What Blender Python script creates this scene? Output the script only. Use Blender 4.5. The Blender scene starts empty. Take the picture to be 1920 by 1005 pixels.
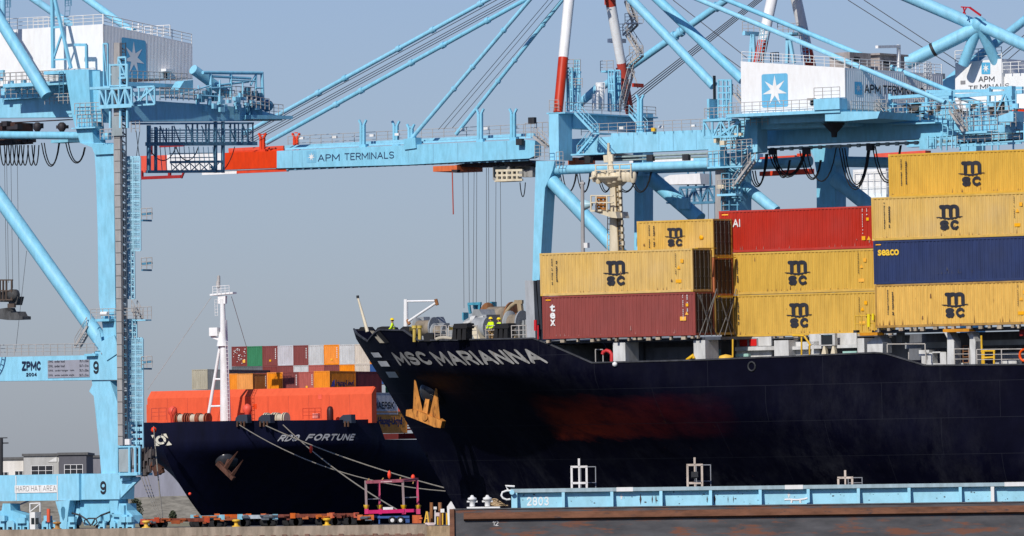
import bpy, bmesh, math, random
from mathutils import Vector, Matrix
random.seed(7)
C = bpy.context.scene.collection
SC = bpy.context.scene
# ------------------------------------------------------------------ camera
F_PX, W_PX, H_PX = 16000.0, 1920.0, 1005.0
HORIZON = 965.0
ROLL = 0.0131
CAM_Z = 3.6
cam = bpy.data.cameras.new('camera'); cam_o = bpy.data.objects.new('camera', cam); C.objects.link(cam_o)
cam.sensor_width = 36; cam.lens = 36*F_PX/W_PX; cam.clip_start = 5; cam.clip_end = 60000
PITCH = math.atan((HORIZON-H_PX/2)/F_PX)
CM = Matrix.Translation((0, 0, CAM_Z)) @ Matrix.Rotation(math.pi/2+PITCH, 4, 'X') @ Matrix.Rotation(-ROLL, 4, 'Z')
cam_o.matrix_world = CM
SC.camera = cam_o
# ------------------------------------------------------------------ sky, sun, exposure
SUN_EL, SUN_AZ = math.radians(36), math.radians(28)      # azimuth: degrees left of straight behind the camera
sun_vec = Vector((-math.sin(SUN_AZ)*math.cos(SUN_EL), -math.cos(SUN_AZ)*math.cos(SUN_EL), math.sin(SUN_EL)))
world = bpy.data.worlds.new('World'); SC.world = world; world.use_nodes = True
wn = world.node_tree.nodes; wl = world.node_tree.links
bg = wn['Background']; sky = wn.new('ShaderNodeTexSky'); sky.sky_type = 'NISHITA'; sky.sun_disc = False
sky.sun_elevation = SUN_EL; sky.sun_rotation = math.pi + SUN_AZ
sky.altitude = 0; sky.air_density = 1.0; sky.dust_density = 0.6; sky.ozone_density = 3.0
hs = wn.new('ShaderNodeHueSaturation'); hs.inputs['Saturation'].default_value = 1.0; hs.inputs['Value'].default_value = 1.0
tint = wn.new('ShaderNodeMix'); tint.data_type = 'RGBA'; tint.blend_type = 'MULTIPLY'; tint.inputs[0].default_value = 1; tint.inputs[7].default_value = (0.72, 0.775, 1.10, 1)
wl.new(sky.outputs[0], tint.inputs[6]); wl.new(tint.outputs[2], hs.inputs['Color']); wl.new(hs.outputs[0], bg.inputs['Color'])
bg.inputs['Strength'].default_value = 0.085
sun = bpy.data.lights.new('sun', 'SUN'); sun.energy = 4.2; sun.angle = math.radians(0.53); sun.color = (1.0, 0.95, 0.88)
sun_o = bpy.data.objects.new('sun', sun); C.objects.link(sun_o)
sun_o.rotation_euler = (-sun_vec).to_track_quat('-Z', 'Y').to_euler(); sun_o.location = sun_vec*2000
SC.view_settings.view_transform = 'Standard'; SC.view_settings.look = 'None'
SC.view_settings.exposure = 0.0; SC.view_settings.gamma = 1.0; SC.view_settings.use_curve_mapping = False
SC.cycles.max_bounces = 6; SC.cycles.caustics_reflective = False; SC.cycles.caustics_refractive = False

def ray(px, py):
    d = Vector(((px-W_PX/2)/F_PX, -(py-H_PX/2)/F_PX, -1.0))
    return (CM.to_3x3() @ d)
def ray_at(px, py, Y):
    d = ray(px, py); return Vector((0, 0, CAM_Z)) + d*(Y/d.y)

# ------------------------------------------------------------------ frames: a real-size local axis system for each ship / crane
class Fr:
    """u along the thing (to the right of the picture), v horizontally away, z up; th = angle of u out of the picture plane"""
    def __init__(s, px, py, Y, deg, z=None, heel=0.0):
        th = math.radians(deg); O = ray_at(px, py, Y)
        if z is not None: O.z = z
        s.U = Vector((math.cos(th), -math.sin(th), 0)); s.V = Vector((math.sin(th), math.cos(th), 0)); s.Z = Vector((0, 0, 1))
        R = Matrix((s.U, s.V, s.Z)).transposed().to_4x4()
        s.M = Matrix.Translation(O) @ R @ Matrix.Rotation(math.radians(heel), 4, 'X')
        s.I = s.M.inverted(); s.o = s.I @ Vector((0, 0, CAM_Z))
    def _d(s, px, py): return s.I.to_3x3() @ ray(px, py)
    def at(s, px, py, v=0.0):
        d = s._d(px, py); return s.o + d*((v-s.o.y)/d.y)
    def atu(s, px, py, u=0.0):
        d = s._d(px, py); return s.o + d*((u-s.o.x)/d.x)
    def atz(s, px, py, z=0.0):
        d = s._d(px, py); return s.o + d*((z-s.o.z)/d.z)
    def pix(s, p):
        q = CM.inverted() @ (s.M @ Vector(p)); return (W_PX/2+F_PX*q.x/-q.z, H_PX/2-F_PX*q.y/-q.z)

# ------------------------------------------------------------------ materials
MATS = {}
def mat(name, rgb, rough=0.5, grime=0.12, rust=0.0, metal=0.0, streak=(1.2, 1.2, 0.35), scale=1.0, rustcol=(0.16, 0.05, 0.018), spec=0.3, bump=0.0, fade=0.0, vary=0.04):
    if name in MATS: return MATS[name]
    m = bpy.data.materials.new(name); m.use_nodes = True; n = m.node_tree.nodes; l = m.node_tree.links
    b = n['Principled BSDF']; b.inputs['Roughness'].default_value = rough; b.inputs['Metallic'].default_value = metal
    b.inputs['Specular IOR Level'].default_value = spec
    tc = n.new('ShaderNodeTexCoord'); mp = n.new('ShaderNodeMapping'); mp.inputs['Scale'].default_value = tuple(k*scale for k in streak)
    l.new(tc.outputs['Object'], mp.inputs['Vector'])
    oi = n.new('ShaderNodeObjectInfo'); om = n.new('ShaderNodeMath'); om.operation = 'MULTIPLY'; om.inputs[1].default_value = 57.0
    l.new(oi.outputs['Random'], om.inputs[0]); l.new(om.outputs[0], mp.inputs['Location'])
    no = n.new('ShaderNodeTexNoise'); no.inputs['Scale'].default_value = 1.6; no.inputs['Detail'].default_value = 8; no.inputs['Roughness'].default_value = 0.62
    l.new(mp.outputs[0], no.inputs['Vector'])
    cr = n.new('ShaderNodeValToRGB'); cr.color_ramp.elements[0].position = 0.30; cr.color_ramp.elements[1].position = 0.62
    k = 1-grime*2.0
    cr.color_ramp.elements[0].color = (k, k*0.985, k*0.96, 1); cr.color_ramp.elements[1].color = (1+grime*.35,)*3+(1,)
    l.new(no.outputs['Fac'], cr.inputs['Fac'])
    mx = n.new('ShaderNodeMix'); mx.data_type = 'RGBA'; mx.blend_type = 'MULTIPLY'; mx.inputs[0].default_value = 1
    mx.inputs[6].default_value = (*rgb, 1); l.new(cr.outputs[0], mx.inputs[7]); out = mx.outputs[2]
    if vary > 0:
        vr = n.new('ShaderNodeMapRange'); vr.inputs[3].default_value = 1-vary; vr.inputs[4].default_value = 1+vary*.8; l.new(oi.outputs['Random'], vr.inputs[0])
        hv_ = n.new('ShaderNodeHueSaturation'); l.new(vr.outputs[0], hv_.inputs['Value']); vs_ = n.new('ShaderNodeMapRange'); vs_.inputs[3].default_value = 1+vary*.8; vs_.inputs[4].default_value = 1-vary*1.6
        l.new(oi.outputs['Random'], vs_.inputs[0]); l.new(vs_.outputs[0], hv_.inputs['Saturation']); l.new(out, hv_.inputs['Color']); out = hv_.outputs[0]
    if fade > 0:
        n3 = n.new('ShaderNodeTexNoise'); n3.inputs['Scale'].default_value = 0.35; n3.inputs['Detail'].default_value = 5
        l.new(tc.outputs['Object'], n3.inputs['Vector'])
        r3 = n.new('ShaderNodeMapRange'); r3.inputs[1].default_value = .4; r3.inputs[2].default_value = .75; r3.inputs[4].default_value = fade
        l.new(n3.outputs['Fac'], r3.inputs[0])
        m3 = n.new('ShaderNodeMix'); m3.data_type = 'RGBA'; l.new(r3.outputs[0], m3.inputs[0]); l.new(out, m3.inputs[6])
        g = sum(rgb)/3; m3.inputs[7].default_value = (rgb[0]*.5+g*.6, rgb[1]*.5+g*.6, rgb[2]*.5+g*.6, 1); out = m3.outputs[2]
    if rust > 0:
        n2 = n.new('ShaderNodeTexNoise'); n2.inputs['Scale'].default_value = 2.3; n2.inputs['Detail'].default_value = 9; n2.inputs['Roughness'].default_value = 0.7
        l.new(mp.outputs[0], n2.inputs['Vector'])
        r2 = n.new('ShaderNodeMapRange'); r2.inputs[1].default_value = 0.72-rust*.35; r2.inputs[2].default_value = 0.82-rust*.35
        l.new(n2.outputs['Fac'], r2.inputs[0])
        m2 = n.new('ShaderNodeMix'); m2.data_type = 'RGBA'; l.new(r2.outputs[0], m2.inputs[0]); l.new(out, m2.inputs[6])
        m2.inputs[7].default_value = (*rustcol, 1); out = m2.outputs[2]
    l.new(out, b.inputs['Base Color'])
    if bump > 0:
        bp = n.new('ShaderNodeBump'); bp.inputs['Strength'].default_value = bump; bp.inputs['Distance'].default_value = 0.05
        l.new(no.outputs['Fac'], bp.inputs['Height']); l.new(bp.outputs[0], b.inputs['Normal'])
    MATS[name] = m; return m
BLUE = mat('crane_blue_paint', (0.225, 0.56, 0.74), .5, .09, .10, fade=.14, rustcol=(.18, .30, .36))
WHITE = mat('white_steel_paint', (0.80, 0.80, 0.79), .45, .06, .03)
PANEL = mat('white_cladding', (0.80, 0.80, 0.79), .5, .04)
ORANGE = mat('red_orange_paint', (0.70, 0.06, 0.018), .45, .10, .05)
REDP = mat('red_band_paint', (0.50, 0.045, 0.02), .45, .08)
GREY = mat('galvanised_steel', (0.42, 0.40, 0.38), .5, .15)
DUCT = mat('grey_duct', (0.33, 0.32, 0.31), .6, .10)
DARK = mat('dark_steel', (0.030, 0.032, 0.036), .6, .2)
BLACK = mat('black_rubber', (0.012, 0.012, 0.013), .7, .1)
ROPE = mat('steel_rope', (0.06, 0.06, 0.065), .5, .1)
HAWSER = mat('mooring_rope', (0.42, 0.38, 0.30), .85, .15)
STARB = mat('panel_blue', (0.10, 0.40, 0.62), .5, .05)
INK = mat('black_lettering', (0.022, 0.024, 0.035), .6, .2)
LETW = mat('white_lettering', (0.74, 0.74, 0.72), .6, .08)
LETG = mat('grey_lettering', (0.42, 0.42, 0.42), .6, .15)
YEL = mat('yellow_paint', (0.72, 0.42, 0.02), .5, .1, .05)
GLASS = mat('dark_glass', (0.02, 0.025, 0.03), .12, .05)
CREAM = mat('cream_paint', (0.66, 0.58, 0.42), .5, .10, .10)
SHIPG = mat('ship_grey_paint', (0.29, 0.31, 0.32), .55, .14, .10)
SHIPW = mat('ship_white_paint', (0.56, 0.56, 0.54), .5, .16, .22)
RUSTM = mat('rusty_steel', (0.30, 0.13, 0.05), .8, .25, .25)

# ------------------------------------------------------------------ mesh building
class MB:
    def __init__(s): s.v = []; s.f = []; s.sm = []
    def add(s, vs, fs, smooth=False):
        k = len(s.v); s.v += [Vector(p) for p in vs]; s.f += [tuple(i+k for i in f) for f in fs]; s.sm += [smooth]*len(fs); return s
    def box(s, a, b):
        x0, y0, z0 = a; x1, y1, z1 = b
        return s.add([(x0,y0,z0),(x1,y0,z0),(x1,y1,z0),(x0,y1,z0),(x0,y0,z1),(x1,y0,z1),(x1,y1,z1),(x0,y1,z1)],
                     [(0,3,2,1),(4,5,6,7),(0,1,5,4),(1,2,6,5),(2,3,7,6),(3,0,4,7)])
    def cbox(s, c, d): return s.box([c[i]-d[i]/2 for i in range(3)], [c[i]+d[i]/2 for i in range(3)])
    def beam(s, p, q, w=.2, h=None, w2=None, h2=None):
        p = Vector(p); q = Vector(q); h = w if h is None else h; w2 = w2 or w; h2 = h2 or h
        d = (q-p).normalized(); ref = Vector((0, 0, 1)) if abs(d.z) < .95 else Vector((0, 1, 0))
        a = d.cross(ref).normalized(); b = a.cross(d)
        vs = [p+a*i*w/2+b*j*h/2 for i, j in ((-1,-1),(1,-1),(1,1),(-1,1))]+[q+a*i*w2/2+b*j*h2/2 for i, j in ((-1,-1),(1,-1),(1,1),(-1,1))]
        return s.add(vs, [(3,2,1,0),(4,5,6,7),(0,1,5,4),(1,2,6,5),(2,3,7,6),(3,0,4,7)])
    def tube(s, p, q, r, r2=None, n=12, cap=True):
        p = Vector(p); q = Vector(q); r2 = r if r2 is None else r2
        d = (q-p).normalized(); ref = Vector((0, 0, 1)) if abs(d.z) < .95 else Vector((1, 0, 0))
        a = d.cross(ref).normalized(); b = a.cross(d)
        vs = []
        for c, rr in ((p, r), (q, r2)):
            vs += [c+(a*math.cos(2*math.pi*i/n)+b*math.sin(2*math.pi*i/n))*rr for i in range(n)]
        s.add(vs, [(i, (i+1) % n, n+(i+1) % n, n+i) for i in range(n)], True)
        if cap: s.add(vs, [tuple(range(n))[::-1], tuple(range(n, 2*n))])
        return s
    def path(s, pts, r, n=6):
        pts = [Vector(p) for p in pts]; rings = []
        for i, c in enumerate(pts):
            d = (pts[min(i+1, len(pts)-1)]-pts[max(i-1, 0)]).normalized()
            ref = Vector((0, 1, 0)) if abs(d.y) < .9 else Vector((0, 0, 1))
            a = d.cross(ref).normalized(); b = a.cross(d)
            rings += [c+(a*math.cos(2*math.pi*k/n)+b*math.sin(2*math.pi*k/n))*r for k in range(n)]
        fs = [(j*n+k, j*n+(k+1) % n, (j+1)*n+(k+1) % n, (j+1)*n+k) for j in range(len(pts)-1) for k in range(n)]
        return s.add(rings, fs, True)
    def prism(s, pts, v0, v1):                   # outline (u,z) given real thickness in v
        n = len(pts); vs = [(p[0], v0, p[1]) for p in pts]+[(p[0], v1, p[1]) for p in pts]
        return s.add(vs, [tuple(range(n)), tuple(range(n, 2*n))[::-1]]+[((i+1) % n, i, n+i, n+(i+1) % n) for i in range(n)])
    def prismv(s, pts, u0, u1):                  # outline (v,z) given thickness in u
        n = len(pts); vs = [(u0, p[0], p[1]) for p in pts]+[(u1, p[0], p[1]) for p in pts]
        return s.add(vs, [tuple(range(n)), tuple(range(n, 2*n))[::-1]]+[((i+1) % n, i, n+i, n+(i+1) % n) for i in range(n)])
    def lathe(s, c, prof, n=14, axis='z'):
        c = Vector(c); vs = []
        for r, h in prof:
            for k in range(n):
                a = 2*math.pi*k/n; x, y = r*math.cos(a), r*math.sin(a)
                vs.append(c+Vector({'z': (x, y, h), 'y': (x, h, y), 'x': (h, x, y)}[axis]))
        m = len(prof)
        s.add(vs, [(j*n+k, j*n+(k+1) % n, (j+1)*n+(k+1) % n, (j+1)*n+k) for j in range(m-1) for k in range(n)], True)
        return s.add(vs, [tuple(range(n))[::-1], tuple(range((m-1)*n, m*n))])
    def rail(s, p, q, h=1.1, sp=1.6, r=.038, bars=3):
        p = Vector(p); q = Vector(q); n = max(1, round((q-p).length/sp)); up = Vector((0, 0, 1))
        for i in range(n+1):
            c = p.lerp(q, i/n); s.tube(c, c+up*h, r*1.1, n=5, cap=False)
        for b in range(1, bars+1):
            s.tube(p+up*h*b/bars, q+up*h*b/bars, r*(1 if b == bars else .75), n=5, cap=False)
        return s
    def truss(s, p, q, dep, n, r=.07, up=(0, 0, -1)):  # flat lattice panel between chord p-q and the same chord moved by dep along up
        p = Vector(p); q = Vector(q); u = Vector(up)*dep
        s.beam(p, q, r*2); s.beam(p+u, q+u, r*2)
        for i in range(n+1):
            a = p.lerp(q, i/n); s.beam(a, a+u, r*1.6)
            if i < n:
                b = p.lerp(q, (i+1)/n); s.beam(a+(u if i % 2 else u*0), b+(u*0 if i % 2 else u), r*1.5)
        return s
    def ladder(s, p, q, w=.5, sp=.5, r=.035, side=(1, 0, 0)):
        p = Vector(p); q = Vector(q); a = Vector(side)*w/2
        s.tube(p-a, q-a, r, n=5, cap=False); s.tube(p+a, q+a, r, n=5, cap=False)
        n = max(1, int((q-p).length/sp))
        for i in range(n+1):
            c = p.lerp(q, i/n); s.tube(c-a, c+a, r*.8, n=4, cap=False)
        return s
    def stairs(s, p, q, w=.9, side=(0, 1, 0)):
        p = Vector(p); q = Vector(q); a = Vector(side)*w/2; up = Vector((0, 0, 1))
        for k in (-1, 1):
            s.beam(p+a*k, q+a*k, .08, .26); 
            s.tube(p+a*k+up*1.0, q+a*k+up*1.0, .04, n=5, cap=False); s.tube(p+a*k+up*.5, q+a*k+up*.5, .03, n=5, cap=False)
            n = max(2, int((q-p).length/1.3))
            for i in range(n+1):
                c = p.lerp(q, i/n)+a*k; s.tube(c, c+up*1.0, .04, n=5, cap=False)
        n = max(2, int((q-p).length/.35))
        for i in range(n+1):
            c = p.lerp(q, i/n); s.beam(c-a, c+a, .24, .04)
        return s
    def merge(s, o): return s.add(o.v, o.f, False) if not any(o.sm) else s._m(o)
    def _m(s, o):
        k = len(s.v); s.v += o.v; s.f += [tuple(i+k for i in f) for f in o.f]; s.sm += o.sm; return s
    def mesh(s, name, m, org=(0, 0, 0)):
        me = bpy.data.meshes.new(name); o = Vector(org)
        me.from_pydata([tuple(p-o) for p in s.v], [], s.f); me.materials.append(m)
        me.polygons.foreach_set('use_smooth', s.sm); me.update()
        return me

WHOLE = {'marking', 'lettering', 'logo', 'number', 'ship_name', 'maker_lettering', 'load_text', 'sign_text', 'body', 'hull', 'deck', 'star', 'bow_emblem', 'paint_chips', 'cladding', 'lashing_shoes', 'foliage', 'frame', 'corner_casting', 'duct_joint', 'mesh_panel', 'draught_mark', 'face', 'reflective_stripe'}
def clusters(mb, eps=.12):
    """group the connected islands of a mesh whose boxes touch; one MB per separate piece"""
    n = len(mb.v)
    par = list(range(n))
    def find(a):
        while par[a] != a: par[a] = par[par[a]]; a = par[a]
        return a
    for f in mb.f:
        r0 = find(f[0])
        for i in f[1:]:
            r = find(i)
            if r != r0: par[r] = r0
    isl = {}
    for i in range(n): isl.setdefault(find(i), []).append(i)
    keys = list(isl); bx = []
    for k in keys:
        P = [mb.v[i] for i in isl[k]]; bx.append([min(p.x for p in P)-eps, min(p.y for p in P)-eps, min(p.z for p in P)-eps, max(p.x for p in P)+eps, max(p.y for p in P)+eps, max(p.z for p in P)+eps])
    m = len(keys)
    if m > 900: return [mb]
    g = list(range(m))
    def fg(a):
        while g[a] != a: g[a] = g[g[a]]; a = g[a]
        return a
    for i in range(m):
        a = bx[i]
        for j in range(i+1, m):
            b = bx[j]
            if a[0] <= b[3] and b[0] <= a[3] and a[1] <= b[4] and b[1] <= a[4] and a[2] <= b[5] and b[2] <= a[5]:
                ra, rb_ = fg(i), fg(j)
                if ra != rb_: g[rb_] = ra
    if len({fg(i) for i in range(m)}) == 1: return [mb]
    which = {keys[i]: fg(i) for i in range(m)}; out = {}; idx = {}
    for i in range(n):
        c = which[find(i)]; o = out.setdefault(c, MB()); idx[i] = len(o.v); o.v.append(mb.v[i])
    for f, sm in zip(mb.f, mb.sm):
        o = out[which[find(f[0])]]; o.f.append(tuple(idx[i] for i in f)); o.sm.append(sm)
    return list(out.values())
class Thing:
    """top-level thing: an Empty at its base with part meshes under it (all in the frame's own axes)"""
    def __init__(s, name, label, cat, fr, org=(0, 0, 0), group=None):
        s.fr = fr; s.org = Vector(org); s.root = bpy.data.objects.new(name, None); C.objects.link(s.root)
        s.root.empty_display_size = .5
        s.root.matrix_world = fr.M @ Matrix.Translation(s.org)
        s.root['label'] = label; s.root['category'] = cat
        if group: s.root['group'] = group
    def part(s, name, mb, m, parent=None, label=None, stuff=False):
        if not stuff and name not in WHOLE:
            cl = clusters(mb)
            if 1 < len(cl) <= 60:
                obs = [s._part(name, c, m, parent, label, False) for c in cl]; return obs[0]
        return s._part(name, mb, m, parent, label, stuff)
    def _part(s, name, mb, m, parent=None, label=None, stuff=False):
        o = bpy.data.objects.new(name, mb.mesh(name, m, s.org)); C.objects.link(o)
        o.parent = parent or s.root
        if label: o['label'] = label
        if stuff: o['kind'] = 'stuff'
        return o
def single(name, label, cat, fr, mb, m, org, group=None):
    o = bpy.data.objects.new(name, mb.mesh(name, m, org)); C.objects.link(o)
    o.matrix_world = fr.M @ Matrix.Translation(Vector(org)); o['label'] = label; o['category'] = cat
    if group: o['group'] = group
    return o
def struct(name, mb, m, kind='structure'):
    o = bpy.data.objects.new(name, mb.mesh(name, m)); C.objects.link(o); o['kind'] = kind; return o

# ------------------------------------------------------------------ lettering
_T = {}
def glyphs(txt, bold=0.0, space=1.0):
    key = (txt, bold, space)
    if key not in _T:
        cu = bpy.data.curves.new('lettering', 'FONT'); cu.body = txt; cu.offset = bold; cu.space_character = space; cu.resolution_u = 3
        ob = bpy.data.objects.new('lettering', cu); C.objects.link(ob)
        dg = bpy.context.evaluated_depsgraph_get(); me = bpy.data.meshes.new_from_object(ob.evaluated_get(dg))
        vs = [(p.co.x, p.co.y) for p in me.vertices]; fs = [tuple(f.vertices) for f in me.polygons]
        bpy.data.objects.remove(ob); bpy.data.curves.remove(cu); bpy.data.meshes.remove(me)
        x0 = min(p[0] for p in vs); x1 = max(p[0] for p in vs); y0 = min(p[1] for p in vs); y1 = max(p[1] for p in vs)
        _T[key] = ([((x-x0)/(x1-x0), (y-y0)/(y1-y0)) for x, y in vs], fs)
    return _T[key]
def _arc(cx, cy, rx, ry, a0, a1, n=10):
    return [(cx+rx*math.cos(math.radians(a0+(a1-a0)*i/n)), cy+ry*math.sin(math.radians(a0+(a1-a0)*i/n))) for i in range(n+1)]
_P = [(0, 0), (0, 1), (.6, 1)]+_arc(.6, .74, .4, .26, 90, -90, 8)+[(0, .48)]
_O = _arc(.5, .5, .5, .5, 0, 360, 24)
_S9 = _arc(.5, .74, .5, .26, 25, 270, 12)+_arc(.5, .26, .5, .26, 90, -155, 12)
STROKES = {'A': (.95, [[(0, 0), (.5, 1), (1, 0)], [(.2, .34), (.8, .34)]]), 'P': (.75, [_P]), 'R': (.8, [_P, [(.5, .48), (1, 0)]]), 'M': (1.1, [[(0, 0), (0, 1), (.5, .25), (1, 1), (1, 0)]]),
  'T': (.8, [[(0, 1), (1, 1)], [(.5, 1), (.5, 0)]]), 'E': (.7, [[(1, 1), (0, 1), (0, 0), (1, 0)], [(0, .52), (.85, .52)]]), 'F': (.7, [[(1, 1), (0, 1), (0, 0)], [(0, .5), (.85, .5)]]), 'L': (.65, [[(0, 1), (0, 0), (1, 0)]]),
  'I': (.02, [[(.5, 0), (.5, 1)]]), 'N': (.85, [[(0, 0), (0, 1), (1, 0), (1, 1)]]), 'S': (.78, [_S9]), 'D': (.82, [[(0, 0), (0, 1), (.45, 1)]+_arc(.45, .5, .55, .5, 90, -90, 12)+[(0, 0)]]), 'O': (.9, [_O]), '0': (.68, [_O]),
  'U': (.8, [[(0, 1), (0, .4)]+_arc(.5, .4, .5, .4, 180, 360, 12)+[(1, 1)]]), 'C': (.82, [_arc(.5, .5, .5, .5, 42, 318, 18)]), 'G': (.85, [_arc(.5, .5, .5, .5, 42, 345, 18)+[(1, .45), (.6, .45)]]), 'H': (.8, [[(0, 0), (0, 1)], [(1, 0), (1, 1)], [(0, .5), (1, .5)]]),
  'K': (.8, [[(0, 0), (0, 1)], [(1, 1), (0, .4)], [(.3, .6), (1, 0)]]), 'Z': (.8, [[(0, 1), (1, 1), (0, 0), (1, 0)]]), '1': (.3, [[(0, .8), (1, 1), (1, 0)]]), '2': (.68, [_arc(.5, .7, .5, .3, 165, -20, 10)+[(0, 0), (1, 0)]]), '3': (.68, [_arc(.5, .75, .45, .25, 150, -90, 10)+_arc(.5, .25, .5, .25, 90, -150, 10)]),
  '4': (.7, [[(.75, 0), (.75, 1), (0, .3), (1, .3)]]), '8': (.68, [_arc(.5, .74, .44, .26, -90, 270, 16), _arc(.5, .25, .5, .25, 90, 450, 16)]), '9': (.68, [[(.98, .68)]+_arc(.5, .70, .5, .30, 0, 360, 16), [(1, .70), (1, .3)]+_arc(.5, .28, .5, .28, 0, -150, 8)]),
  '~': (1.3, [[(.02, .93), (.16, .93), (.16, .02)], [(.16, .70)]+_arc(.37, .72, .20, .22, 170, 0, 8)+[(.57, .02)], [(.57, .70)]+_arc(.76, .72, .20, .22, 170, 0, 8)+[(.96, .02)]])}
_G = {}
def stroke_glyph(ch, sw):
    """filled outline of a stroked letter, cut on a fine grid; returns polygons in the letter's own 0..w x 0..1 cell"""
    if (ch, sw) in _G: return _G[ch, sw]
    w, st = STROKES[ch]; h = sw/2; segs = []
    W = w+sw
    for pl in st:
        q = [(h+x*w, h+y*(1-sw)) for x, y in pl]; segs += list(zip(q, q[1:]))
    def f(x, y):
        m = 9
        for (ax, ay), (bx, by) in segs:
            dx, dy = bx-ax, by-ay; L = dx*dx+dy*dy or 1e-9; t = max(0, min(1, ((x-ax)*dx+(y-ay)*dy)/L)); d = math.hypot(x-ax-t*dx, y-ay-t*dy)
            if d < m: m = d
        return h-m
    nx = max(5, int(W*22)); ny = 24; ev = .03
    X = [-ev+(W+2*ev)*i/nx for i in range(nx+1)]; Y = [-ev+(1+2*ev)*j/ny for j in range(ny+1)]
    V = [[f(x, y) for y in Y] for x in X]; polys = []
    for i in range(nx):
        for j in range(ny):
            c = [(X[i], Y[j], V[i][j]), (X[i+1], Y[j], V[i+1][j]), (X[i+1], Y[j+1], V[i+1][j+1]), (X[i], Y[j+1], V[i][j+1])]
            if max(q[2] for q in c) <= 0: continue
            o = []
            for k in range(4):
                a, b = c[k], c[(k+1) % 4]
                if a[2] > 0: o.append((a[0], a[1]))
                if (a[2] > 0) != (b[2] > 0):
                    t = a[2]/(a[2]-b[2]); o.append((a[0]+(b[0]-a[0])*t, a[1]+(b[1]-a[1])*t))
            if len(o) > 2: polys.append(o)
    _G[ch, sw] = (W, polys); return W, polys
def write(mb, txt, fn, bold=0.0, space=1.0, sw=None):
    """fn(a,b), a,b in 0..1 -> point on the lettered surface"""
    if all(c in STROKES or c == ' ' for c in txt):
        sw = sw or .13+bold*2.6; gap = .17*space; x = 0; items = []
        for c in txt:
            if c == ' ': x += .5; continue
            W, pl = stroke_glyph(c, sw); items.append((x, pl)); x += W+gap
        T = x-gap
        for x0, pl in items:
            for o in pl: mb.add([fn((x0+a)/T, b) for a, b in o], [tuple(range(len(o)))])
        return mb
    vs, fs = glyphs(txt, bold, space); return mb.add([fn(a, b) for a, b in vs], fs)
def flat(u0, z0, du, dz, v, lean=0.0): return lambda a, b: (u0+a*du+lean*b*dz, v, z0+b*dz)
def flatv(v0, z0, dv, dz, u): return lambda a, b: (u, v0+a*dv, z0+b*dz)
def star(cx, cy, r, n=7, inner=.36):
    return [(cx+(r if i % 2 == 0 else r*inner)*math.sin(math.pi*i/n), cy+(r if i % 2 == 0 else r*inner)*math.cos(math.pi*i/n)) for i in range(2*n)]
# ================================================================== water, quay, far shore
water_m = mat('harbour_water', (0.03, 0.045, 0.05), .12, .1, bump=.35, scale=.4)
mb = MB().add([(-6000, -200, 0), (6000, -200, 0), (6000, 30000, 0), (-6000, 30000, 0)], [(0, 1, 2, 3)]); struct('water', mb, water_m)
CONC = mat('quay_concrete', (0.34, 0.27, 0.20), .85, .22, .25, rustcol=(.16, .09, .05), scale=.8)
ASPH = mat('quay_asphalt', (0.10, 0.095, 0.09), .9, .15)
QZ = 2.7
WF = Fr(960, 965, 10, 0, z=0); WF.M = Matrix.Identity(4); WF.I = Matrix.Identity(4); WF.o = Vector((0, 0, CAM_Z))
QY0, QY1 = 792.0, 1018.0
XQ = ray_at(800, 980, QY0).x
mb = MB().box((-260, QY0+1.2, -2), (240, QY1, QZ)); struct('quay', mb, ASPH)
mb = MB().box((-260, QY0, .2), (XQ, QY0+1.2, QZ+.12))
rnd = random.Random(3)
struct('quay_edge', mb, CONC)
mb = MB()
for k in range(60):                                   # timber and sheet piling on the quay face
    x = XQ-.4-k*1.05; mb.box((x-.42, QY0-.28, -1), (x, QY0, 1.95+rnd.random()*.12))
mb.box((-62, QY0-.36, 1.62), (XQ-.2, QY0-.28, 1.9))
PILE = mat('piling', (0.22, 0.12, 0.085), .9, .3, .3)
struct('quay_piling', mb, PILE)
mb = MB().box((XQ+.02, QY0-1.4, -1), (XQ+6.2, QY0+1.0, QZ-.05)); struct('quay_step', mb, mat('quay_step_concrete', (.42, .30, .18), .85, .25, .2))
land = MB().add([(-3000, 1480, 3.0), (3000, 1480, 3.0), (3000, 29000, 3.0), (-3000, 29000, 3.0), (-3000, 1480, -1), (3000, 1480, -1)], [(0, 1, 2, 3), (4, 5, 1, 0)])
struct('far_shore', land, mat('far_ground', (.20, .19, .14), .95, .2, scale=.05))
# grassy bank and hazy wall beyond the stern gap
a = ray_at(235, 960, 1500); 
mb = MB()
for i in range(24):
    x0 = -130+i*6.0; h0 = 7.6+.18*math.sin(i*1.7)+.12*math.sin(i*3.1); h1 = 7.6+.18*math.sin((i+1)*1.7)+.12*math.sin((i+1)*3.1)
    mb.add([(x0, 1490, 3), (x0+6, 1490, 3), (x0+6, 1510, h1), (x0, 1510, h0), (x0, 1530, 3), (x0+6, 1530, 3)], [(0, 1, 2, 3), (3, 2, 5, 4)])
struct('grass_bank', mb, mat('bank_grass', (.25, .23, .18), .95, .25, scale=.3))
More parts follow.
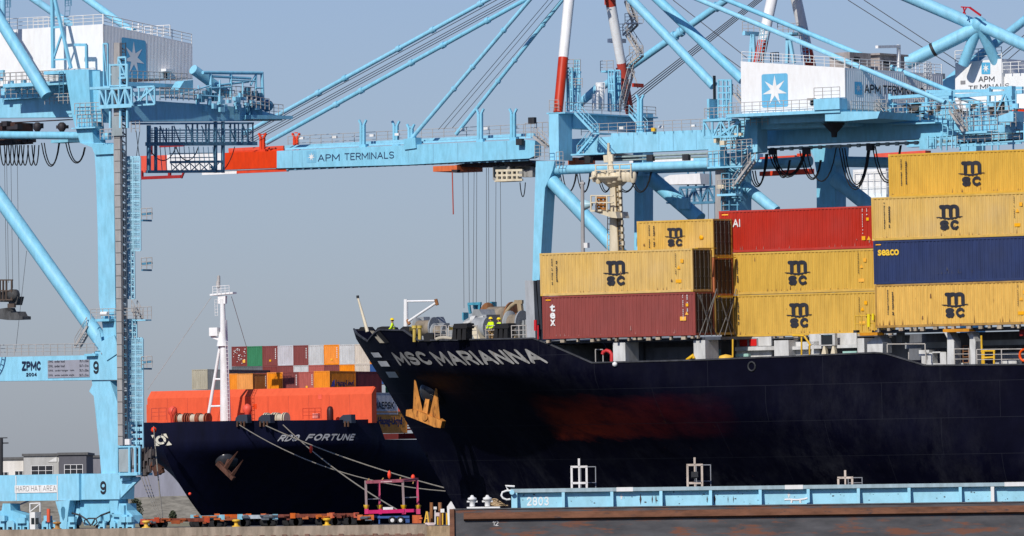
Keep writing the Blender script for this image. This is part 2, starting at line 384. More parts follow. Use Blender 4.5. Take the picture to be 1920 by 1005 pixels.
# far buildings
def bldg(name, label, x0, x1, ytop, Y, col, depth=25, wins=(), extra=None, cat='building'):
    A = ray_at(x0, ytop, Y); B = ray_at(x1, ytop, Y)
    z1 = (A.z+B.z)/2; fr = Fr(x0, 965, Y, 0, z=3.0)
    w = B.x-A.x; h = z1-3.0
    t = Thing(name, label, cat, fr)
    m = mat(label[:20]+'_wall', col, .8, .12, streak=(1, 1, .2), scale=.3)
    t.part('wall', MB().box((0, 0, 0), (w, depth, h)), m)
    t.part('roof', MB().box((-.3, -.3, h+.003), (w+.3, depth+.3, h+.45)), mat('roof_edge', (.12, .12, .12), .8))
    for (wx0, wy0, wx1, wy1, nx, ny) in wins:
        p = fr.at(wx0, wy1, 0); q = fr.at(wx1, wy0, 0)
        g = t.part('window', MB().box((p.x, -.06, p.z), (q.x, .12, q.z)), mat('far_glass', (.02, .022, .028), .5, .05))
        f = MB()
        for i in range(nx+1):
            u = p.x+(q.x-p.x)*i/nx; f.box((u-.045, -.14, p.z), (u+.045, -.063, q.z))
        for j in range(ny+1):
            z = p.z+(q.z-p.z)*j/ny; f.box((p.x-.05, -.16, z-.04), (q.x+.05, -.142, z+.04))
        t.part('frame', f, WHITE, g)
    return t, fr
bldg('warehouse', 'low white building with small dark windows at the left edge', -30, 45, 862, 1560, (.72, .69, .64), wins=((0, 885, 15, 895, 2, 1), (28, 883, 43, 895, 2, 1)))
t, fr = bldg('office_block', 'mid grey building with a large gridded window, seen above the hard hat sign', 45.5, 111, 855, 1556, (.46, .46, .44), wins=((59, 873, 99, 892, 3, 2),))
p = fr.at(90, 866, 0); s_ = MB().prism([(p.x, p.z), (p.x+1.6, p.z+.9), (p.x+1.6, p.z)], -.12, -.02)
s_.box((p.x+1.9, -.12, p.z), (p.x+3.6, -.02, p.z+.7)); t.part('sign', s_, LETW)
t, fr = bldg('office_annex', 'dark grey building with a wide dark window beside the crane leg', 111.5, 163, 853, 1552, (.115, .115, .13), wins=((121, 871, 155, 889, 3, 2),))
bldg('storage_hall', 'grey hall seen just left of the crane leg, behind the dark grey building', 163.5, 190, 858, 1600, (.22, .22, .24))
bldg('concrete_wall', 'long hazy grey wall behind the bow of the far ship', 236, 372, 876, 1640, (.27, .275, .33), depth=6, cat='wall')
# ================================================================== containers
def corr_wall(mb, p0, dr, ln, nrm, z0, z1, pitch=.29, dep=.045):
    """trapezoid-corrugated sheet; outer ridges on the p0 plane, valleys dep inwards"""
    p0 = Vector(p0); dr = Vector(dr); nrm = Vector(nrm); n = max(2, round(ln/pitch)); w = ln/n; prof = []
    for i in range(n):
        x = i*w
        prof += [(x, 0), (x+w*.34, 0), (x+w*.5, -dep), (x+w*.84, -dep)]
    prof.append((ln, 0)); m = len(prof)
    vs = [p0+dr*x+nrm*d+Vector((0, 0, z0)) for x, d in prof]+[p0+dr*x+nrm*d+Vector((0, 0, z1)) for x, d in prof]
    mb.add(vs, [(i, i+1, m+i+1, m+i) for i in range(m-1)])
def container(fr, u, v, z, label, m, H=2.9, L=12.19, along='u', group=None, marks=None, door_m=None, frame_m=None, doors='aft', name='shipping_container'):
    Wd = 2.44; a, b = (L, Wd) if along == 'u' else (Wd, L)
    t = Thing(name, label, 'shipping container', fr, (u, v, z), group)
    E = .02
    mb = MB(); P = .03
    z0, z1 = z+.16, z+H-.12
    corr_wall(mb, (u+.1, v+E, 0), (1, 0, 0), a-.2, (0, -1, 0), z0, z1)
    corr_wall(mb, (u+.1, v+b-E, 0), (1, 0, 0), a-.2, (0, 1, 0), z0, z1)
    corr_wall(mb, (u+E, v+.1, 0), (0, 1, 0), b-.2, (-1, 0, 0), z0, z1)
    if not (doors == 'aft' and along == 'u'): corr_wall(mb, (u+a-E, v+.1, 0), (0, 1, 0), b-.2, (1, 0, 0), z0, z1)
    mb.box((u+.05, v+.05, z+H-.05), (u+a-.05, v+b-.05, z+H-.02)); mb.box((u+.05, v+.05, z+.05), (u+a-.05, v+b-.05, z+.14))
    t.part('body', mb, m)
    fb = MB(); k = .13
    for x0 in (u, u+a-k):
        for y0 in (v, v+b-k): fb.box((x0, y0, z+.12), (x0+k, y0+k, z+H-.12))
    for (x0, x1, y0, y1) in ((u+.16, u+a-.16, v+.004, v+.1), (u+.16, u+a-.16, v+b-.1, v+b-.004), (u+.004, u+.1, v+.16, v+b-.16), (u+a-.1, u+a-.004, v+.16, v+b-.16)):
        fb.box((x0, y0, z+.004), (x1, y1, z+.16)); fb.box((x0, y0, z+H-.12), (x1, y1, z+H-.004))
    t.part('frame', fb, frame_m or m)
    cb = MB()
    for x0 in (u-.004, u+a-.174):
        for y0 in (v-.004, v+b-.174):
            for zz in (z, z+H-.12): cb.box((x0, y0, zz), (x0+.178, y0+.178, zz+.12))
    t.part('corner_casting', cb, frame_m or m)
    if doors == 'aft' and along == 'u':
        db = MB(); db.box((u+a-.07, v+.14, z+.17), (u+a-.03, v+b/2-.015, z+H-.13)); db.box((u+a-.07, v+b/2+.015, z+.17), (u+a-.03, v+b-.14, z+H-.13))
        d = t.part('door', db, door_m or m); rb = MB()
        for yy in (.42, .95, 1.49, 2.02):
            rb.tube((u+a+.005, v+yy, z+.12), (u+a+.005, v+yy, z+H-.08), .018, n=6); rb.box((u+a-.02, v+yy-.09, z+1.0), (u+a+.02, v+yy+.16, z+1.06))
            for zz in (.3, 1.6, H-.3): rb.box((u+a-.02, v+yy-.06, z+zz), (u+a+.03, v+yy+.06, z+zz+.07))
        t.part('locking_rods', rb, mat('rod_steel', (.10, .09, .085), .6, .2), d)
    if marks: marks(t, u, v, z, a, b, H)
    return t
CY1 = mat('container_yellow', (0.62, 0.385, 0.070), .55, .10, .14, rustcol=(.25, .12, .04), streak=(1.5, 1.5, .3), fade=.28, vary=.07)
CY2 = mat('container_warm_yellow', (0.70, 0.42, 0.090), .55, .10, .26, rustcol=(.20, .08, .025), streak=(3, 3, .5), vary=.05)
CY3 = mat('container_deep_yellow', (0.60, 0.365, 0.055), .55, .09, .12, rustcol=(.25, .12, .04), streak=(1.5, 1.5, .3))
CTEX = mat('container_brown_red', (0.255, 0.052, 0.042), .55, .08, .08, rustcol=(.28, .14, .12), fade=.10)
CCAI = mat('container_bright_red', (0.44, 0.032, 0.018), .5, .08, .06, rustcol=(.55, .16, .12), fade=.12)
CBLUE = mat('container_blue', (0.024, 0.040, 0.115), .55, .12, .12, rustcol=(.10, .09, .09), fade=.25)
CBRN = mat('container_shaded_brown', (0.045, 0.014, 0.018), .6, .15, .10)  # red and brown door ends: their shade is put into this colour
DOORD = mat('shaded_worn_door', (0.085, 0.065, 0.028), .7, .3, .25, rustcol=(.05, .035, .02))  # yellow doors darkened in colour for the shaded ends, plus grime and rust
STICK = mat('sticker_orange', (0.85, 0.40, 0.01), .5, .05)
EDGE = mat('container_rusty_frame', (0.42, 0.24, 0.06), .7, .2, .4)

def dashes(mb, x, v, z1, n, w, st, seed, rot=False):
    r = random.Random(seed)
    for i in range(n):
        if r.random() < .12: continue
        mb.box((x, v-.028, z1-i*st-st*.62), (x+w*(.6+.4*r.random()), v-.022, z1-i*st))
def scuffs(t, u, vv, z, a, H, seed, m=None, k=9):
    r = random.Random(seed*3+1); sb = MB()
    for i in range(k if k > 12 else 2):
        x = u+.4+r.random()*(a-.8); zz = z+.25+r.random()**1.6*(H-.6); w = .03+.10*r.random(); h = .05+.30*r.random()
        sb.add([(x, vv-.002, zz), (x+w, vv-.002, zz+.02), (x+w*.7, vv-.002, zz+h), (x+w*.2, vv-.002, zz+h*.8)], [(0, 1, 2, 3)])
    for i in range(14):                                # rust weeping up from the bottom rail
        x = u+.2+r.random()*(a-.4); h = .06+.28*r.random()**2*(2.2 if seed == 61 else 1); sb.add([(x, vv-.002, z+.17), (x+.05, vv-.002, z+.17), (x+.03, vv-.002, z+.17+h)], [(0, 1, 2)])
    t.part('scuff_marks', sb, m or mat('scuff_rust', (.22, .11, .045), .8, .2), stuff=True)
def msc_marks(seed, extra=True, dx=0.0):
    def f(t, u, v, z, a, b, H):
        vv = v-.012; cx = u+a*.5+dx; mb = MB(); K = .80 if seed == 31 else 1; mw, mh = 1.60*K, .93*H/2.9*K
        zb = z+1.36*H/2.9+(.22 if seed == 31 else 0)
        write(mb, '~', flat(cx-mw*.5, zb, mw, mh, vv), sw=.27)
        n = 14; top = []; bot = []
        for i in range(n+1):
            q = i/n; x = cx+K*(-1.0+2.0*q); e = math.sin(math.pi*q); y = zb-.02+.10*math.cos(q*2*math.pi)*.5+.04
            th = (.03+.06*e)*K; top.append((x, vv, y+th*.5)); bot.append((x, vv, y-th*.9))
        mb.add(top+bot, [(n+1+i, n+2+i, i+1, i) for i in range(n)])
        write(mb, 'SC', flat(cx-.74*K, zb-.80*K, 1.50*K, .66*K, vv), sw=.30)
        t.part('logo', mb, INK)
        db = MB(); dashes(db, u+.95, vv+.004, z+2.5, 17, .10, .105, seed); dashes(db, u+1.32, vv+.004, z+2.35, 13, .12, .12, seed+1)
        if extra: dashes(db, u+a-1.35, vv+.004, z+2.6, 12, .06, .12, seed+2)
        t.part('marking', db, INK)
        scuffs(t, u, vv, z, a, H, seed)
        if extra:
            sb = MB(); sb.box((u+a-.95, vv, z+1.95), (u+a-.72, vv+.006, z+2.2))
            sb.add([(u+a-1.25, vv, z+1.55), (u+a-.95, vv, z+1.55), (u+a-1.1, vv, z+1.8)], [(0, 1, 2)])
            sb.box((u+a-1.35, vv, z+.62), (u+a-.9, vv+.006, z+.84)); t.part('sticker', sb, STICK)
    return f
def tex_marks(t, u, v, z, a, b, H):
    vv = v-.012; mb = MB()
    for i, ch in enumerate('tex'): write(mb, ch, flat(u+.62, z+H-1.05-i*.48, .42, .42 if ch != 't' else .5, vv), bold=.04)
    scuffs(t, u, v-.012, z, a, H, 19, mat('scuff_pink', (.42, .20, .17), .8, .2)); t.part('logo', mb, LETW); db = MB()
    dashes(db, u+a-.95, vv+.004, z+2.72, 14, .05, .12, 4); dashes(db, u+a-.62, vv+.004, z+2.72, 5, .07, .12, 5); dashes(db, u+a-.62, vv+.004, z+1.8, 2, .08, .12, 5)
    t.part('marking', db, LETW); sb = MB()
    sb.box((u+a-.72, vv, z+1.95), (u+a-.52, vv+.006, z+2.15)); sb.add([(u+a-.8, vv, z+1.38), (u+a-.52, vv, z+1.38), (u+a-.66, vv, z+1.62)], [(0, 1, 2)])
    sb.box((u+a-1.2, vv, z+1.0), (u+a-.72, vv+.006, z+1.27)); sb.box((u+.3, vv, z+H-.3), (u+.7, vv+.006, z+H-.22)); t.part('sticker', sb, STICK)
def cai_marks(t, u, v, z, a, b, H):
    vv = v-.012; mb = MB(); write(mb, 'CAI', flat(u+.66, z+H-1.12, 1.02, .55, vv), sw=.2)
    scuffs(t, u, v-.012, z, a, H, 23, mat('scuff_pink', (.42, .20, .17), .8, .2)); t.part('logo', mb, LETW); db = MB(); dashes(db, u+a-.92, vv+.004, z+2.65, 15, .05, .115, 8); dashes(db, u+a-.58, vv+.004, z+2.65, 5, .06, .12, 9); t.part('marking', db, LETW)
    sb = MB(); sb.box((u+a-.62, vv, z+1.85), (u+a-.42, vv+.006, z+2.05)); sb.box((u+a-1.0, vv, z+.55), (u+a-.72, vv+.006, z+.82))
    sb.add([(u+a-.6, vv, z+.55), (u+a-.3, vv, z+.55), (u+a-.45, vv, z+.82)], [(0, 1, 2)]); sb.box((u+.25, vv, z+H-.3), (u+.75, vv+.006, z+H-.22)); t.part('sticker', sb, STICK)
def seaco_marks(t, u, v, z, a, b, H):
    scuffs(t, u+4.5, v-.012, z+.4, 3.2, 1.6, 77, mat('scuff_pale', (.07, .075, .10), .8, .2), 3)
    mb = MB(); write(mb, 'seaco', flat(u+.35, z+H-.98, 1.62, .40, v-.012), bold=.03); t.part('logo', mb, mat('yellow_lettering', (.80, .50, .02), .5, .05))
    sb = MB(); sb.box((u+.2, v-.012, z+H-.28), (u+.6, v-.006, z+H-.21)); t.part('sticker', sb, STICK)

# ================================================================== the near ship
MS = Fr(1018, 636, 579, 33, heel=1.0)
# u=0 at forward end of the first container, v=0 its near face, z=0 its bottom
mzw = -(MS.M.translation.z)                          # local z of the water (about)
# stack A
G_MS = 'containers stacked on the near ship'
container(MS, 0, 0, 0, 'brown-red container lettered tex, bottom of the stack nearest the bow', CTEX, group=G_MS, marks=tex_marks, door_m=CBRN)
p = MS.at(1012, 553, 0)
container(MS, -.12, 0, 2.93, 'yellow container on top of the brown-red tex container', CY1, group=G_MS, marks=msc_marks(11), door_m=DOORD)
VB = 2.54
container(MS, 0, VB, 0, 'yellow container at deck level behind the tex container, only its rusty shaded door end showing', CY1, H=2.59, group=G_MS, door_m=DOORD)
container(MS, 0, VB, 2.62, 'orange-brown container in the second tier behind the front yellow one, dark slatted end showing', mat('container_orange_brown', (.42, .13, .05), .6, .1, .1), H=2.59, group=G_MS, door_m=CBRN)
def m20(t, u, v, z, a, b, H):
    msc_marks(31, False)(t, u, v, z, a, b, H)
container(MS, 12.19-6.06, VB, 5.24, 'short yellow container standing highest beside the ship mast', CY1, L=6.06, H=2.59, group=G_MS, door_m=DOORD,
          marks=lambda t, u, v, z, a, b, H: (msc_marks(31, False)(t, u, v, z, a, b, H), t.part('sticker', MB().lathe((u+a-.95, v-.006, z+1.35), [(.001, -.01), (.16, -.01), (.16, .004)], axis='y'), STICK)))
# stack B (further inboard)
VC = 5.08
pB = MS.at(1350, 480, VC); uB = pB.x
z1 = MS.at(1500, 629, VC).z; HBB = 2.83; z2 = z1+HBB+.03; z3 = z2+HBB+.03
container(MS, uB, VC, z1, 'yellow container in the middle stack standing on the white deck pillars', CY3, H=HBB, group=G_MS, marks=msc_marks(41, True, .05))
container(MS, uB, VC, z2, 'yellow container right under the bright red one', CY3, H=HBB, group=G_MS, marks=msc_marks(51, True))
container(MS, uB-.02, VC, z3, 'bright red container with white letters cut off by the yellow one before it', CCAI, H=HBB, group=G_MS, marks=cai_marks)
# stack C
VD = 0.0
pC = MS.at(1642, 615, VD); zc = pC.z; uC = pC.x
container(MS, uC, VD, zc, 'pale yellow container with rust streaks along its lower edge, bottom of the right stack', CY2, H=2.86, group=G_MS, marks=msc_marks(61, True), frame_m=EDGE)
container(MS, uC-.05, VD, zc+2.89, 'dark blue container lettered seaco', CBLUE, H=2.86, group=G_MS, marks=seaco_marks)
container(MS, uC-.12, VD, zc+5.78, 'yellow container resting on the blue one', CY1, H=2.86, group=G_MS, marks=msc_marks(71, True, -.15))
pD = MS.at(1667, 366, VB)
container(MS, pD.x, VB, zc+8.67, 'topmost yellow container at the right edge, highest of all the stacks', CY3, H=2.86, group=G_MS, marks=msc_marks(81, True, .25))
uE = uC+12.19
# --- hull
B = 16.1; CV = B+.35                                  # half breadth; centreline v
def ztip(): return MS.at(662, 617, CV).z
ZD = MS.at(900, 636, 2.0).z                           # forecastle deck edge height
uT = MS.at(662, 617, CV).x                            # bow tip
ZW = mzw
def ustem(z):
    h = (ZD+.7)-z                                     # metres below the tip
    return uT+ (h*.62 if h < 0 else 0.72*h - .004*h*h)
def hb(u, z):
    h = max(0., min(1., (z-ZW)/(ZD-2.1-ZW))); s = u-ustem(min(z, ZD+.7))
    if s <= 0: return 0.0
    L = 88-(88-27)*h**1.15; n = 1.75+.45*h
    q = min(1, s/L); return B*(1-(1-q)**n)**(1.0 if h > .5 else 1.0)
def hull_v(u, z): return CV-hb(u, z)
def on_hull(px, py, off=0.0):
    v = -1.0
    while v < CV:
        p = MS.at(px, py, v)
        if p.y >= hull_v(p.x, p.z): return Vector((p.x, hull_v(p.x, p.z)-off, p.z))
        v += .04
    return p
top_px = [(690, 640), (712, 618), (757, 619), (785, 638), (860, 637), (1000, 634), (1030, 645), (1110, 680), (1300, 675), (1480, 668), (1640, 661), (1662, 663), (1735, 685), (1920, 683)]
top = [(uT, ztip()), (uT+.6, ztip())]
for x, y in top_px:
    p = on_hull(x, y) if x < 1010 else MS.at(x, y, hull_v(MS.at(x, y, .35).x, 0))
    top.append((p.x, p.z))
top = [top[0]]+[q for q in top[1:] if q[0] > uT+.3]; top.sort(); top.append((top[-1][0]+120, top[-1][1]))
def ztop(u):
    for (a, za), (b, zb) in zip(top, top[1:]):
        if a <= u <= b: return za+(zb-za)*(u-a)/max(1e-6, b-a)
    return top[0][1]
us = sorted(set([uT+.02+28*(i/46)**1.6 for i in range(47)]+[q[0] for q in top]+[uT+28+i*2.2 for i in range(32)]+[top[-1][0]]))
zr = 26
HULL = bpy.data.materials.new('black_hull_paint')
def hull_material():
    HULL.use_nodes = True; n = HULL.node_tree.nodes; l = HULL.node_tree.links; b = n['Principled BSDF']
    tc = n.new('ShaderNodeTexCoord')
    def noise(sc, st, det=8, rough=.6):
        mp = n.new('ShaderNodeMapping'); mp.inputs['Scale'].default_value = st; l.new(tc.outputs['Object'], mp.inputs[0])
        no = n.new('ShaderNodeTexNoise'); no.inputs['Scale'].default_value = sc; no.inputs['Detail'].default_value = det; no.inputs['Roughness'].default_value = rough; l.new(mp.outputs[0], no.inputs['Vector']); return no
    def rng(src, a, c, lo=0, hi=1):
        r = n.new('ShaderNodeMapRange'); r.inputs[1].default_value = a; r.inputs[2].default_value = c; r.inputs[3].default_value = lo; r.inputs[4].default_value = hi; l.new(src, r.inputs[0]); return r.outputs[0]
    def mix(f, a, c):
        m = n.new('ShaderNodeMix'); m.data_type = 'RGBA'; l.new(f, m.inputs[0])
        if isinstance(a, tuple): m.inputs[6].default_value = a
        else: l.new(a, m.inputs[6])
        if isinstance(c, tuple): m.inputs[7].default_value = c
        else: l.new(c, m.inputs[7])
        return m.outputs[2]
    def mul(a, c):
        m = n.new('ShaderNodeMath'); m.operation = 'MULTIPLY'; l.new(a, m.inputs[0]); l.new(c, m.inputs[1]); return m.outputs[0]
    base = mix(rng(noise(.5, (1, 1, 1)).outputs['Fac'], .35, .7), (.0010, .0010, .0060, 1), (.0026, .0028, .0105, 1))
    sep = n.new('ShaderNodeSeparateXYZ'); l.new(tc.outputs['Object'], sep.inputs[0])
    # salty scuffs
    sc1 = mul(rng(noise(.9, (1, 1, .45), 10, .75).outputs['Fac'], .42, .75), rng(sep.outputs['Z'], 9, 3, .25, 1.0))
    base = mix(mul(sc1, rng(noise(.16, (1, 1, 1)).outputs['Fac'], .4, .62, .0, .8)), base, (.052, .054, .064, 1))
    # worn red patch where tugs push
    ns = noise(1.2, (.22, 1, 1.1), 10, .72).outputs['Fac']; ns2 = noise(.7, (.5, 1, 1), 9, .7).outputs['Fac']
    def warp(src, k, nz):
        m = n.new('ShaderNodeMath'); m.operation = 'MULTIPLY_ADD'; l.new(nz, m.inputs[0]); m.inputs[1].default_value = k; l.new(src, m.inputs[2]); return m.outputs[0]
    xw = warp(sep.outputs['X'], 3.0, ns); zw = warp(sep.outputs['Z'], 1.6, ns); X0 = PX[0]+1.5; Z0 = PX[1]+.8
    f = mul(mul(rng(xw, X0-8.0, X0-6.2), rng(xw, X0+11, X0-3)), mul(rng(zw, Z0-1.55, Z0-1.05), rng(zw, Z0+1.75, Z0+.5)))
    n5 = rng(ns2, .36, .56, .35, 1)
    base = mix(mul(f, n5), base, mix(rng(sep.outputs['X'], PX[0]-6, PX[0]+5), (.17, .022, .010, 1), (.10, .010, .011, 1)))
    # plate seams
    br = n.new('ShaderNodeTexBrick'); bm = n.new('ShaderNodeMapping'); bm.inputs['Rotation'].default_value = (math.pi/2, 0, 0); l.new(tc.outputs['Object'], bm.inputs[0]); l.new(bm.outputs[0], br.inputs['Vector'])
    br.inputs['Scale'].default_value = 1; br.inputs['Brick Width'].default_value = 9.0; br.inputs['Row Height'].default_value = 2.4; br.inputs['Mortar Size'].default_value = .022; br.inputs['Mortar Smooth'].default_value = .5
    base = mix(rng(br.outputs['Fac'], 0, 1, 0, .55), base, (.022, .024, .032, 1))
    # rust runs
    base = mix(rng(noise(.9, (1.6, 1.6, .16), 9, .7).outputs['Fac'], .66, .78, 0, .8), base, (.075, .03, .012, 1))
    l.new(base, b.inputs['Base Color']); b.inputs['Roughness'].default_value = .6; b.inputs['Specular IOR Level'].default_value = .06
    bp = n.new('ShaderNodeBump'); bp.inputs['Strength'].default_value = .25; bp.inputs['Distance'].default_value = .08
    l.new(noise(.45, (1, 1, 1), 3).outputs['Fac'], bp.inputs['Height']); l.new(bp.outputs[0], b.inputs['Normal'])
q = MS.at(1140, 785, 2.0); ship_org = (uT+8, CV, ZW)
PX = (q.x-ship_org[0], q.z-ship_org[2])
hull_material()
ship = Thing('container_ship', 'black-hulled container ship MSC MARIANNA in the foreground, loaded with yellow containers', 'ship', MS, ship_org)
hm = MB(); ncol = len(us)
for sgn in (-1, 1):
    vs = []
    for u in us:
        zt = ztop(u)
        for j in range(zr+1):
            z = ZW-1.5+(zt-ZW+1.5)*j/zr; uu = u
            b = hb(u, z)
            if b <= 0 and z < zt:                      # follow the stem line
                uu = max(u, ustem(z)); b = 0
            vs.append((uu, CV+sgn*b, z))
    fs = [(i*(zr+1)+j, (i+1)*(zr+1)+j, (i+1)*(zr+1)+j+1, i*(zr+1)+j+1) for i in range(ncol-1) for j in range(zr)]
    hm.add(vs, fs if sgn < 0 else [f[::-1] for f in fs], True)
hull_o = ship.part('hull', hm, HULL)
# decks
dm = MB()
for a_, b_ in zip(us, us[1:]):
    za = min(ztop(a_), ZD-.02)-(.02 if a_ < 1 else 1.0); zb = min(ztop(b_), ZD-.02)-(.02 if b_ < 1 else 1.0)
    ha, hbb = max(.01, hb(a_, za)-.08), max(.01, hb(b_, zb)-.08)
    dm.add([(a_, CV-ha, za), (b_, CV-hbb, zb), (b_, CV+hbb, zb), (a_, CV+ha, za)], [(0, 1, 2, 3)])
ship.part('deck', dm, SHIPG)
gm = MB(); gt = [u for u in us if u > uT+.5 and u < uE+10]
for a_, b_ in zip(gt, gt[1:]):
    gm.beam((a_, hull_v(a_, ztop(a_)), ztop(a_)), (b_, hull_v(b_, ztop(b_)), ztop(b_)), .12, .10)
ship.part('bulwark_rail', gm, mat('bulwark_edge', (.05, .052, .06), .6, .3, .2))
# name on the bow
nm = MB()
def on_side(pxa, pxb, ytop_, ybot_, n=60):
    pa = on_hull(pxa, (ytop_+ybot_)/2); pb = on_hull(pxb, (ytop_+ybot_)/2)
    zt = on_hull((pxa+pxb)/2, ytop_).z; zb = on_hull((pxa+pxb)/2, ybot_).z
    def f(a, b):
        u = pa.x+(pb.x-pa.x)*a; z = zb+(zt-zb)*b
        u -= 1.25*(b-.5)*max(.55, min(1, (u-uT)/14)); return (u, hull_v(u, z)-.06, z)
    return f
write(nm, 'MSC', on_side(742, 806, 659, 685), sw=.235, space=.8)
write(nm, 'MARIANNA', on_side(816, 1016, 656, 684), sw=.235, space=.8)
ship.part('ship_name', nm, mat('worn_white_lettering', (.28, .275, .26), .7, .28, .35, rustcol=(.20, .14, .08)))
dr = MB()                                              # draught/edge marks at the stem
for x0, y0, x1, y1 in ((697, 661, 712, 670), (710, 677, 727, 687), (725, 697, 743, 708)):
    a_ = on_hull(x0, y0, .03); b_ = on_hull(x1, y0, .03); c_ = on_hull(x1+2, y1, .03); d_ = on_hull(x0+7, y1, .03)
    g = [[on_hull(x0+(x1-x0)*i/6+j*2.2, y0+(y1-y0)*j/3, .14) for i in range(7)] for j in range(4)]
    dr.add([p for row in g for p in row], [(j*7+i, j*7+i+1, (j+1)*7+i+1, (j+1)*7+i) for j in range(3) for i in range(6)])
ship.part('bow_stripe', dr, LETW)
# hull extras: fairlead ring, lights, weld line
fb = MB(); c_ = on_hull(1410, 687, .02)
for k in range(12):
    a0 = 2*math.pi*k/12; a1 = 2*math.pi*(k+1)/12
    fb.tube((c_.x+.28*math.cos(a0), c_.y, c_.z+.3*math.sin(a0)), (c_.x+.28*math.cos(a1), c_.y, c_.z+.3*math.sin(a1)), .07, n=6)
ship.part('fairlead', fb, AH if 'AH' in globals() else DARK)
# anchor housing and anchor
def bolster(t, fr, c, r, m, squash=.8):
    mb = MB(); prof = [(r*math.cos(a), -r*squash*math.sin(a)) for a in [i*math.pi/2/8 for i in range(8)]]+[(.01, -r*squash)]
    prof = [(r*1.15, r*.9)]+prof; mb.lathe(c, prof, n=24, axis='y'); return t.part('anchor_housing', mb, m)
AH = mat('polished_hull_black', (.03, .032, .038), .22, .1)
c_ = on_hull(806, 732, 0); bolster(ship, MS, (c_.x+.15, c_.y+.25, c_.z), 1.0, AH, .9)
ANCH = mat('anchor_orange_rust', (.56, .21, .018), .8, .25, .55, rustcol=(.20, .065, .015), scale=1.6)
vA = c_.y-.75; A = lambda x, y: (lambda p: (p.x, p.z))(MS.at(x, y, vA))
def fluke(m, fr, xb, yb, xt, yt, v, w, th):
    b_ = fr.at(xb, yb, v); t_ = fr.at(xt, yt, v-.35); w /= 2
    m.add([b_+Vector((-w, 0, 0)), b_+Vector((0, -th, 0)), b_+Vector((w, 0, 0)), b_+Vector((0, th, 0)), t_+Vector((-w*.12, 0, 0)), t_+Vector((0, -th*.15, 0)), t_+Vector((w*.12, 0, 0)), t_+Vector((0, th*.15, 0))], [(3, 2, 1, 0), (4, 5, 6, 7), (0, 1, 5, 4), (1, 2, 6, 5), (2, 3, 7, 6), (3, 0, 4, 7)])
am = MB(); fluke(am, MS, 784, 777, 778, 712, vA, .90, .26); fluke(am, MS, 814, 788, 818, 727, vA, 1.0, .26)
am.beam(MS.at(765, 774, vA), MS.at(778, 775, vA), .5, .42, .7, .62); am.beam(MS.at(778, 775, vA), MS.at(820, 792, vA), .7, .62); am.beam(MS.at(820, 792, vA), MS.at(831, 796, vA), .72, .66, .5, .5)
am.beam(MS.at(798, 783, vA), MS.at(805, 738, vA+.6), .42, .34, .3, .3); am.lathe(MS.at(798, 783, vA-.3), [(.22, -.15), (.3, 0), (.22, .15)], n=14, axis='y')
an = ship.part('anchor', am, ANCH)
# ================================================================== near ship: deck structure under the containers
def Pm(x, y, v=0.0): return MS.at(x, y, v)
def zq(x, y, v): return MS.at(x, y, v).z
def pbox(mb, fr, x0, y0, x1, y1, v, d):               # front face from picture corners on plane v, depth d
    a = fr.at(x0, y1, v); b = fr.at(x1, y0, v); return mb.box((a.x, v, a.z), (b.x, v+d, b.z))
def quad(mb, fr, pts, v, d):
    return mb.prism([(lambda p: (p.x, p.z))(fr.at(x, y, v)) for x, y in pts], v, v+d)
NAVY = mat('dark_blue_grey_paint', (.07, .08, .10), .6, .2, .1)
# shaded hold coaming behind everything
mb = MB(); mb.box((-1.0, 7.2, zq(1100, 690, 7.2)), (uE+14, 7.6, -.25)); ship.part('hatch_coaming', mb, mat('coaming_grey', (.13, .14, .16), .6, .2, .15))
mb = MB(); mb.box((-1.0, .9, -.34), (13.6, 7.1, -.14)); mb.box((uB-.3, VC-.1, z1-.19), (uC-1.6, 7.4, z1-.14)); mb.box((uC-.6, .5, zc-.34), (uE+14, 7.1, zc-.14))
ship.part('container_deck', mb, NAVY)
zd = ztop(0.5)
pil = MB()
for x0, x1, yb in ((1150, 1172, 678), (1301, 1322, 674)):
    a = Pm(x0, yb, .5); b = Pm(x1, 640, .5); pil.box((a.x, .5, a.z), (b.x, 2.2, -.35))
for x0, x1, yb in ((1452, 1478, 668), (1608, 1620, 664)):
    a = Pm(x0, yb+6, 4.0); b = Pm(x1, 630, 4.0); pil.box((a.x, 4.0, a.z), (b.x, 5.4, z1-.30))
quad(pil, MS, [(1626, 642), (1648, 628), (1655, 642), (1655, 662), (1626, 662)], .6, 1.2)
for x0, x1 in ((1776, 1789), (1818, 1829)):
    quad(pil, MS, [(x0, 686), (x0, 634), (x0-6, 623), (x0+4, 622), (x1, 640), (x1, 686)], .5, .9)
for i in range(6): pass
ship.part('pillar', pil, SHIPW)
def some(name, m, lst, v=2.0, d=.3, label=None):
    mb = MB()
    for (x0, y0, x1, y1) in lst: pbox(mb, MS, x0, y0, x1, y1, v, d)
    return ship.part(name, mb, m, label=label)
some('side_beam', SHIPW, [(1378, 649, 1452, 658), (1478, 649, 1515, 656), (1520, 646, 1607, 654)], 4.5, .4)
some('panel', SHIPW, [(1381, 631, 1446, 650), (1518, 626, 1536, 648), (1569, 624, 1606, 647), (1478, 640, 1536, 668), (1381, 655, 1446, 672)], 4.95, .2)
some('bulkhead', NAVY, [(1172, 640, 1205, 678), (1212, 650, 1300, 676), (1322, 640, 1348, 672)], 3.4, .3)
some('locker', mat('teal_paint', (.05, .16, .20), .5, .1), [(1330, 655, 1347, 671)], 3.0, .3)
some('bin', mat('pale_green_paint', (.30, .52, .45), .5, .1), [(1379, 663, 1403, 669), (1580, 658, 1606, 665)], 4.0, .3)
some('reflector', mat('red_panel', (.60, .008, .006), .5, .05), [(1387, 636.5, 1400, 649.5), (1405, 635.5, 1418, 648.5)], 4.8, .12)
rb_ = MB()
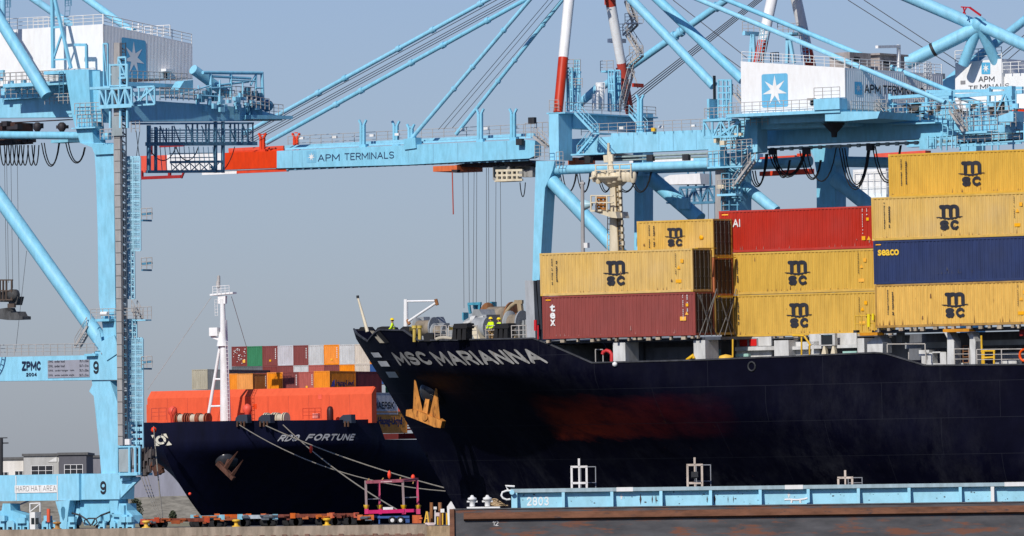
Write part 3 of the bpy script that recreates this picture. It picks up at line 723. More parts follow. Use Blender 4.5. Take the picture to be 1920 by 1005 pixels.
for x0, x1 in ((1385.5, 1401), (1404, 1419)):
    a = Pm(x0, 651, 4.85); b = Pm(x1, 634, 4.85)
    rb_.box((a.x-.05, 4.86, a.z), (b.x+.05, 4.93, b.z))
ship.part('reflector_frame', rb_, SHIPG)
some('window', GLASS, [(1539, 628, 1561, 646)], 4.3, .2); fm = MB()
for (x0, y0, x1, y1) in ((1536, 626, 1539, 648), (1561, 626, 1565, 648), (1536, 625, 1565, 628), (1536, 646, 1565, 648.5)): pbox(fm, MS, x0, y0, x1, y1, 4.2, .35)
ship.part('window_frame', fm, SHIPW)
mb = MB()
for x in (1541, 1562, 1546, 1567): pass
for x in (1545, 1562):
    quad(mb, MS, [(x-1.5, 649), (x+1.5, 649), (x+4, 665), (x-5, 665)], 4.2, .3)
ship.part('support_bracket', mb, CREAM)
some('ledge', mat('orange_ledge', (.62, .26, .02), .6, .15, .2), [(1768, 616, 1817, 623), (1612, 623, 1645, 629.5)], -.15, .9)
mb = MB(); L_ = Pm(1412, 0, 0)
for x0, y0, x1, y1 in ((1486, 629, 1508, 629.5), (1508, 630, 1520, 648)):
    mb.tube(Pm(x0, y0, 1.2), Pm(x1, y1, 1.2), .07)
for x in (1503, 1518): mb.tube(Pm(x, 646 if x > 1510 else 632, 1.2), Pm(x, 667, 1.2), .06)
mb.tube(Pm(1374, 636, .9), Pm(1374, 670, .9), .06)
ship.part('yellow_pipe', mb, YEL)
mb = MB()                                              # railings along the cut-down bulwark at the right
mb.rail(Pm(1664, 661, .45)+Vector((0, 0, -.0)), Pm(1735, 660.5, .45), h=.55, sp=2.5, bars=1, r=.045)
zz = ztop(uC+9)
def rl(x0, x1, y0=683, h=1.0, v=.45, sp=1.5, bars=3): mb.rail(Pm(x0, y0, v), Pm(x1, y0-(x1-x0)*.012, v), h=h, sp=sp, bars=bars)
rl(1790, 1818); rl(1832, 1925, 684, 1.0)
for x in (1704, 1736): mb.tube(Pm(x, 660, .45), Pm(x, 682, .45), .045)
ship.part('railing', mb, mat('rail_grey', (.45, .42, .38), .6, .2, .3, rustcol=(.3, .1, .05)))
some('vent', SHIPW, [(1723, 656, 1742, 667), (1728, 667, 1740, 683), (1737, 661, 1748, 686), (1763, 660, 1774, 686), (1748, 659, 1763, 662), (1748, 681, 1763, 684), (1796, 680, 1816, 685), (1862, 675, 1906, 684), (1840, 682, 1852, 685), (1768, 684, 1780, 686)], 1.4, .7)
mb = MB(); mb.ladder(Pm(1811, 680, 1.3), Pm(1811, 648, 1.3), w=.42, sp=.3); ship.part('ladder', mb, RUSTM)
mb = MB()
for x0, y0, x1, y1 in ((1842, 658, 1842, 682), (1845, 658, 1845, 682), (1864, 658, 1864, 682), (1842, 658, 1866, 658), (1843, 671, 1864, 670), (1840, 629, 1841, 660)): mb.tube(Pm(x0, y0, .5), Pm(x1, y1, .5), .07)
ship.part('yellow_gate', mb, YEL)
lb = MB(); c_ = Pm(1921, 666, .42); n_ = 20
for k in range(n_):
    a0, a1 = 2*math.pi*k/n_, 2*math.pi*(k+1)/n_
    lb.tube((c_.x+.36*math.cos(a0), c_.y, c_.z+.38*math.sin(a0)), (c_.x+.36*math.cos(a1), c_.y, c_.z+.38*math.sin(a1)), .09, n=8, cap=False)
single('life_ring', 'orange life ring hanging on the deck railing at the right edge', 'life ring', MS, lb, mat('life_ring_orange', (.80, .10, .02), .5, .05), tuple(c_))
some('floodlight_housing', SHIPG, [(1681, 624, 1691, 642)], 2.2, .4)
some('long_locker', SHIPG, [(1842, 636, 1925, 648), (1865, 660, 1925, 672)], 3.4, .3)
some('recess_shelf', SHIPG, [(1697, 641, 1775, 654)], 5.2, .3)
some('red_panel', mat('dark_red_panel', (.22, .01, .01), .6, .05), [(1911, 615, 1930, 630)], .9, .2)
# twist-lock shoes & bits under the container edges
mb = MB(); r = random.Random(5)
for (ua, ub, zz, v) in ((.2, 12.6, -.14, .1), (uB+.1, uC-1.8, z1-.14, VC), (uC+.1, uE, zc-.14, .05)):
    x = ua
    while x < ub:
        w = .1+.25*r.random(); mb.box((x, v, zz-.06-r.random()*.08), (x+w, v+.25, zz+.12)); x += w+.15+r.random()*.9
ship.part('lashing_shoes', mb, mat('shoe_steel', (.40, .33, .24), .7, .3, .35), stuff=True)
# crossed lashing rods on the stack ends
mb = MB()
def rod(u, v0, za, v1, zb): mb.tube((u, v0, za), (u, v1, zb), .035, n=6)
for v0 in (.1, VB+.1):
    rod(12.35, v0, 2.8, v0+2.3, -.05); rod(12.35, v0+2.3, 2.8, v0+.1, -.05); rod(12.42, v0+2.35, 3.1, v0+.7, -.05); rod(12.42, v0+.2, 2.7, v0+1.6, -.05)
ship.part('lashing_rod', mb, mat('rod_grey', (.16, .15, .14), .6, .2))
mb = MB()
for u in (12.28,): mb.box((u, 0, 5.82), (u+.25, 2.4, 5.86))
mb.box((12.28, VB+.1, 2.57), (12.5, VB+2.4, 2.63)); mb.box((12.28, VB+.1, 5.19), (12.5, VB+2.4, 5.25))
ship.part('bridge_fitting', mb, YEL)
# small platform with a railing left of stack C
mb = MB(); mb.rail(Pm(1604, 622, -.1), Pm(1640, 621, -.1), h=1.05, sp=.55, bars=2, r=.04); pb2 = MB(); pbox(pb2, MS, 1600, 619, 1606, 624, -.2, .4)
ship.part('platform_railing', mb, YEL); ship.part('junction_box', pb2, DARK)
mb = MB(); mb.tube(Pm(1629, 613, -.25), Pm(1629, 589, -.25), .12); mb.tube(Pm(1637, 600, -.25), Pm(1637, 588, -.25), .08); ship.part('yellow_canister', mb, mat('bright_yellow', (.80, .62, .01), .5, .05))
# gate with red hose on main deck forward
mb = MB(); mb.rail(Pm(1117, 679, 1.0), Pm(1131, 679, 1.0), h=.85, sp=.6, bars=1, r=.04); ship.part('hose_stand', mb, GREY)
mb = MB(); mb.path([Pm(1147, 679, 1.0), Pm(1147, 664, 1.0), Pm(1143, 659, 1.0), Pm(1137, 657, 1.0), Pm(1131, 660, 1.0), Pm(1130, 664, 1.0)], .13, 8); ship.part('red_hose', mb, mat('red_hose_rubber', (.55, .015, .02), .5, .05))
mb = MB(); mb.lathe(Pm(1153, 683, .3), [(.02, -.18), (.16, -.1), (.18, 0), (.16, .1), (.02, .18)], axis='z'); ship.part('deck_lamp', mb, LETW)
mb = MB(); mb.path([Pm(1288, 675, .45), Pm(1300, 666, .45), Pm(1301, 672, .45)], .12); mb.lathe(Pm(1361, 670, .8), [(.5, -.1), (.45, .1), (.05, .2)]); ship.part('yellow_bollard', mb, YEL)

# ------------------------------------------------------------------ forecastle equipment
def deckz(x, y=636): return Pm(x, y, 3.0).z
FZ = ZD-1.0
VW = 7.0
BREAK = mat('breakwater_grey', (.36, .38, .40), .6, .12, .08)
mb = MB(); quad(mb, MS, [(984, 526), (1000, 526), (1004, 636), (988, 636)], .6, .3); ship.part('wing_plate', mb, BREAK)
mb = MB(); quad(mb, MS, [(1000, 526), (1004, 526), (1013, 636), (1004, 636)], .55, .4); quad(mb, MS, [(1006, 525), (1012, 525), (1018, 636), (1014, 636)], .6, .5); ship.part('cell_guide', mb, mat('cell_guide_dark', (.03, .035, .045), .5, .2, .1))
mb = MB(); mb.box((-1.0, 2.0, FZ), (-.7, CV*2-2, -.3)); ship.part('deckhouse_front', mb, BREAK)
mb = MB(); mb.tube(Pm(1009, 636, .2), Pm(1009, 610, .2), .05); mb.tube(Pm(1004, 620, .1), Pm(1004, 600, .1), .11); ship.part('red_lamp_post', mb, mat('red_lamp', (.6, .01, .02), .5))
# davit
def davit():
    t = Thing('davit', 'white davit post with a triangular arm on the bow of the black ship', 'davit', MS, tuple(Pm(761, 636, 9)))
    v = 9
    t.part('post', MB().tube(Pm(761, 642, v), Pm(761, 561, v), .18, .15), WHITE)
    t.part('arm', MB().tube(Pm(762, 565, v), Pm(818, 564, v), .07).tube(Pm(765, 603, v), Pm(819, 567, v), .09), WHITE)
    t.part('hook', MB().tube(Pm(817, 561, v), Pm(820, 572, v), .12).tube(Pm(763, 600, v), Pm(768, 608, v), .12), RUSTM)
davit()
t = Thing('jackstaff', 'thin leaning cream pole at the very tip of the bow', 'flagpole', MS, tuple(Pm(688, 620, 13)))
t.part('pole', MB().tube(Pm(689, 622, 13), Pm(671, 558, 13), .13, .07), CREAM); t.part('cap', MB().tube(Pm(671, 559, 13), Pm(670.5, 554, 13), .1), DARK)
# winches (drum with flanges, frame, motor)
def winch(label, x, y, v, R, Wd, m=SHIPG, spool=None):
    spool = spool or mat('spooled_rope', (.24, .20, .15), .9, .25)
    c = Pm(x, y, v); t = Thing('mooring_winch', label, 'winch', MS, (c.x, c.y, FZ), 'winches on the forecastle')
    b = MB(); b.lathe(c, [(R, -Wd/2-.1), (R, -Wd/2), (R*.55, -Wd/2), (R*.55, Wd/2), (R, Wd/2), (R, Wd/2+.1)], n=20, axis='x'); t.part('drum', b, m)
    b = MB(); b.lathe(c, [(R*.72, -Wd*.44), (R*.72, Wd*.44)], n=20, axis='x'); t.part('rope', b, spool)
    b = MB()
    for k in (-1, 1):
        b.prismv([(c.y-R*.3, -.75), (c.y-R*.3, c.z+.25), (c.y+R*.3, c.z+.25), (c.y+R, -.75)], c.x+k*(Wd/2+.3)-.08, c.x+k*(Wd/2+.3)+.08)
    b.tube(c-Vector((Wd*.8, 0, 0)), c+Vector((Wd*.8, 0, 0)), .15); b.box((c.x+Wd/2+.4, c.y-.2, -.75), (c.x+Wd/2+1.1, c.y+.4, c.z+.3)); t.part('stand', b, m)
winch('grey mooring winch nearest the davit on the black ship', 798, 615, 8, .75, 1.3)
winch('grey winch with dark reel behind the yellow rollers on the bow', 826, 622, 6, .6, .8)
winch('large grey rope reel right in front of the container stacks', 968, 608, 4, .95, .9)
winch('rusty brown mooring winch behind the two workers at the rail', 938, 596, 10, 1.1, 1.9, RUSTM)
t = Thing('windlass', 'tall grey anchor windlass housing with sloping top in the middle of the bow deck', 'windlass', MS, (Pm(895, 620, 8).x, 8, FZ))
b = MB(); quad(b, MS, [(862, 640), (868, 603), (884, 592), (888, 580), (898, 580), (904, 590), (912, 590), (912, 640)], 7.5, 2.2); t.part('housing', b, SHIPG)
b = MB(); quad(b, MS, [(868, 604), (905, 592), (906, 596), (870, 608)], 7.3, .15); b.tube(Pm(885, 600, 7.2), Pm(893, 600, 7.2), .3); t.part('cover_edge', b, SHIPW)
b = MB(); b.lathe(Pm(905, 615, 6.6), [(.75, -.5), (.75, .5)], n=18, axis='x'); t.part('gear_case', b, SHIPG)
b = MB(); quad(b, MS, [(880, 616), (891, 612), (902, 640), (892, 640)], 5.6, .8); t.part('chain_pipe', b, CREAM)
t = Thing('cable_guard', 'tan curved guard arch and lattice beside the container stacks', 'frame', MS, (Pm(965, 620, 6).x, 6, FZ))
b = MB(); b.path([Pm(x, y, 8) for x, y in ((946, 597), (950, 583), (958, 574), (966, 568), (974, 566))], .14); b.beam(Pm(974, 563, 8), Pm(980, 610, 8), .3); b.beam(Pm(966, 566, 8), Pm(980, 566, 8), .25); b.box(tuple(Pm(946, 640, 8)), tuple(Pm(980, 600, 9))); t.part('arch', b, mat('tan_paint', (.36, .28, .17), .7, .2, .2))
def chocks(label, x0, x1):
    c = Pm((x0+x1)/2, 636, 1.0); t = Thing('fairlead', label, 'fairlead', MS, tuple(c), 'black fairlead blocks along the bow rail')
    v = .9; b = MB()
    for i in range(3):
        xx = x0+(x1-x0)*i/2.6; quad(b, MS, [(xx-3, 637), (xx-1, 614), (xx+5, 613), (xx+5, 637)], v, .8)
    quad(b, MS, [(x0-2, 616), (x0+1, 607), (x1, 606), (x1+2, 613), (x1, 616)], v-.05, .95); t.part('housing', b, BLACK)
    b = MB()
    for i in range(2): xx = x0+(x1-x0)*(i+.75)/2.6; quad(b, MS, [(xx-1, 637), (xx+2, 630), (xx+7, 629), (xx+9, 637)], v+.2, .4)
    t.part('roller', b, RUSTM)
chocks('black roller fairlead in front of the windlass', 850, 874); chocks('black roller fairlead to the right of the standing worker', 928, 952)
t = Thing('bollard', 'pair of yellow bollards at the bow rail beside the davit', 'bollard', MS, (Pm(782, 637, 4).x, 4, FZ))
b = MB()
for x in (777, 787): b.tube(Pm(x, 641, 4), Pm(x, 614, 4), .12); b.lathe(Pm(x, 613, 4), [(.19, -.1), (.19, .1)])
for x in (768, 842, 848): b.box(tuple(Pm(x, 620, 5)), tuple(Pm(x+9, 613, 5.6)))
t.part('post', b, mat('worn_yellow', (.55, .40, .08), .6, .2, .2))
t = Thing('machinery_box', 'dark machinery box and pale bundle on deck right of the yellow bollards', 'machine', MS, (Pm(805, 637, 3).x, 3, FZ))
b = MB(); quad(b, MS, [(793, 628), (800, 624), (812, 626), (812, 640), (795, 640)], 3, 1.2); t.part('motor', b, BLACK)
b = MB(); b.path([Pm(x, y, 2.5) for x, y in ((818, 636), (824, 634), (832, 633), (840, 634), (848, 636))], .13, 8); t.part('rope_bundle', b, HAWSER)
b = MB(); quad(b, MS, [(826, 615), (846, 613), (848, 640), (826, 640)], 6.5, .8); quad(b, MS, [(780, 600), (786, 594), (794, 594), (800, 640), (782, 640)], 11, .8); quad(b, MS, [(812, 596), (820, 594), (827, 610), (829, 640), (818, 640)], 10, .8); t.part('stanchion', b, SHIPG)
t = Thing('bow_bulwark_fitting', 'dark mooring fittings on the raised bow bulwark', 'fairlead', MS, (Pm(720, 617, 10).x, 10, FZ))
b = MB(); quad(b, MS, [(702, 622), (708, 614), (716, 612), (728, 614), (731, 620)], 10, 1.2); quad(b, MS, [(670, 620), (676, 613), (684, 613), (690, 620)], 14, 1.0); quad(b, MS, [(750, 617), (756, 612), (768, 613), (772, 630)], 7, .8); t.part('fitting', b, BLACK)
mb = MB()                                              # pale edge of the mooring opening at the stem
w_ = [on_hull(x, y, .06) for x, y in ((694, 620), (702, 620), (722, 643), (713, 643))]; mb.add(w_, [(0, 1, 2, 3)])
w_ = [on_hull(x, y, .05) for x, y in ((703, 622), (712, 620), (731, 642), (723, 644))]
ship.part('fairlead_lip', mb, CREAM); ship.part('mooring_opening', MB().add(w_, [(0, 1, 2, 3)]), BLACK)
t = Thing('forecastle_railing', 'pale tube railing along the bow deck edge of the black ship', 'railing', MS, (Pm(900, 637, .5).x, .5, FZ))
b = MB()
for x0, x1 in ((812, 834), (838, 848), (880, 892), (908, 926), (956, 984)):
    a = on_hull(x0, 637); c = on_hull(x1, 636.5); a.y += .25; c.y += .25; b.rail(a, c, h=.95, sp=.8, bars=3, r=.035)
t.part('rails', b, mat('rail_grey', (.45, .42, .38)))
# ------------------------------------------------------------------ foremast
def foremast():
    v = 12; P = lambda x, y, dv=0: MS.at(x, y, v+dv)
    base = P(1156, 560); t = Thing('foremast', 'cream foremast with radar platforms rising behind the front yellow containers', 'mast', MS, tuple(base))
    t.part('pole', MB().tube(P(1157, 640), P(1155, 345), .58, .44, n=16).lathe(P(1153, 342), [(.45, -.35), (1.15, .25), (1.3, .36), (1.3, .42), (.3, .44)], n=16), CREAM)
    t.part('topmast', MB().tube(P(1147, 332), P(1142, 285), .20, .15).tube(P(1141, 286), P(1141, 268), .09).beam(P(1133, 298), P(1150, 296), .2, .5).tube(P(1150, 328), P(1144, 296), .12), CREAM)
    b = MB()
    for x, y, rr in ((1115, 328, .28), (1122, 331, .3), (1132, 326, .28), (1163, 325, .4), (1172, 327, .35), (1180, 328, .38), (1187, 329, .3), (1144, 331, .4), (1152, 329, .4)):
        b.lathe(P(x, y+4, -.6), [(rr*.5, -.35), (rr*.8, -.1), (rr*.85, .25), (rr*.6, .4)])
    b.beam(P(1108, 334, -.6), P(1188, 333, -.6), .3, .14); t.part('lamp', b, CREAM)
    b = MB()
    for x in (1117, 1140, 1162, 1183): b.tube(P(x, 330, -1), P(x, 309, -1), .05)
    b.tube(P(1115, 310, -1), P(1184, 308, -1), .05); b.tube(P(1115, 320, -1), P(1184, 318, -1), .04)
    b.tube(P(1110, 334, -1), P(1116, 330, -1), .1)
    t.part('platform_railing', b, CREAM)
    b = MB(); quad(b, MS, [(1108, 395), (1154, 397), (1157, 409), (1146, 408)], v-1.3, 1.6); b.box(tuple(P(1107, 397, -1.5)), tuple(P(1152, 393, .2))); t.part('bracket', b, CREAM)
    b = MB()
    for x in (1108, 1118, 1138): b.tube(P(x, 395, -1.4), P(x, 366, -1.4), .06)
    b.tube(P(1107, 367, -1.4), P(1150, 367, -1.4), .05); b.tube(P(1107, 380, -1.4), P(1150, 380, -1.4), .05); t.part('railing', b, CREAM)
    b = MB()
    for x in (1119, 1127, 1135): b.beam(P(x, 392, -1), P(x, 371, -1), .16)
    for y in (371, 378, 385, 391): b.beam(P(1118, y, -1), P(1137, y, -1), .16)
    t.part('lamp_cage', b, mat('rust_orange', (.40, .16, .03), .7, .2, .3))
    b = MB(); b.lathe(P(1110, 386, -1.2), [(.12, .9), (.25, .4), (.5, .05), (.62, -.35)][::1], n=16, axis='x')
    t.part('horn', MB().tube(P(1094, 384, -1.2), P(1110, 383, -1.2), .42, .14, n=16), mat('horn_blue', (.35, .55, .62), .4))
    b = MB(); b.ladder(P(1165, 470, -.4), P(1159, 350, -.4), w=.42, sp=.32, r=.05); b.path([P(1160, 350, -.5), P(1163, 400, -.5), P(1168, 470, -.5)], .07); t.part('ladder', b, mat('ladder_gold', (.24, .17, .08), .6, .2, .2))
    b = MB(); b.ladder(P(1142, 470, .5), P(1143, 400, .5), w=.3, sp=.35); t.part('side_ladder', b, CREAM)
    b = MB()
    for k in range(9): b.cbox(P(1163+k*.7, 352+13*k, -.6), (.16, .2, .3))
    t.part('clamp', b, CREAM)
foremast()
def lamp_post():
    v = 4.5; P = lambda x, y: MS.at(x, y, v+4)
    t = Thing('light_pole', 'slim grey pole with cross bars standing left of the cream foremast', 'pole', MS, tuple(P(1094, 560)))
    t.part('pole', MB().tube(P(1094, 600), P(1092, 345), .16, .12), DUCT)
    t.part('crossbar', MB().tube(P(1088, 344), P(1096, 344), .1).tube(P(1092, 344), P(1092, 338), .06), DUCT)
    t.part('lamp', MB().cbox(P(1100, 460), (.3, .3, .35)), LETW)
lamp_post()

# ------------------------------------------------------------------ people
HIVIS = mat('hi_vis_yellow', (.62, .85, .01), .7, .05); SKIN = mat('skin', (.45, .25, .16), .6, .05); TAN = mat('tan_trousers', (.42, .27, .12), .8, .1); HELM = mat('helmet_yellow', (.85, .62, .01), .35, .03); HAIR = mat('hair_dark', (.02, .015, .01), .8)
NVY = mat('navy_trousers', (.02, .025, .05), .8)
def skin_mesh(name, pts, edges, radii, m, sub=1):
    me = bpy.data.meshes.new('tmp'); me.from_pydata(pts, edges, []); ob = bpy.data.objects.new('tmp', me); C.objects.link(ob)
    md = ob.modifiers.new('Skin', 'SKIN')
    for i, r in enumerate(radii):
        me.skin_vertices[0].data[i].radius = (r, r) if not isinstance(r, tuple) else r
    me.skin_vertices[0].data[0].use_root = True
    md.use_smooth_shade = True; s2 = ob.modifiers.new('Subsurf', 'SUBSURF'); s2.levels = sub; s2.render_levels = sub
    dg = bpy.context.evaluated_depsgraph_get(); out = bpy.data.meshes.new_from_object(ob.evaluated_get(dg)); out.name = name
    bpy.data.objects.remove(ob); out.materials.clear(); out.materials.append(m)
    for p in out.polygons: p.use_smooth = True
    return out
def person(label, fr, base, face=0.0, hands=None, trousers=TAN, lean=0.0):
    """1.75 m figure standing at base; face = heading in degrees in the frame (0 looks along +u)"""
    root = bpy.data.objects.new('person', None); C.objects.link(root); root['label'] = label; root['category'] = 'person'; root['group'] = 'workers in yellow on the bow'
    root.matrix_world = fr.M @ Matrix.Translation(base) @ Matrix.Rotation(math.radians(face), 4, 'Z')
    # x forward, y left
    J = {'pel': (0, 0, .95), 'waist': (.0, 0, 1.12), 'chest': (.01+lean, 0, 1.34), 'neck': (.02+lean, 0, 1.50), 'chin': (.05+lean, 0, 1.585), 'head': (.035+lean, 0, 1.68)}
    hands = hands or ((.30, .22, 1.02), (.28, -.20, 1.00))
    pts = []; rad = []; ed = []
    def v(p, r): pts.append(tuple(p)); rad.append(r); return len(pts)-1
    def e(a, b): ed.append((a, b))
    pel = v(J['pel'], .15); wa = v(J['waist'], .14); ch = v(J['chest'], .165); nk = v(J['neck'], .065); cn = v(J['chin'], .075); hd = v(J['head'], .10)
    e(pel, wa); e(wa, ch); e(ch, nk); e(nk, cn); e(cn, hd)
    ns = v((J['chin'][0]+.075, 0, 1.635), .02); e(cn, ns)
    for k, h in ((1, hands[0]), (-1, hands[1])):
        sh = v((.01+lean, k*.19, 1.43), .07); el = v(((h[0])*.35, k*.27, (1.43+h[2])/2-.06), .048); wr = v(h, .032)
        e(ch, sh); e(sh, el); e(el, wr)
        pm = v((h[0]+.07, h[1], h[2]-.01), .034); e(wr, pm)
        for i in range(4):
            f1 = v((h[0]+.115, h[1]+(i-1.5)*.021, h[2]-.02), .0095); f2 = v((h[0]+.15-abs(i-1.3)*.006, h[1]+(i-1.5)*.022, h[2]-.045), .008); e(pm, f1); e(f1, f2)
        th = v((h[0]+.07, h[1]-k*.05, h[2]-.005), .010); e(pm, th)
    for k in (1, -1):
        hp = v((0, k*.10, .88), .10); kn = v((.03, k*.11, .49), .065); an = v((-.01, k*.11, .09), .045); to = v((.14, k*.12, .04), .04)
        e(pel, hp); e(hp, kn); e(kn, an); e(an, to)
    o = bpy.data.objects.new('body', skin_mesh('body', pts, ed, rad, SKIN, 1)); C.objects.link(o); o.parent = root
    # jacket
    jp = [(0, 0, .86), (0, 0, 1.12), (.01+lean, 0, 1.34), (.02+lean, 0, 1.47)]; jr = [.175, .165, .19, .09]; je = [(0, 1), (1, 2), (2, 3)]
    for k, h in ((1, hands[0]), (-1, hands[1])):
        n = len(jp); jp += [(.01+lean, k*.19, 1.43), (h[0]*.35, k*.27, (1.43+h[2])/2-.06), (h[0]*.9, h[1]*.98, h[2]+.01)]; jr += [.092, .07, .055]; je += [(2, n), (n, n+1), (n+1, n+2)]
    o = bpy.data.objects.new('jacket', skin_mesh('jacket', jp, je, jr, HIVIS)); C.objects.link(o); o.parent = root
    tp = [(0, 0, .93)]; tr = [.165]; te = []
    for k in (1, -1):
        n = len(tp); tp += [(0, k*.10, .84), (.03, k*.11, .49), (-.01, k*.11, .12)]; tr += [.115, .085, .075]; te += [(0, n), (n, n+1), (n+1, n+2)]
    o = bpy.data.objects.new('trousers', skin_mesh('trousers', tp, te, tr, trousers)); C.objects.link(o); o.parent = root
    def lp(name, mb, m):
        ob = bpy.data.objects.new(name, mb.mesh(name, m)); C.objects.link(ob); ob.parent = root
    hx = J['head'][0]
    lp('helmet', MB().lathe((hx, 0, 1.70), [(.165, 0), (.165, .015), (.135, .02), (.125, .08), (.085, .125), (.02, .14)], n=18), HELM)
    lp('hair', MB().lathe((hx-.02, 0, 1.60), [(.09, 0), (.108, .05), (.112, .10)], n=14), HAIR)
    lp('reflective_stripe', MB().lathe((.0, 0, 1.0), [(.185, 0), (.187, .05)], n=18).lathe((.005, 0, 1.2), [(.195, 0), (.2, .05)], n=18), mat('reflective_band', (.55, .56, .50), .3))
    b = MB(); 
    for k in (1, -1): b.lathe((hx+.085, k*.035, 1.672), [(.004, -.012), (.013, 0), (.004, .012)], n=8)
    b.box((hx+.088, -.03, 1.60), (hx+.098, .03, 1.608)); lp('face', b, HAIR)
    b = MB()
    for k in (1, -1): b.box((-.12, k*.12-.05, 0), (.20, k*.12+.05, .07))
    lp('boots', b, BLACK)
def stand(x, ytop_px, v, **k): pass
p = Pm(736, 596, 8.5); person('worker in a yellow jacket and helmet standing alone at the bow tip', MS, Vector((p.x, 8.5, p.z-1.84)), face=-150, trousers=HIVIS)
p = Pm(920.5, 594, 1.9); person('worker in yellow jacket and tan trousers standing between the black fairleads', MS, Vector((p.x, 1.9, p.z-1.84)), face=-100)
p = Pm(936, 595, 5.5); person('worker mostly hidden behind the right-hand black fairlead, yellow helmet showing', MS, Vector((p.x, 5.5, p.z-1.84)), face=-120)
# ================================================================== the far ship (bow towards us)
RS = Fr(303, 795, 1062, 32)                           # u = to its port side, v = aft, origin at the tip
RW = -RS.M.translation.z; CVR = 0.0
RHZ = 0.0
def rstem(z): h = -z; return 0 if h < 0 else (.10*h if h < 3.2 else .32+.62*(h-3.2)+.045*(h-3.2)**2)
BR = 16.0
def rb(s, z):
    h = max(0, min(1, (z-RW)/(-3.0-RW))); q = s-rstem(z)
    if q <= 0: return 0
    L = 90-(90-25)*h**1.3; n = 2.4
    return BR*(1-(1-min(1, q/L))**n)
def r_on(px, py, off=0):
    u = 40.0                                          # march from our side inwards along the ray (u decreasing is farther for port side)
    best = None
    v = -2.0
    while v < 160:
        p = RS.at(px, py, v)
        if v > rstem(p.z) and abs(p.x) <= rb(v, p.z): return Vector((p.x+off, v, p.z))
        v += .05
    return p
RHULL = mat('navy_hull_paint', (.0030, .0042, .022), .6, .2, .10, rustcol=(.012, .012, .028), spec=.15, streak=(.5, .5, .12))
# deck edge heights (v, z): measured along the port side
rtop = []
for x, y in ((300, 793), (340, 791), (430, 789), (560, 788), (655, 787)):
    p = r_on(x, y+3); rtop.append((p.y, RS.at(x, y, p.y).z))
rtop = [(0, rtop[0][1])]+[q for q in rtop if q[0] > .4]
pe = RS.atu(700, 786, BR); rtop.append((pe.y, pe.z))
p1 = RS.atu(712, 800, BR); p2 = RS.atu(722, 824, BR)
rtop += [(pe.y+1.2, pe.z-.3), (p2.y, p2.z), (p2.y+140, p2.z)]
def rzt(s):
    for (a, za), (b, zb) in zip(rtop, rtop[1:]):
        if a <= s <= b: return za+(zb-za)*(s-a)/max(1e-6, b-a)
    return rtop[0][1]
rship = Thing('container_ship', 'navy-hulled container ship RDO FORTUNE moored in the background with an orange breakwater', 'ship', RS, (0, 10, RW))
ss = sorted(set([.02+26*(i/40)**1.5 for i in range(41)]+[q[0] for q in rtop]+[26+i*4 for i in range(1, 33)]))
hm = MB(); NR = 22
for sgn in (1, -1):
    vs = []
    for s_ in ss:
        zt = rzt(s_)
        for j in range(NR+1):
            z = RW-1+(zt-RW+1)*j/NR; b = rb(s_, z); sv = s_
            if b <= 0: sv = max(s_, rstem(z)); b = 0
            vs.append((sgn*b, sv, z))
    fs = [(i*(NR+1)+j, (i+1)*(NR+1)+j, (i+1)*(NR+1)+j+1, i*(NR+1)+j+1) for i in range(len(ss)-1) for j in range(NR)]
    hm.add(vs, fs if sgn < 0 else [f[::-1] for f in fs], True)
rship.part('hull', hm, RHULL)
dm = MB()
for a_, b_ in zip(ss, ss[1:]):
    za, zb = rzt(a_)-.02-(a_ > 1), rzt(b_)-.02-(b_ > 1)
    ha, hbb = max(.01, rb(a_, za)-.1), max(.01, rb(b_, zb)-.1)
    dm.add([(-ha, a_, za), (ha, a_, za), (hbb, b_, zb), (-hbb, b_, zb)], [(0, 1, 2, 3)])
ORG = mat('breakwater_orange', (.68, .070, .006), .7, .06, .0, spec=.1)
rship.part('deck', dm, mat('deck_red', (.45, .06, .03), .6, .1))
# breakwater
LB = RS.atu(696, 780, BR).y-.6
bw = MB(); zt_l = RS.at(275, 737, LB).z; zt_r = RS.at(694, 721, LB).z; zk = 1.1
ul = RS.at(276, 737, LB).x; ur = RS.at(694, 722, LB).x; ztp = (zt_l+zt_r)/2
zb_ = RS.at(690, 775, LB).z-1.2
bw.prismv([(LB, zb_), (LB, ztp-.95), (LB+.9, ztp), (LB+1.15, ztp), (LB+.35, ztp-.95), (LB+.35, zb_)], ul, ur)
bw.prismv([(LB, zb_), (LB, ztp-.95), (LB+.9, ztp-.1), (LB+1.1, ztp-.1), (LB+1.1, zb_)], ur, ur+.2)
bw.box((ul-.2, LB+.1, zb_), (ul, LB+1.1, ztp-1.7))
rship.part('breakwater', bw, ORG)
mb = MB()
for k in range(1, 11): u_ = ul+(ur-ul)*k/11; mb.box((u_-.03, LB-.012, zb_), (u_+.03, LB-.002, ztp-.98))
rship.part('panel_seam', mb, mat('seam_orange', (.48, .045, .008), .7), stuff=True)
mb = MB(); r = random.Random(9)
for x, y in ((402, 757), (478, 762), (600, 744)): 
    p = RS.at(x, y, LB-.03); mb.box((p.x-.3, LB-.03, p.z-.3), (p.x+.25, LB-.01, p.z+.3))
rship.part('touch_up_paint', mb, mat('touch_up', (.78, .075, .02), .5))
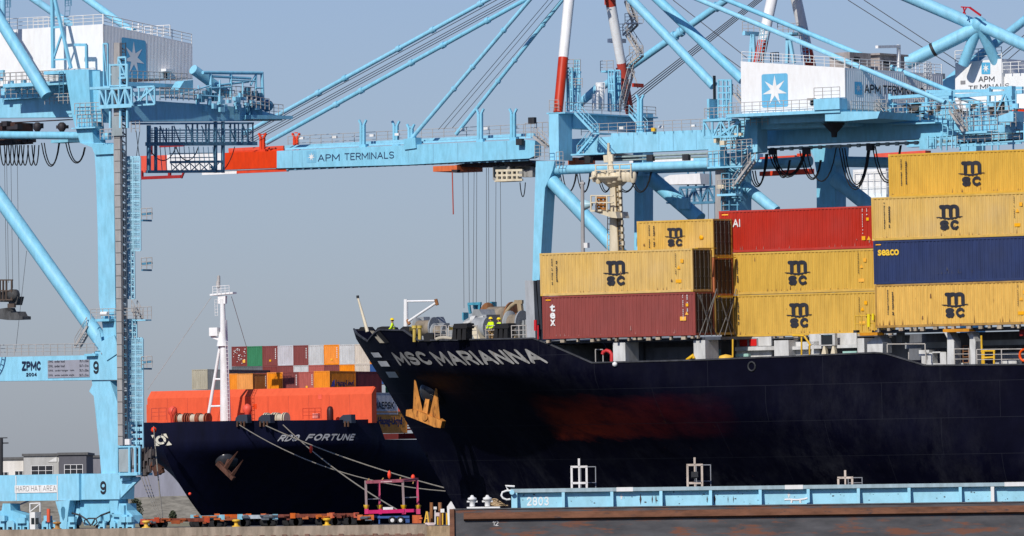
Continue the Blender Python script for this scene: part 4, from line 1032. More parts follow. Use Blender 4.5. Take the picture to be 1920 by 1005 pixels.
# name and bow emblem
def r_side(px0, px1, yt, yb):
    pa = r_on(px0, (yt+yb)/2); pb = r_on(px1, (yt+yb)/2); zt = r_on((px0+px1)/2, yt).z; zb = r_on((px0+px1)/2, yb).z
    def f(a, b):
        z = zb+(zt-zb)*b; s_ = pa.y+(pb.y-pa.y)*a+.5*(b-.5); return (rb(s_, z)+.06, s_, z)
    return f
mb = MB(); write(mb, 'RDO', r_side(523, 560, 815, 827.5), sw=.23); write(mb, 'FORTUNE', r_side(575, 664, 813.5, 826), sw=.23)
rship.part('ship_name', mb, mat('ship_name_white', (.45, .45, .46), .6, .15))
mb = MB(); c0 = (302, 825)
def rp(x, y, off=.05):
    p = r_on(x, y); return Vector((p.x, p.y, p.z))+Vector((.04, -.14, 0))
n_ = 20
ring = [(rp(c0[0]+10*math.cos(2*math.pi*i/n_), c0[1]+8.5*math.sin(2*math.pi*i/n_)), rp(c0[0]+5*math.cos(2*math.pi*i/n_), c0[1]+4.5*math.sin(2*math.pi*i/n_))) for i in range(n_)]
for i in range(n_):
    a, b = ring[i], ring[(i+1) % n_]; mb.add([a[0], b[0], b[1], a[1]], [(0, 1, 2, 3)])
for tri in (((303, 814), (312, 813), (316, 822)), ((311, 836), (317, 827), (323, 834)), ((284, 816), (290, 815), (287, 822)), ((292, 829), (300, 836), (290, 836))): mb.add([rp(*q) for q in tri], [(0, 1, 2)])
rship.part('bow_emblem', mb, mat('cream_lettering', (.80, .76, .62), .6, .1))
# anchors with their polished housings
for (x, y, px, rr) in ((424, 864, 1, 1.35), (296, 880, -1, .9)):
    if px > 0:
        p = r_on(x, y); mb = MB(); prof = [(rr, 1.2)]+[(rr*math.cos(a), -rr*.8*math.sin(a)) for a in [i*math.pi/2/8 for i in range(8)]]+[(.01, -rr*.8)]
        mb.lathe((p.x-.2, p.y-.2, p.z+.3), prof, n=24, axis='y'); rship.part('anchor_housing', mb, AH)
        va = p.y-1.5; mb = MB()
        fluke(mb, RS, 420, 880, 446, 846, va, 1.0, .3); fluke(mb, RS, 434, 892, 456, 862, va, .8, .3); mb.beam(RS.at(409, 868, va), RS.at(438, 898, va), .7, .6, .5, .5); mb.beam(RS.at(422, 880, va), RS.at(430, 862, va+.6), .4)
        rship.part('anchor', mb, mat('dull_anchor_rust', (.10, .04, .025), .8, .3, .3))
    else:
        p = RS.at(x, y, 3.0); mb = MB(); mb.beam(RS.at(286, 872, 4), RS.at(303, 884, 4), .6, 1.0); mb.beam(RS.at(290, 887, 4), RS.at(306, 880, 4), .5, .8); rship.part('anchor', mb, mat('dull_anchor_rust', (.1, .04, .025)))
# forecastle equipment of the far ship
def Pr(x, y, v=8): return RS.at(x, y, v)
t = Thing('foremast', 'white tripod foremast on the bow of the navy ship', 'mast', RS, tuple(Pr(420, 785, LB-6)))
v = LB-6
t.part('pole', MB().tube(Pr(422, 790, v), Pr(417, 560, v), .62, .30, n=16), WHITE)
t.part('leg', MB().tube(Pr(389, 790, v), Pr(413, 645, v), .22, .18).tube(Pr(431, 790, v+1.5), Pr(424, 600, v+1.5), .16, .12), WHITE)
t.part('crossbar', MB().tube(Pr(395, 762, v), Pr(422, 761, v), .13).tube(Pr(402, 711, v), Pr(420, 711, v), .13).lathe(Pr(417, 640, v), [(.75, -.6), (.35, 1.2)]), WHITE)
b = MB(); b.beam(Pr(397, 553, v), Pr(440, 549, v), .9, .22); b.beam(Pr(410, 562, v), Pr(424, 562, v), .4, 1.0); b.rail(Pr(399, 552, v-.5), Pr(430, 550, v-.5), h=1.0, sp=.7); t.part('top_platform', b, WHITE)
t.part('topmast', MB().tube(Pr(410, 552, v), Pr(410, 524, v), .16), WHITE); t.part('lamp', MB().lathe(Pr(409, 533, v), [(.3, -.4), (.25, .4)]).lathe(Pr(410, 522, v), [(.2, -.5), (.2, .3)]).tube(Pr(410, 520, v), Pr(410, 516, v), .1), GREY)
b = MB(); pbox(b, RS, 392, 614, 407, 630, v-.5, 1.0); b.beam(Pr(396, 630, v), Pr(412, 637, v), .3); t.part('lamp_bracket', b, WHITE)
b = MB(); b.ladder(Pr(406, 592, v-.3), Pr(405, 562, v-.3), w=.4, sp=.4); b.ladder(Pr(429, 790, v-.4), Pr(425, 640, v-.4), w=.35, sp=.5); t.part('ladder', b, WHITE)
b = MB(); b.tube(Pr(396, 557, v), Pr(277, 730, 8), .035, n=4); b.tube(Pr(434, 556, v), Pr(462, 650, LB+14), .035, n=4); t.part('stay_wire', b, GREY)
BRN = mat('winch_brown', (.30, .07, .03), .6, .2)
k = 0
for x0, lab in ((342, 'left rope drum of the twin winch on the navy bow'), (365, 'right rope drum of the twin winch on the navy bow'), (382, 'small orange winch left of the white mast foot'), (508, 'pale rope reel behind the black chock on the navy bow'), (528, 'large pale rope reel near the middle of the orange breakwater')):
    c = Pr(x0, 785, 13); R = .72 if x0 < 500 else .78
    t = Thing('mooring_winch', lab, 'winch', RS, (c.x, c.y, -1), 'winches on the navy ship')
    b = MB()
    for q in (-.75, -.45, .45, .75): b.lathe(c+Vector((q, 0, 0)), [(R, -.06), (R, .06)], n=18, axis='x')
    t.part('flange', b, BRN if x0 < 500 else CREAM); b = MB(); b.lathe(c, [(R*.78, -.4), (R*.78, .4)], n=18, axis='x'); t.part('rope', b, mat('pale_rope', (.50, .44, .34), .9, .15))
    b = MB(); b.box((c.x-.9, c.y-.7, c.z-1.4), (c.x+.9, c.y+.7, c.z-.5)); t.part('stand', b, BRN)
for x0, lab in ((454, 'black roller chock just right of the white mast'), (497, 'black roller chock where the second mooring rope leaves the navy ship'), (649, 'black chock near the right end of the orange breakwater')):
    p = r_on(x0, 793); t = Thing('roller_chock', lab, 'chock', RS, tuple(p), 'black chocks on the navy bow rail')
    b = MB(); quad(b, RS, [(x0-14, 793), (x0-12, 783), (x0-6, 778), (x0+9, 777), (x0+10, 793)], p.y-.5, 1.0); t.part('housing', b, mat('chock_dark', (.03, .04, .06), .5))
    b = MB(); 
    for q in (-9, -2, 4): b.tube(Pr(x0+q, 800, p.y-.6), Pr(x0+q, 790, p.y-.6), .13)
    t.part('roller', b, mat('chock_roller', (.10, .05, .03), .8, .2))
def buoyish(label, pts, cat='fire monitor', name='red_fitting'):
    p = Pr(pts[0], pts[1], 14); b = MB(); b.lathe(p, [(.05, -1.5), (.25, -1.3), (.35, 0), (.6, .3), (.55, .9), (.1, 1.2)], n=12); single(name, label, cat, RS, b, mat('fitting_red', (.72, .05, .01), .5), (p.x, p.y, p.z-1.5))
buoyish('red-orange ventilator beside the winch left of the mast', (324, 779), 'ventilator', 'ventilator'); buoyish('round orange ventilator at the foot of the mast shadow', (464, 775), 'ventilator', 'ventilator')
p = Pr(619, 775, LB-2); b = MB(); b.lathe(p, [(.35, -1.4), (.42, -1.2), (.42, .4), (.3, .8), (.1, .9)], n=12); single('ventilator', 'dark ventilator with a lamp on top against the orange breakwater', 'ventilator', RS, b, mat('ventilator_dark', (.05, .01, .01), .5), (p.x, p.y, p.z-1.5))
t = Thing('deck_railing', 'thin red railing in front of the orange breakwater', 'railing', RS, tuple(Pr(585, 788, LB-3)))
b = MB(); b.rail(Pr(568, 786, LB-3), Pr(602, 785, LB-3), h=1.35, sp=1.0, r=.04); b.rail(Pr(284, 788, 14), Pr(312, 787, 14), h=1.5, sp=1.2, r=.04); t.part('rails', b, mat('rail_red', (.5, .05, .02), .5))
b = MB(); pbox(b, RS, 586, 775, 596, 785, LB-2.5, .5); single('locker', 'small pink locker behind the thin red railing', 'locker', RS, b, mat('locker_pink', (.72, .25, .2), .5), tuple(Pr(590, 786, LB-2.5)))
b = MB(); b.ladder(Pr(768, 818, LB+34), Pr(768, 800, LB+34), w=1.6, sp=.8, r=.08); b.beam(Pr(758, 806, LB+34), Pr(778, 804, LB+34), .2); b.beam(Pr(758, 816, LB+34), Pr(778, 814, LB+34), .2)
rship.part('gangway_frame', b, mat('frame_pink', (.60, .10, .10), .5))
b = MB(); pbox(b, RS, 716, 812, 790, 824, LB+30, .5); rship.part('side_opening', b, mat('opening_red', (.10, .01, .01), .6))
# containers
RC = {'o': ('orange', (.80, .26, .012)), 'r': ('dark red', (.20, .045, .04)), 'g': ('green', (.035, .20, .09)), 'w': ('pale grey', (.50, .52, .52)), 'l': ('light grey', (.50, .50, .53)), 'c': ('cream white', (.58, .53, .45)), 'b': ('blue', (.03, .09, .26)), 'p': ('salmon red', (.40, .09, .07)), 'm': ('maroon', (.15, .03, .035)), 'k': ('dark grey', (.12, .13, .14)), 'n': ('brown orange', (.72, .28, .035)), 'y': ('greyish cream', (.40, .37, .28))}
def rm(k): return mat('far_container_'+RC[k][0].replace(' ', '_'), RC[k][1], .55, .10, .12 if k in 'wlcy' else .03, rustcol=(.30, .16, .07))
def rcont(x, ytop_, v, k, label, H=2.59, L=6.06, marks=None):
    p = RS.at(x, ytop_, v); return container(RS, p.x, v, p.z-H, label, rm(k), H=H, L=L, along='v', group='containers on the navy ship', marks=marks, doors='none')
def rspeck(seed, col=None):
    def f(t, u, v, z, a, b, H):
        r = random.Random(seed); mb = MB()
        for i in range(6): mb.box((u+a-.42+.0, v-.03, z+H-.5-i*.24), (u+a-.30, v-.012, z+H-.36-i*.24))
        t.part('marking', mb, col or LETW)
        if r.random() < .6: sb = MB(); sb.box((u+a*.45, v-.03, z+.55), (u+a*.45+.3, v-.012, z+.8)); t.part('sticker', sb, STICK)
    return f
def rstars(t, u, v, z, a, b, H):
    r = random.Random(2); mb = MB()
    for i in range(34):
        x = u+.2+r.random()*1.9; zz = z+.3+r.random()*2.0; mb.box((x, v-.03, zz), (x+.08+.14*r.random(), v-.012, zz+.07))
    t.part('marking', mb, LETW); sb = MB(); sb.box((u+1.75, v-.04, z+.45), (u+2.15, v-.03, z+.85)); t.part('sticker', sb, STICK)
V2 = LB+24; V1 = LB+9
pitch = 28.75
top_row = [('r', 'dark red container speckled with white marks, leftmost of the top row', rstars), ('g', 'green container in the top row, second from the left', None), ('r', 'dark red container in the top row right of the green one', rspeck(3)),
           ('l', 'grey container in the top row between two dark red ones', None), ('r', 'dark red container in the top row right of the first grey one', rspeck(5)), ('w', 'pale grey container in the top row left of the orange one', None),
           ('o', 'orange container in the middle of the top row', rspeck(8)), ('w', 'pale white-grey container in the top row right of the orange one', None), ('c', 'rust-stained cream container in the top row next to the black bow', None), ('o', 'orange container at the right end of the top row, cut by the black bow', None)]
# lower tiers of the rear bay first tier heights
for i, (k, lab, mk) in enumerate(top_row):
    x = 434+i*pitch; y = 650-i*.55
    rcont(x, y, V2, k, lab, marks=mk)
sec = ['k', 'k', 'r', 'r', 'w', 'p', 'r', 'o', 'c', 'b']
seclab = ['second tier behind the top left corner', 'second tier under the green one', 'second tier under the second dark red one', 'second tier under the grey one', 'second tier, pale top showing above the orange ones', 'second tier right of the pale one', 'second tier right of the salmon one', 'second tier under the pale white-grey one', 'second tier under the cream one', 'second tier at the black bow']
for i, k in enumerate(sec):
    x = 434+i*pitch; p = RS.at(x, 650-i*.55, V2)
    container(RS, p.x, V2, p.z-2.59*2-.02, '%s container in the %s' % (RC[k][0], seclab[i]), rm(k), H=2.59, L=6.06, along='v', group='containers on the navy ship', doors='none')
# front bay
def side_text(txt, s0, ln, z0, hh, logo=False, m=INK):
    def f(t, u, v, z, a, b, H):
        mb = MB(); write(mb, txt, flatv(v+s0, z+z0, ln, hh, u+a+.012), bold=.03); t.part('logo', mb, m)
        if logo:
            lb_ = MB(); lb_.add([(u+a+.012, v+.3, z+.6), (u+a+.012, v+1.1, z+.6), (u+a+.012, v+1.2, z+1.5), (u+a+.012, v+.7, z+1.3)], [(0, 1, 2, 3)]); t.part('emblem', lb_, mat('logo_blue', (.03, .06, .4), .5))
    return f
LOGB = mat('navy_lettering', (.02, .03, .12), .6)
front = [(432, 701, 'o', 'orange container partly hidden by the white mast'), (444, 701, 'n', 'brown orange container half in the shadow of the mast'), (484, 700, 'r', 'dark red container left of the bright orange one in the front row'), (500.5, 698.5, 'o', 'bright orange container in the front row above the breakwater'), (530, 698, 'r', 'dusty dark red container in the front row between orange and salmon'), (559.5, 697.5, 'p', 'salmon red container in the front row with white lettering'), (588, 696, 'o', 'orange container in the front row beside the lettered brown side')]
for i, (x, y, k, lab) in enumerate(front):
    if i in (0,):
        rcont(x-16, y, V1+1.5, k, lab)
    elif i == 1: rcont(x, y, V1, k, lab)
    elif i == 2: rcont(x-11.5, y, V1+3, k, lab, marks=rspeck(21))
    else: rcont(x, y, V1, k, lab, marks=side_text('Hapag-Lloyd', 1.5, 4.1, .5, .95, True, LOGB) if i == 6 else (rspeck(20+i) if k != 'o' else None))

p = RS.at(588, 696, V1); container(RS, p.x, V1+6.14, p.z-2.59-.02, 'maroon container just behind the lettered brown-orange side in the front row', rm('m'), L=6.06, H=2.59, along='v', group='containers on the navy ship', doors='none')
container(RS, p.x, V1+6.14, p.z-5.2, 'maroon container below the maroon one at the right end of the front row', rm('m'), L=6.06, H=2.59, along='v', group='containers on the navy ship', doors='none')
for (x, y, k, lab, mk) in ((697, 736, 'l', 'grey corrugated container with black lettering beside the right end of the orange breakwater', side_text('MAERSK', .5, 4.6, .7, .9, m=INK)), (699, 771, 'n', 'orange container with Lloyd lettering low down beside the anchor of the black ship', side_text('Hapag-Lloyd', 1.2, 5.6, .8, 1.25, m=LOGB))):
    p = RS.atu(x, y, 15.3); L_ = 6.06 if k == 'l' else 8.0
    container(RS, p.x-2.44, p.y, p.z-2.75, lab, rm(k), H=2.75, L=L_, along='v', group='containers on the navy ship', doors='none', marks=mk)
for (j, k, lab) in ((1, 'o', 'orange container showing as a small wedge beside the black bow, above the green one'), (2, 'g', 'green container wedged between the grey lettered container and the black bow'), (3, 'p', 'salmon container below the green one beside the anchor')):
    p = RS.at(434+10*pitch, 650-5.5, V2); container(RS, p.x, V2, p.z-2.61*(j+1), lab, rm(k), H=2.59, L=6.06, along='v', group='containers on the navy ship', doors='none')
# loose grey-cream stack at the far left
p = RS.at(359.5, 693, V1+4); container(RS, p.x, V1+4, p.z-2.59, 'greyish cream container standing alone at the left above the orange breakwater', rm('y'), H=2.59, L=6.06, along='v', group='containers on the navy ship', doors='none')
p = RS.at(388, 693, V1+4); container(RS, p.x, V1+4.05, p.z-2.62, 'dark grey container right of the lone cream one, behind the mast', rm('k'), H=2.59, L=12.19, along='v', group='containers on the navy ship', doors='none')
# ================================================================== ship-to-shore cranes
G_CR = 'blue ship-to-shore cranes'
class Crane(Thing):
    def __init__(s, label, px, Y, deg, org_px=None):
        fr = Fr(px, 900, Y, deg, z=QZ); super().__init__('gantry_crane', label, 'crane', fr, (0, 0, 0), G_CR); s.P = fr.at; s.PU = fr.atu; s.bag = {}
    def pr(s, mb, pts, v, d):
        return mb.prism([(lambda p: (p.x, p.z))(s.fr.at(x, y, v)) for x, y in pts], v, v+d)
    def prv(s, mb, pts, u, d):                     # outline on the plane u=const, thickness d in u
        return mb.prismv([(lambda p: (p.y, p.z))(s.fr.atu(x, y, u)) for x, y in pts], u, u+d)
    def one(s, name, fn, m=BLUE, parent=None, **k):
        mb = MB(); fn(mb); return s.part(name, mb, m, parent, **k)
    def tb(s, name, x0, y0, x1, y1, r, v0=0, v1=None, m=BLUE, parent=None, r2=None):
        v1 = v0 if v1 is None else v1
        return s.part(name, MB().tube(s.P(x0, y0, v0), s.P(x1, y1, v1), r, r2, n=18), m, parent)
def star_on(t, fn_quad, fn, parent, r=.40, col=STARB, wcol=LETW, asp=1.0, nudge=None):
    """blue panel with a white seven-pointed star; fn(a,b) -> surface point, a,b in 0..1; nudge = offset vector towards the viewer"""
    n = Vector(nudge); mb = MB(); pts = []
    for cx, cy, a0 in ((.93, .95, 0), (.07, .95, 90), (.07, .05, 180), (.93, .05, 270)):
        for k in range(3):
            a = math.radians(a0+45*k); pts.append(Vector(fn(cx+.07*math.cos(a), cy+.05*math.sin(a)))+n)
    mb.add(pts, [tuple(range(len(pts)))]); pn = t.part('emblem_panel', mb, col, parent)
    mb = MB(); st = star(.5, .5, r, inner=.34); vs = [Vector(fn(.5, .5))+n*1.6]+[Vector(fn(.5+(x-.5)*asp, y))+n*1.6 for x, y in st]
    mb.add(vs, [(0, i+1, (i+1) % 14+1) for i in range(14)]); t.part('star', mb, wcol, pn)
def festoon(mb, p, q, sag, r=.05, n=10, k=1, spread=.25):
    for j in range(k):
        a = Vector(p)+Vector((spread*j, .15*j, 0)); b = Vector(q)+Vector((-spread*j, .15*j, 0)); d = sag*(1-.06*j)
        mb.path([a.lerp(b, i/n)-Vector((0, 0, d*(1-(2*i/n-1)**2)**.8)) for i in range(n+1)], r, 5)
# ------------------------------------------------------------------ crane A: the long boom in the middle
def crane_middle():
    t = Crane('blue crane in the middle with the long lettered boom reaching left over both ships', 1012, 941, 35)
    P = t.P; one = t.one; pr = t.pr; tb = t.tb
    VBm = 6.5; VF = 18.0
    # waterside legs
    one('leg', lambda m: (pr(m, [(1005, 302), (1040, 302), (1036, 320), (1022, 352), (1020, 380), (1007, 600), (1004, 985), (990, 985), (996, 600), (1003, 352)], 0, 2.0)))
    one('leg', lambda m: pr(m, [(1190, 320), (1206, 320), (1205, 985), (1185, 985)], VF, 2.0))
    # upper portal columns and cross beam
    one('portal_column', lambda m: pr(m, [(1029, 212), (1047, 212), (1048, 300), (1029, 300)], 1.2, 2.6))
    one('portal_column', lambda m: pr(m, [(1187, 212), (1206, 212), (1206, 330), (1187, 330)], VF-.6, 2.0))
    a = P(1029, 214, 1.2); b = P(1029, 240, 1.2); 
    one('cross_beam', lambda m: m.box((a.x, 3.8, b.z), (a.x+1.5, VF-.6, a.z)))
    zt = a.z
    one('walkway', lambda m: (m.box((a.x-.3, 1.2, zt+.003), (a.x+2.2, VF+1.5, zt+.16)), m.box((P(1075, 292, 3).x, 2.5, P(1075, 292, 3).z), (P(1075, 292, 3).x+4.5, 4.2, P(1075, 289, 3).z))))
    one('handrail', lambda m: (m.rail((a.x+2.1, 1.4, zt+.16), (a.x+2.1, VF+1.2, zt+.16), sp=1.7), m.rail(P(1083, 292, 3), P(1094, 292, 3), h=1.1, sp=.8)), GREY)
    one('stairs', lambda m: (m.stairs(P(1082, 212, 1.6), P(1116, 248, 1.6), side=(0, 1, 0)), m.stairs(P(1118, 252, 3.2), P(1086, 290, 3.2)), m.stairs(P(1184, 214, 12), P(1210, 243, 12))), BLUE)
    one('stair_landing', lambda m: (m.box(tuple(P(1112, 252, 1.1)), tuple(P(1146, 250, 3.4)))), BLUE)
    # service masts on the portal
    def mast(m, x0, x1, y0, y1, v):
        m.truss(P(x0, y0, v), P(x1, y0, v), (P(x0, y0, v).z-P(x0, y1, v).z), 2, .08)
        for y in (y0+(y1-y0)*k/6 for k in range(7)): m.beam(P(x0, y, v), P(x1, y, v), .14)
        m.beam(P(x0, y0, v+1.6), P(x0, y1, v+1.6), .16); m.beam(P(x1, y0, v+1.6), P(x1, y1, v+1.6), .16)
    one('service_tower', lambda m: (mast(m, 1063, 1073, 128, 208, 4), mast(m, 1077, 1087, 112, 208, 5)))
    one('service_tower', lambda m: (mast(m, 1141, 1152, 132, 208, 12), mast(m, 1155, 1163, 132, 208, 14)))
    one('tower_platform', lambda m: (m.rail(P(1064, 134, 4), P(1088, 133, 4), h=1.3, sp=.7), m.rail(P(1126, 133, 12), P(1150, 132, 12), h=1.1, sp=.8), m.rail(P(1066, 165, 4), P(1092, 164, 4), h=1, sp=.8)), GREY)
    one('tower_deck', lambda m: (m.box(tuple(P(1126, 136, 11.5)), tuple(P(1150, 133, 13))), m.box(tuple(P(1062, 136, 3.8)), tuple(P(1090, 134, 6)))))
    one('cylinder_tank', lambda m: (m.tube(P(1117, 205, 9), P(1117, 176, 9), .42), m.tube(P(1125, 205, 10), P(1125, 155, 10), .5), m.rail(P(1119, 176, 9), P(1134, 175, 9), h=1.2, sp=.6)), WHITE)
    tb('diagonal_brace', 1084, 197, 1120, 165, .45, 10)
    # boom: white / orange tip and blue main part, twin box girders
    secs = [('boom_tip', 263, 313, 291, 322, ORANGE), ('boom_tip', 313, 380, 288.5, 320.5, WHITE), ('boom_tip', 380, 420, 287.5, 320, WHITE), ('boom_tip', 420, 519, 287, 319, ORANGE)]
    for nm, x0, x1, yt, yb, m_ in secs:
        if x0 == 380: continue
        if x0 == 313: x1 = 420
        s0 = (287-yt)/155 if False else 0
        one(nm, lambda m, x0=x0, x1=x1: (pr(m, [(x0, 292.5-(x0-263)*.0375), (x1, 292.5-(x1-263)*.0375), (x1, 323.5-(x1-263)*.0345), (x0, 323.5-(x0-263)*.0345)], VBm, 1.2), pr(m, [(x0, 292.5-(x0-263)*.0375), (x1, 292.5-(x1-263)*.0375), (x1, 318-(x1-263)*.0345), (x0, 318-(x0-263)*.0345)], VBm+5, 1.2)), m_)
    bm = one('boom', lambda m: pr(m, [(519, 283), (760, 272), (985, 262), (1003, 264), (1003, 292), (992, 297), (763, 309), (519, 315.5)], VBm, 1.2))
    one('boom', lambda m: pr(m, [(519, 283), (760, 272), (985, 262), (1003, 264), (1003, 288), (763, 303), (519, 311)], VBm+5, 1.2))
    one('boom_bottom_rail', lambda m: (m.beam(P(519, 318, VBm+.4), P(992, 299, VBm+.4), .22, .3), [m.cbox(P(540+i*15, 318.2-i*.6, VBm+.3), (.3, .3, .2)) for i in range(30)]), mat('rail_blue_dark', (.08, .2, .3), .6))
    one('boom_bottom_rail', lambda m: m.beam(P(380, 325, VBm+.4), P(445, 322.5, VBm+.4), .3, .4), WHITE)
    one('boom_bottom_rail', lambda m: m.beam(P(445, 322.5, VBm+.4), P(540, 318.5, VBm+.4), .3, .35), ORANGE)
    one('boom_tip_frame', lambda m: (m.beam(P(263, 334, VBm), P(340, 331, VBm), .35), m.beam(P(340, 334, VBm), P(345, 322, VBm), .2), m.beam(P(266, 334, VBm), P(266, 320, VBm), .3), m.beam(P(318, 334, VBm), P(318, 322, VBm), .3), m.beam(P(300, 274, VBm+5), P(345, 272, VBm+5), .3), m.beam(P(283, 290, VBm), P(283, 272, VBm), .3)), mat('tip_dark_red', (.34, .02, .02), .5, .1))
    # lettering
    mb = MB(); pa = P(596, 303, VBm); pb = P(637, 287, VBm); e = VBm-.02
    write(mb, 'APM', lambda a, b: Vector(P(596+41*a, 303.2-13.5*b-1.4*a, VBm))+Vector((0, -.02, 0)), sw=.15)
    write(mb, 'TERMINALS', lambda a, b: Vector(P(646+93*a, 300.8-13.5*b-3.6*a, VBm))+Vector((0, -.02, 0)), sw=.15); t.part('lettering', mb, mat('blue_black_lettering', (.02, .05, .12), .5), bm)
    star_on(t, None, lambda a, b: P(575+18*a, 305.5-22*b-.8*a, VBm), bm, r=.36, col=mat('pale_blue_panel', (.20, .48, .66), .5), nudge=(0, -.02, 0))
    one('weld_seam', lambda m: [m.box(tuple(P(x, 314-(x-519)*.036, VBm-.012)), tuple(P(x+.7, 284-(x-519)*.0455, VBm-.001))) for x in (548, 566, 765, 812, 858, 905, 950)]+[m.box(tuple(P(x, 285.5-(x-1150)*.04, VBm-.012)), tuple(P(x+.7, 251-(x-1150)*.04, VBm-.001))) for x in (1188, 1235, 1262, 1305)], mat('seam_blue', (.17, .40, .54), .5), stuff=True)
    # things on the boom
    def ypost(m, x, yt, yb, v):
        for dx in (-4.5, 4.5):
            m.beam(P(x+dx*.55, yb, v), P(x+dx*.55, yt+9, v), .30); m.beam(P(x+dx*.55, yt+9, v), P(x+dx*1.5, yt, v), .22)
        m.beam(P(x-5, yb-1, v), P(x+7, yb-1, v), .4)
        for k in range(4): m.beam(P(x-2.5, yb-8-8*k, v), P(x+2.5, yb-8-8*k, v), .12)
    for x, yt, yb, m_ in ((492, 250, 284, ORANGE), (555, 250, 281, ORANGE), (680, 225, 275, BLUE), (742, 227, 272, BLUE), (900, 204, 265, BLUE), (962, 204, 262, BLUE), (770, 233, 270, BLUE), (1200, 178, 246, BLUE)):
        one('rope_support', lambda m: ypost(m, x, yt, yb, VBm+.6 if x not in (555, 742) else VBm+5.6), m_)
    one('trolley_rope_beam', lambda m: (m.beam(P(535, 275.5, VBm+3.2), P(1003, 252, VBm+3.2), .3), m.beam(P(535, 279.5, VBm+1.5), P(1003, 257, VBm+1.5), .22), m.beam(P(775, 262, VBm+1.5), P(775, 256, VBm+1.5), .5), m.beam(P(763, 271, VBm+.4), P(785, 268, VBm+.4), 1.2)))
    one('trolley_rope_beam', lambda m: (m.beam(P(430, 281, VBm+3), P(533, 276, VBm+3), .35), m.beam(P(430, 286, VBm+1.5), P(533, 281, VBm+1.5), .25)), ORANGE)
    one('boom_handrail', lambda m: m.rail(P(540, 276, VBm+5.5), P(1003, 253, VBm+5.5), h=1.25, sp=1.6, r=.035), GREY)
    one('lamp', lambda m: [m.cbox(P(x, y, VBm+5), (.55, .3, .28)) for x, y in ((566, 259), (628, 257), (698, 254), (745, 252), (866, 243), (912, 241), (965, 238), (1166, 240), (1240, 238), (1300, 236))], LETW)
    one('floodlight', lambda m: [m.cbox(P(x, y, VBm-.5), (.8, .5, .7)) for x, y in ((975, 266), (998, 226))], DARK)
    one('hinge_platform', lambda m: (m.rail(P(1003, 300, 0), P(1030, 299, 0), h=1.6, sp=.6, bars=4), m.rail(P(985, 258, VBm), P(1028, 256, VBm), h=1.6, sp=.7, bars=3), m.stairs(P(1004, 256, 4), P(1028, 276, 4)), m.rail(P(1043, 316, -.3), P(1056, 315, -.3), h=1.8, sp=.5, bars=4), m.rail(P(1030, 208, 1), P(1048, 208, 1), h=1.2, sp=.6)), GREY)
    # main girder
    one('main_girder', lambda m: (pr(m, [(1050, 262), (1145, 256), (1145, 250), (1380, 241), (1380, 278), (1145, 288), (1050, 291)], VBm, 1.4), pr(m, [(1050, 262), (1380, 243), (1380, 277), (1050, 290)], VBm+5, 1.4)))
    gd = one('main_girder', lambda m: pr(m, [(1398, 240), (1700, 226), (1870, 218), (1906, 222), (1906, 244), (1786, 254), (1700, 262), (1420, 274), (1398, 276)], VBm, 1.4))
    one('main_girder', lambda m: pr(m, [(1398, 240), (1906, 218), (1906, 243), (1398, 274)], VBm+5, 1.4))
    one('girder_handrail', lambda m: (m.rail(P(1090, 254, VBm-.3), P(1330, 243, VBm-.3), h=1.2, sp=1.2, r=.035)), GREY)
    one('girder_pipe', lambda m: (m.tube(P(1150, 295, VBm-.4), P(1345, 287, VBm-.4), .13), m.tube(P(1150, 301, VBm-.2), P(1345, 293, VBm-.2), .1), m.beam(P(1420, 281, VBm+.5), P(1790, 264, VBm+.5), .2, .25), [m.cbox(P(1430+i*18, 281-i*.83, VBm+.2), (.35, .3, .4)) for i in range(20)]), mat('pipe_green_grey', (.28, .36, .35), .5))
    # A-frame, apex above the picture
    ax, ay = (1092, -98), (1138, -92); vn, vf = VBm, VBm+5
    def band(x0, y0, v0, x1, y1, v1, cuts, r0, r1, cols):
        A, Bq = P(x0, y0, v0), P(x1, y1, v1); k = [0]+cuts+[1]
        for i in range(len(k)-1): t.part('a_frame_leg', MB().tube(A.lerp(Bq, k[i]), A.lerp(Bq, k[i+1]), r0+(r1-r0)*k[i], r0+(r1-r0)*k[i+1], n=20), cols[i])
    band(1046, 212, 2, ax[0]-16, ay[1], vn, [.34, .82], .52, .62, [REDP, WHITE, REDP])
    band(1181, 212, VF-1, ax[0]+36, ay[1], vf, [.31, .66], .48, .62, [REDP, WHITE, REDP])
    one('apex_beam', lambda m: m.beam(P(ax[0]-20, ay[1], vn-1), P(ax[0]+42, ay[1], vf+1), 1.6))
    one('collar', lambda m: (m.box(tuple(P(1136, 9, vf+6)), tuple(P(1152, -4, vf+8))),), REDP)
    one('a_frame_platform', lambda m: (m.box(tuple(P(1139, 80, 15)), tuple(P(1174, 73, 17))), m.box(tuple(P(1170, 45, 16)), tuple(P(1205, 43, 17.5)))), WHITE)
    one('a_frame_platform', lambda m: (m.box(tuple(P(1155, 137, 15.5)), tuple(P(1182, 128, 17.5))), m.box(tuple(P(1185, 163, 15)), tuple(P(1207, 157, 17)))), REDP)
    one('spiral_stair', lambda m: (m.stairs(P(1176, 3, 16.5), P(1190, 42, 16.5)), m.stairs(P(1192, 46, 16.5), P(1172, 66, 17.5)), m.stairs(P(1178, 66, 16.5), P(1200, 100, 16.5)), m.stairs(P(1202, 104, 16.5), P(1178, 125, 17)), m.rail(P(1172, 44, 16), P(1206, 43, 16), sp=.8), m.rail(P(1180, 105, 16), P(1206, 104, 16), sp=.8), m.stairs(P(1184, 135, 16), P(1166, 205, 13)), m.rail(P(1152, 64, 15.5), P(1176, 63, 15.5), sp=.6), m.path([P(1180, 165, 16), P(1190, 135, 16), P(1182, 125, 16), P(1192, 150, 16), P(1196, 165, 16)], .08)), GREY)
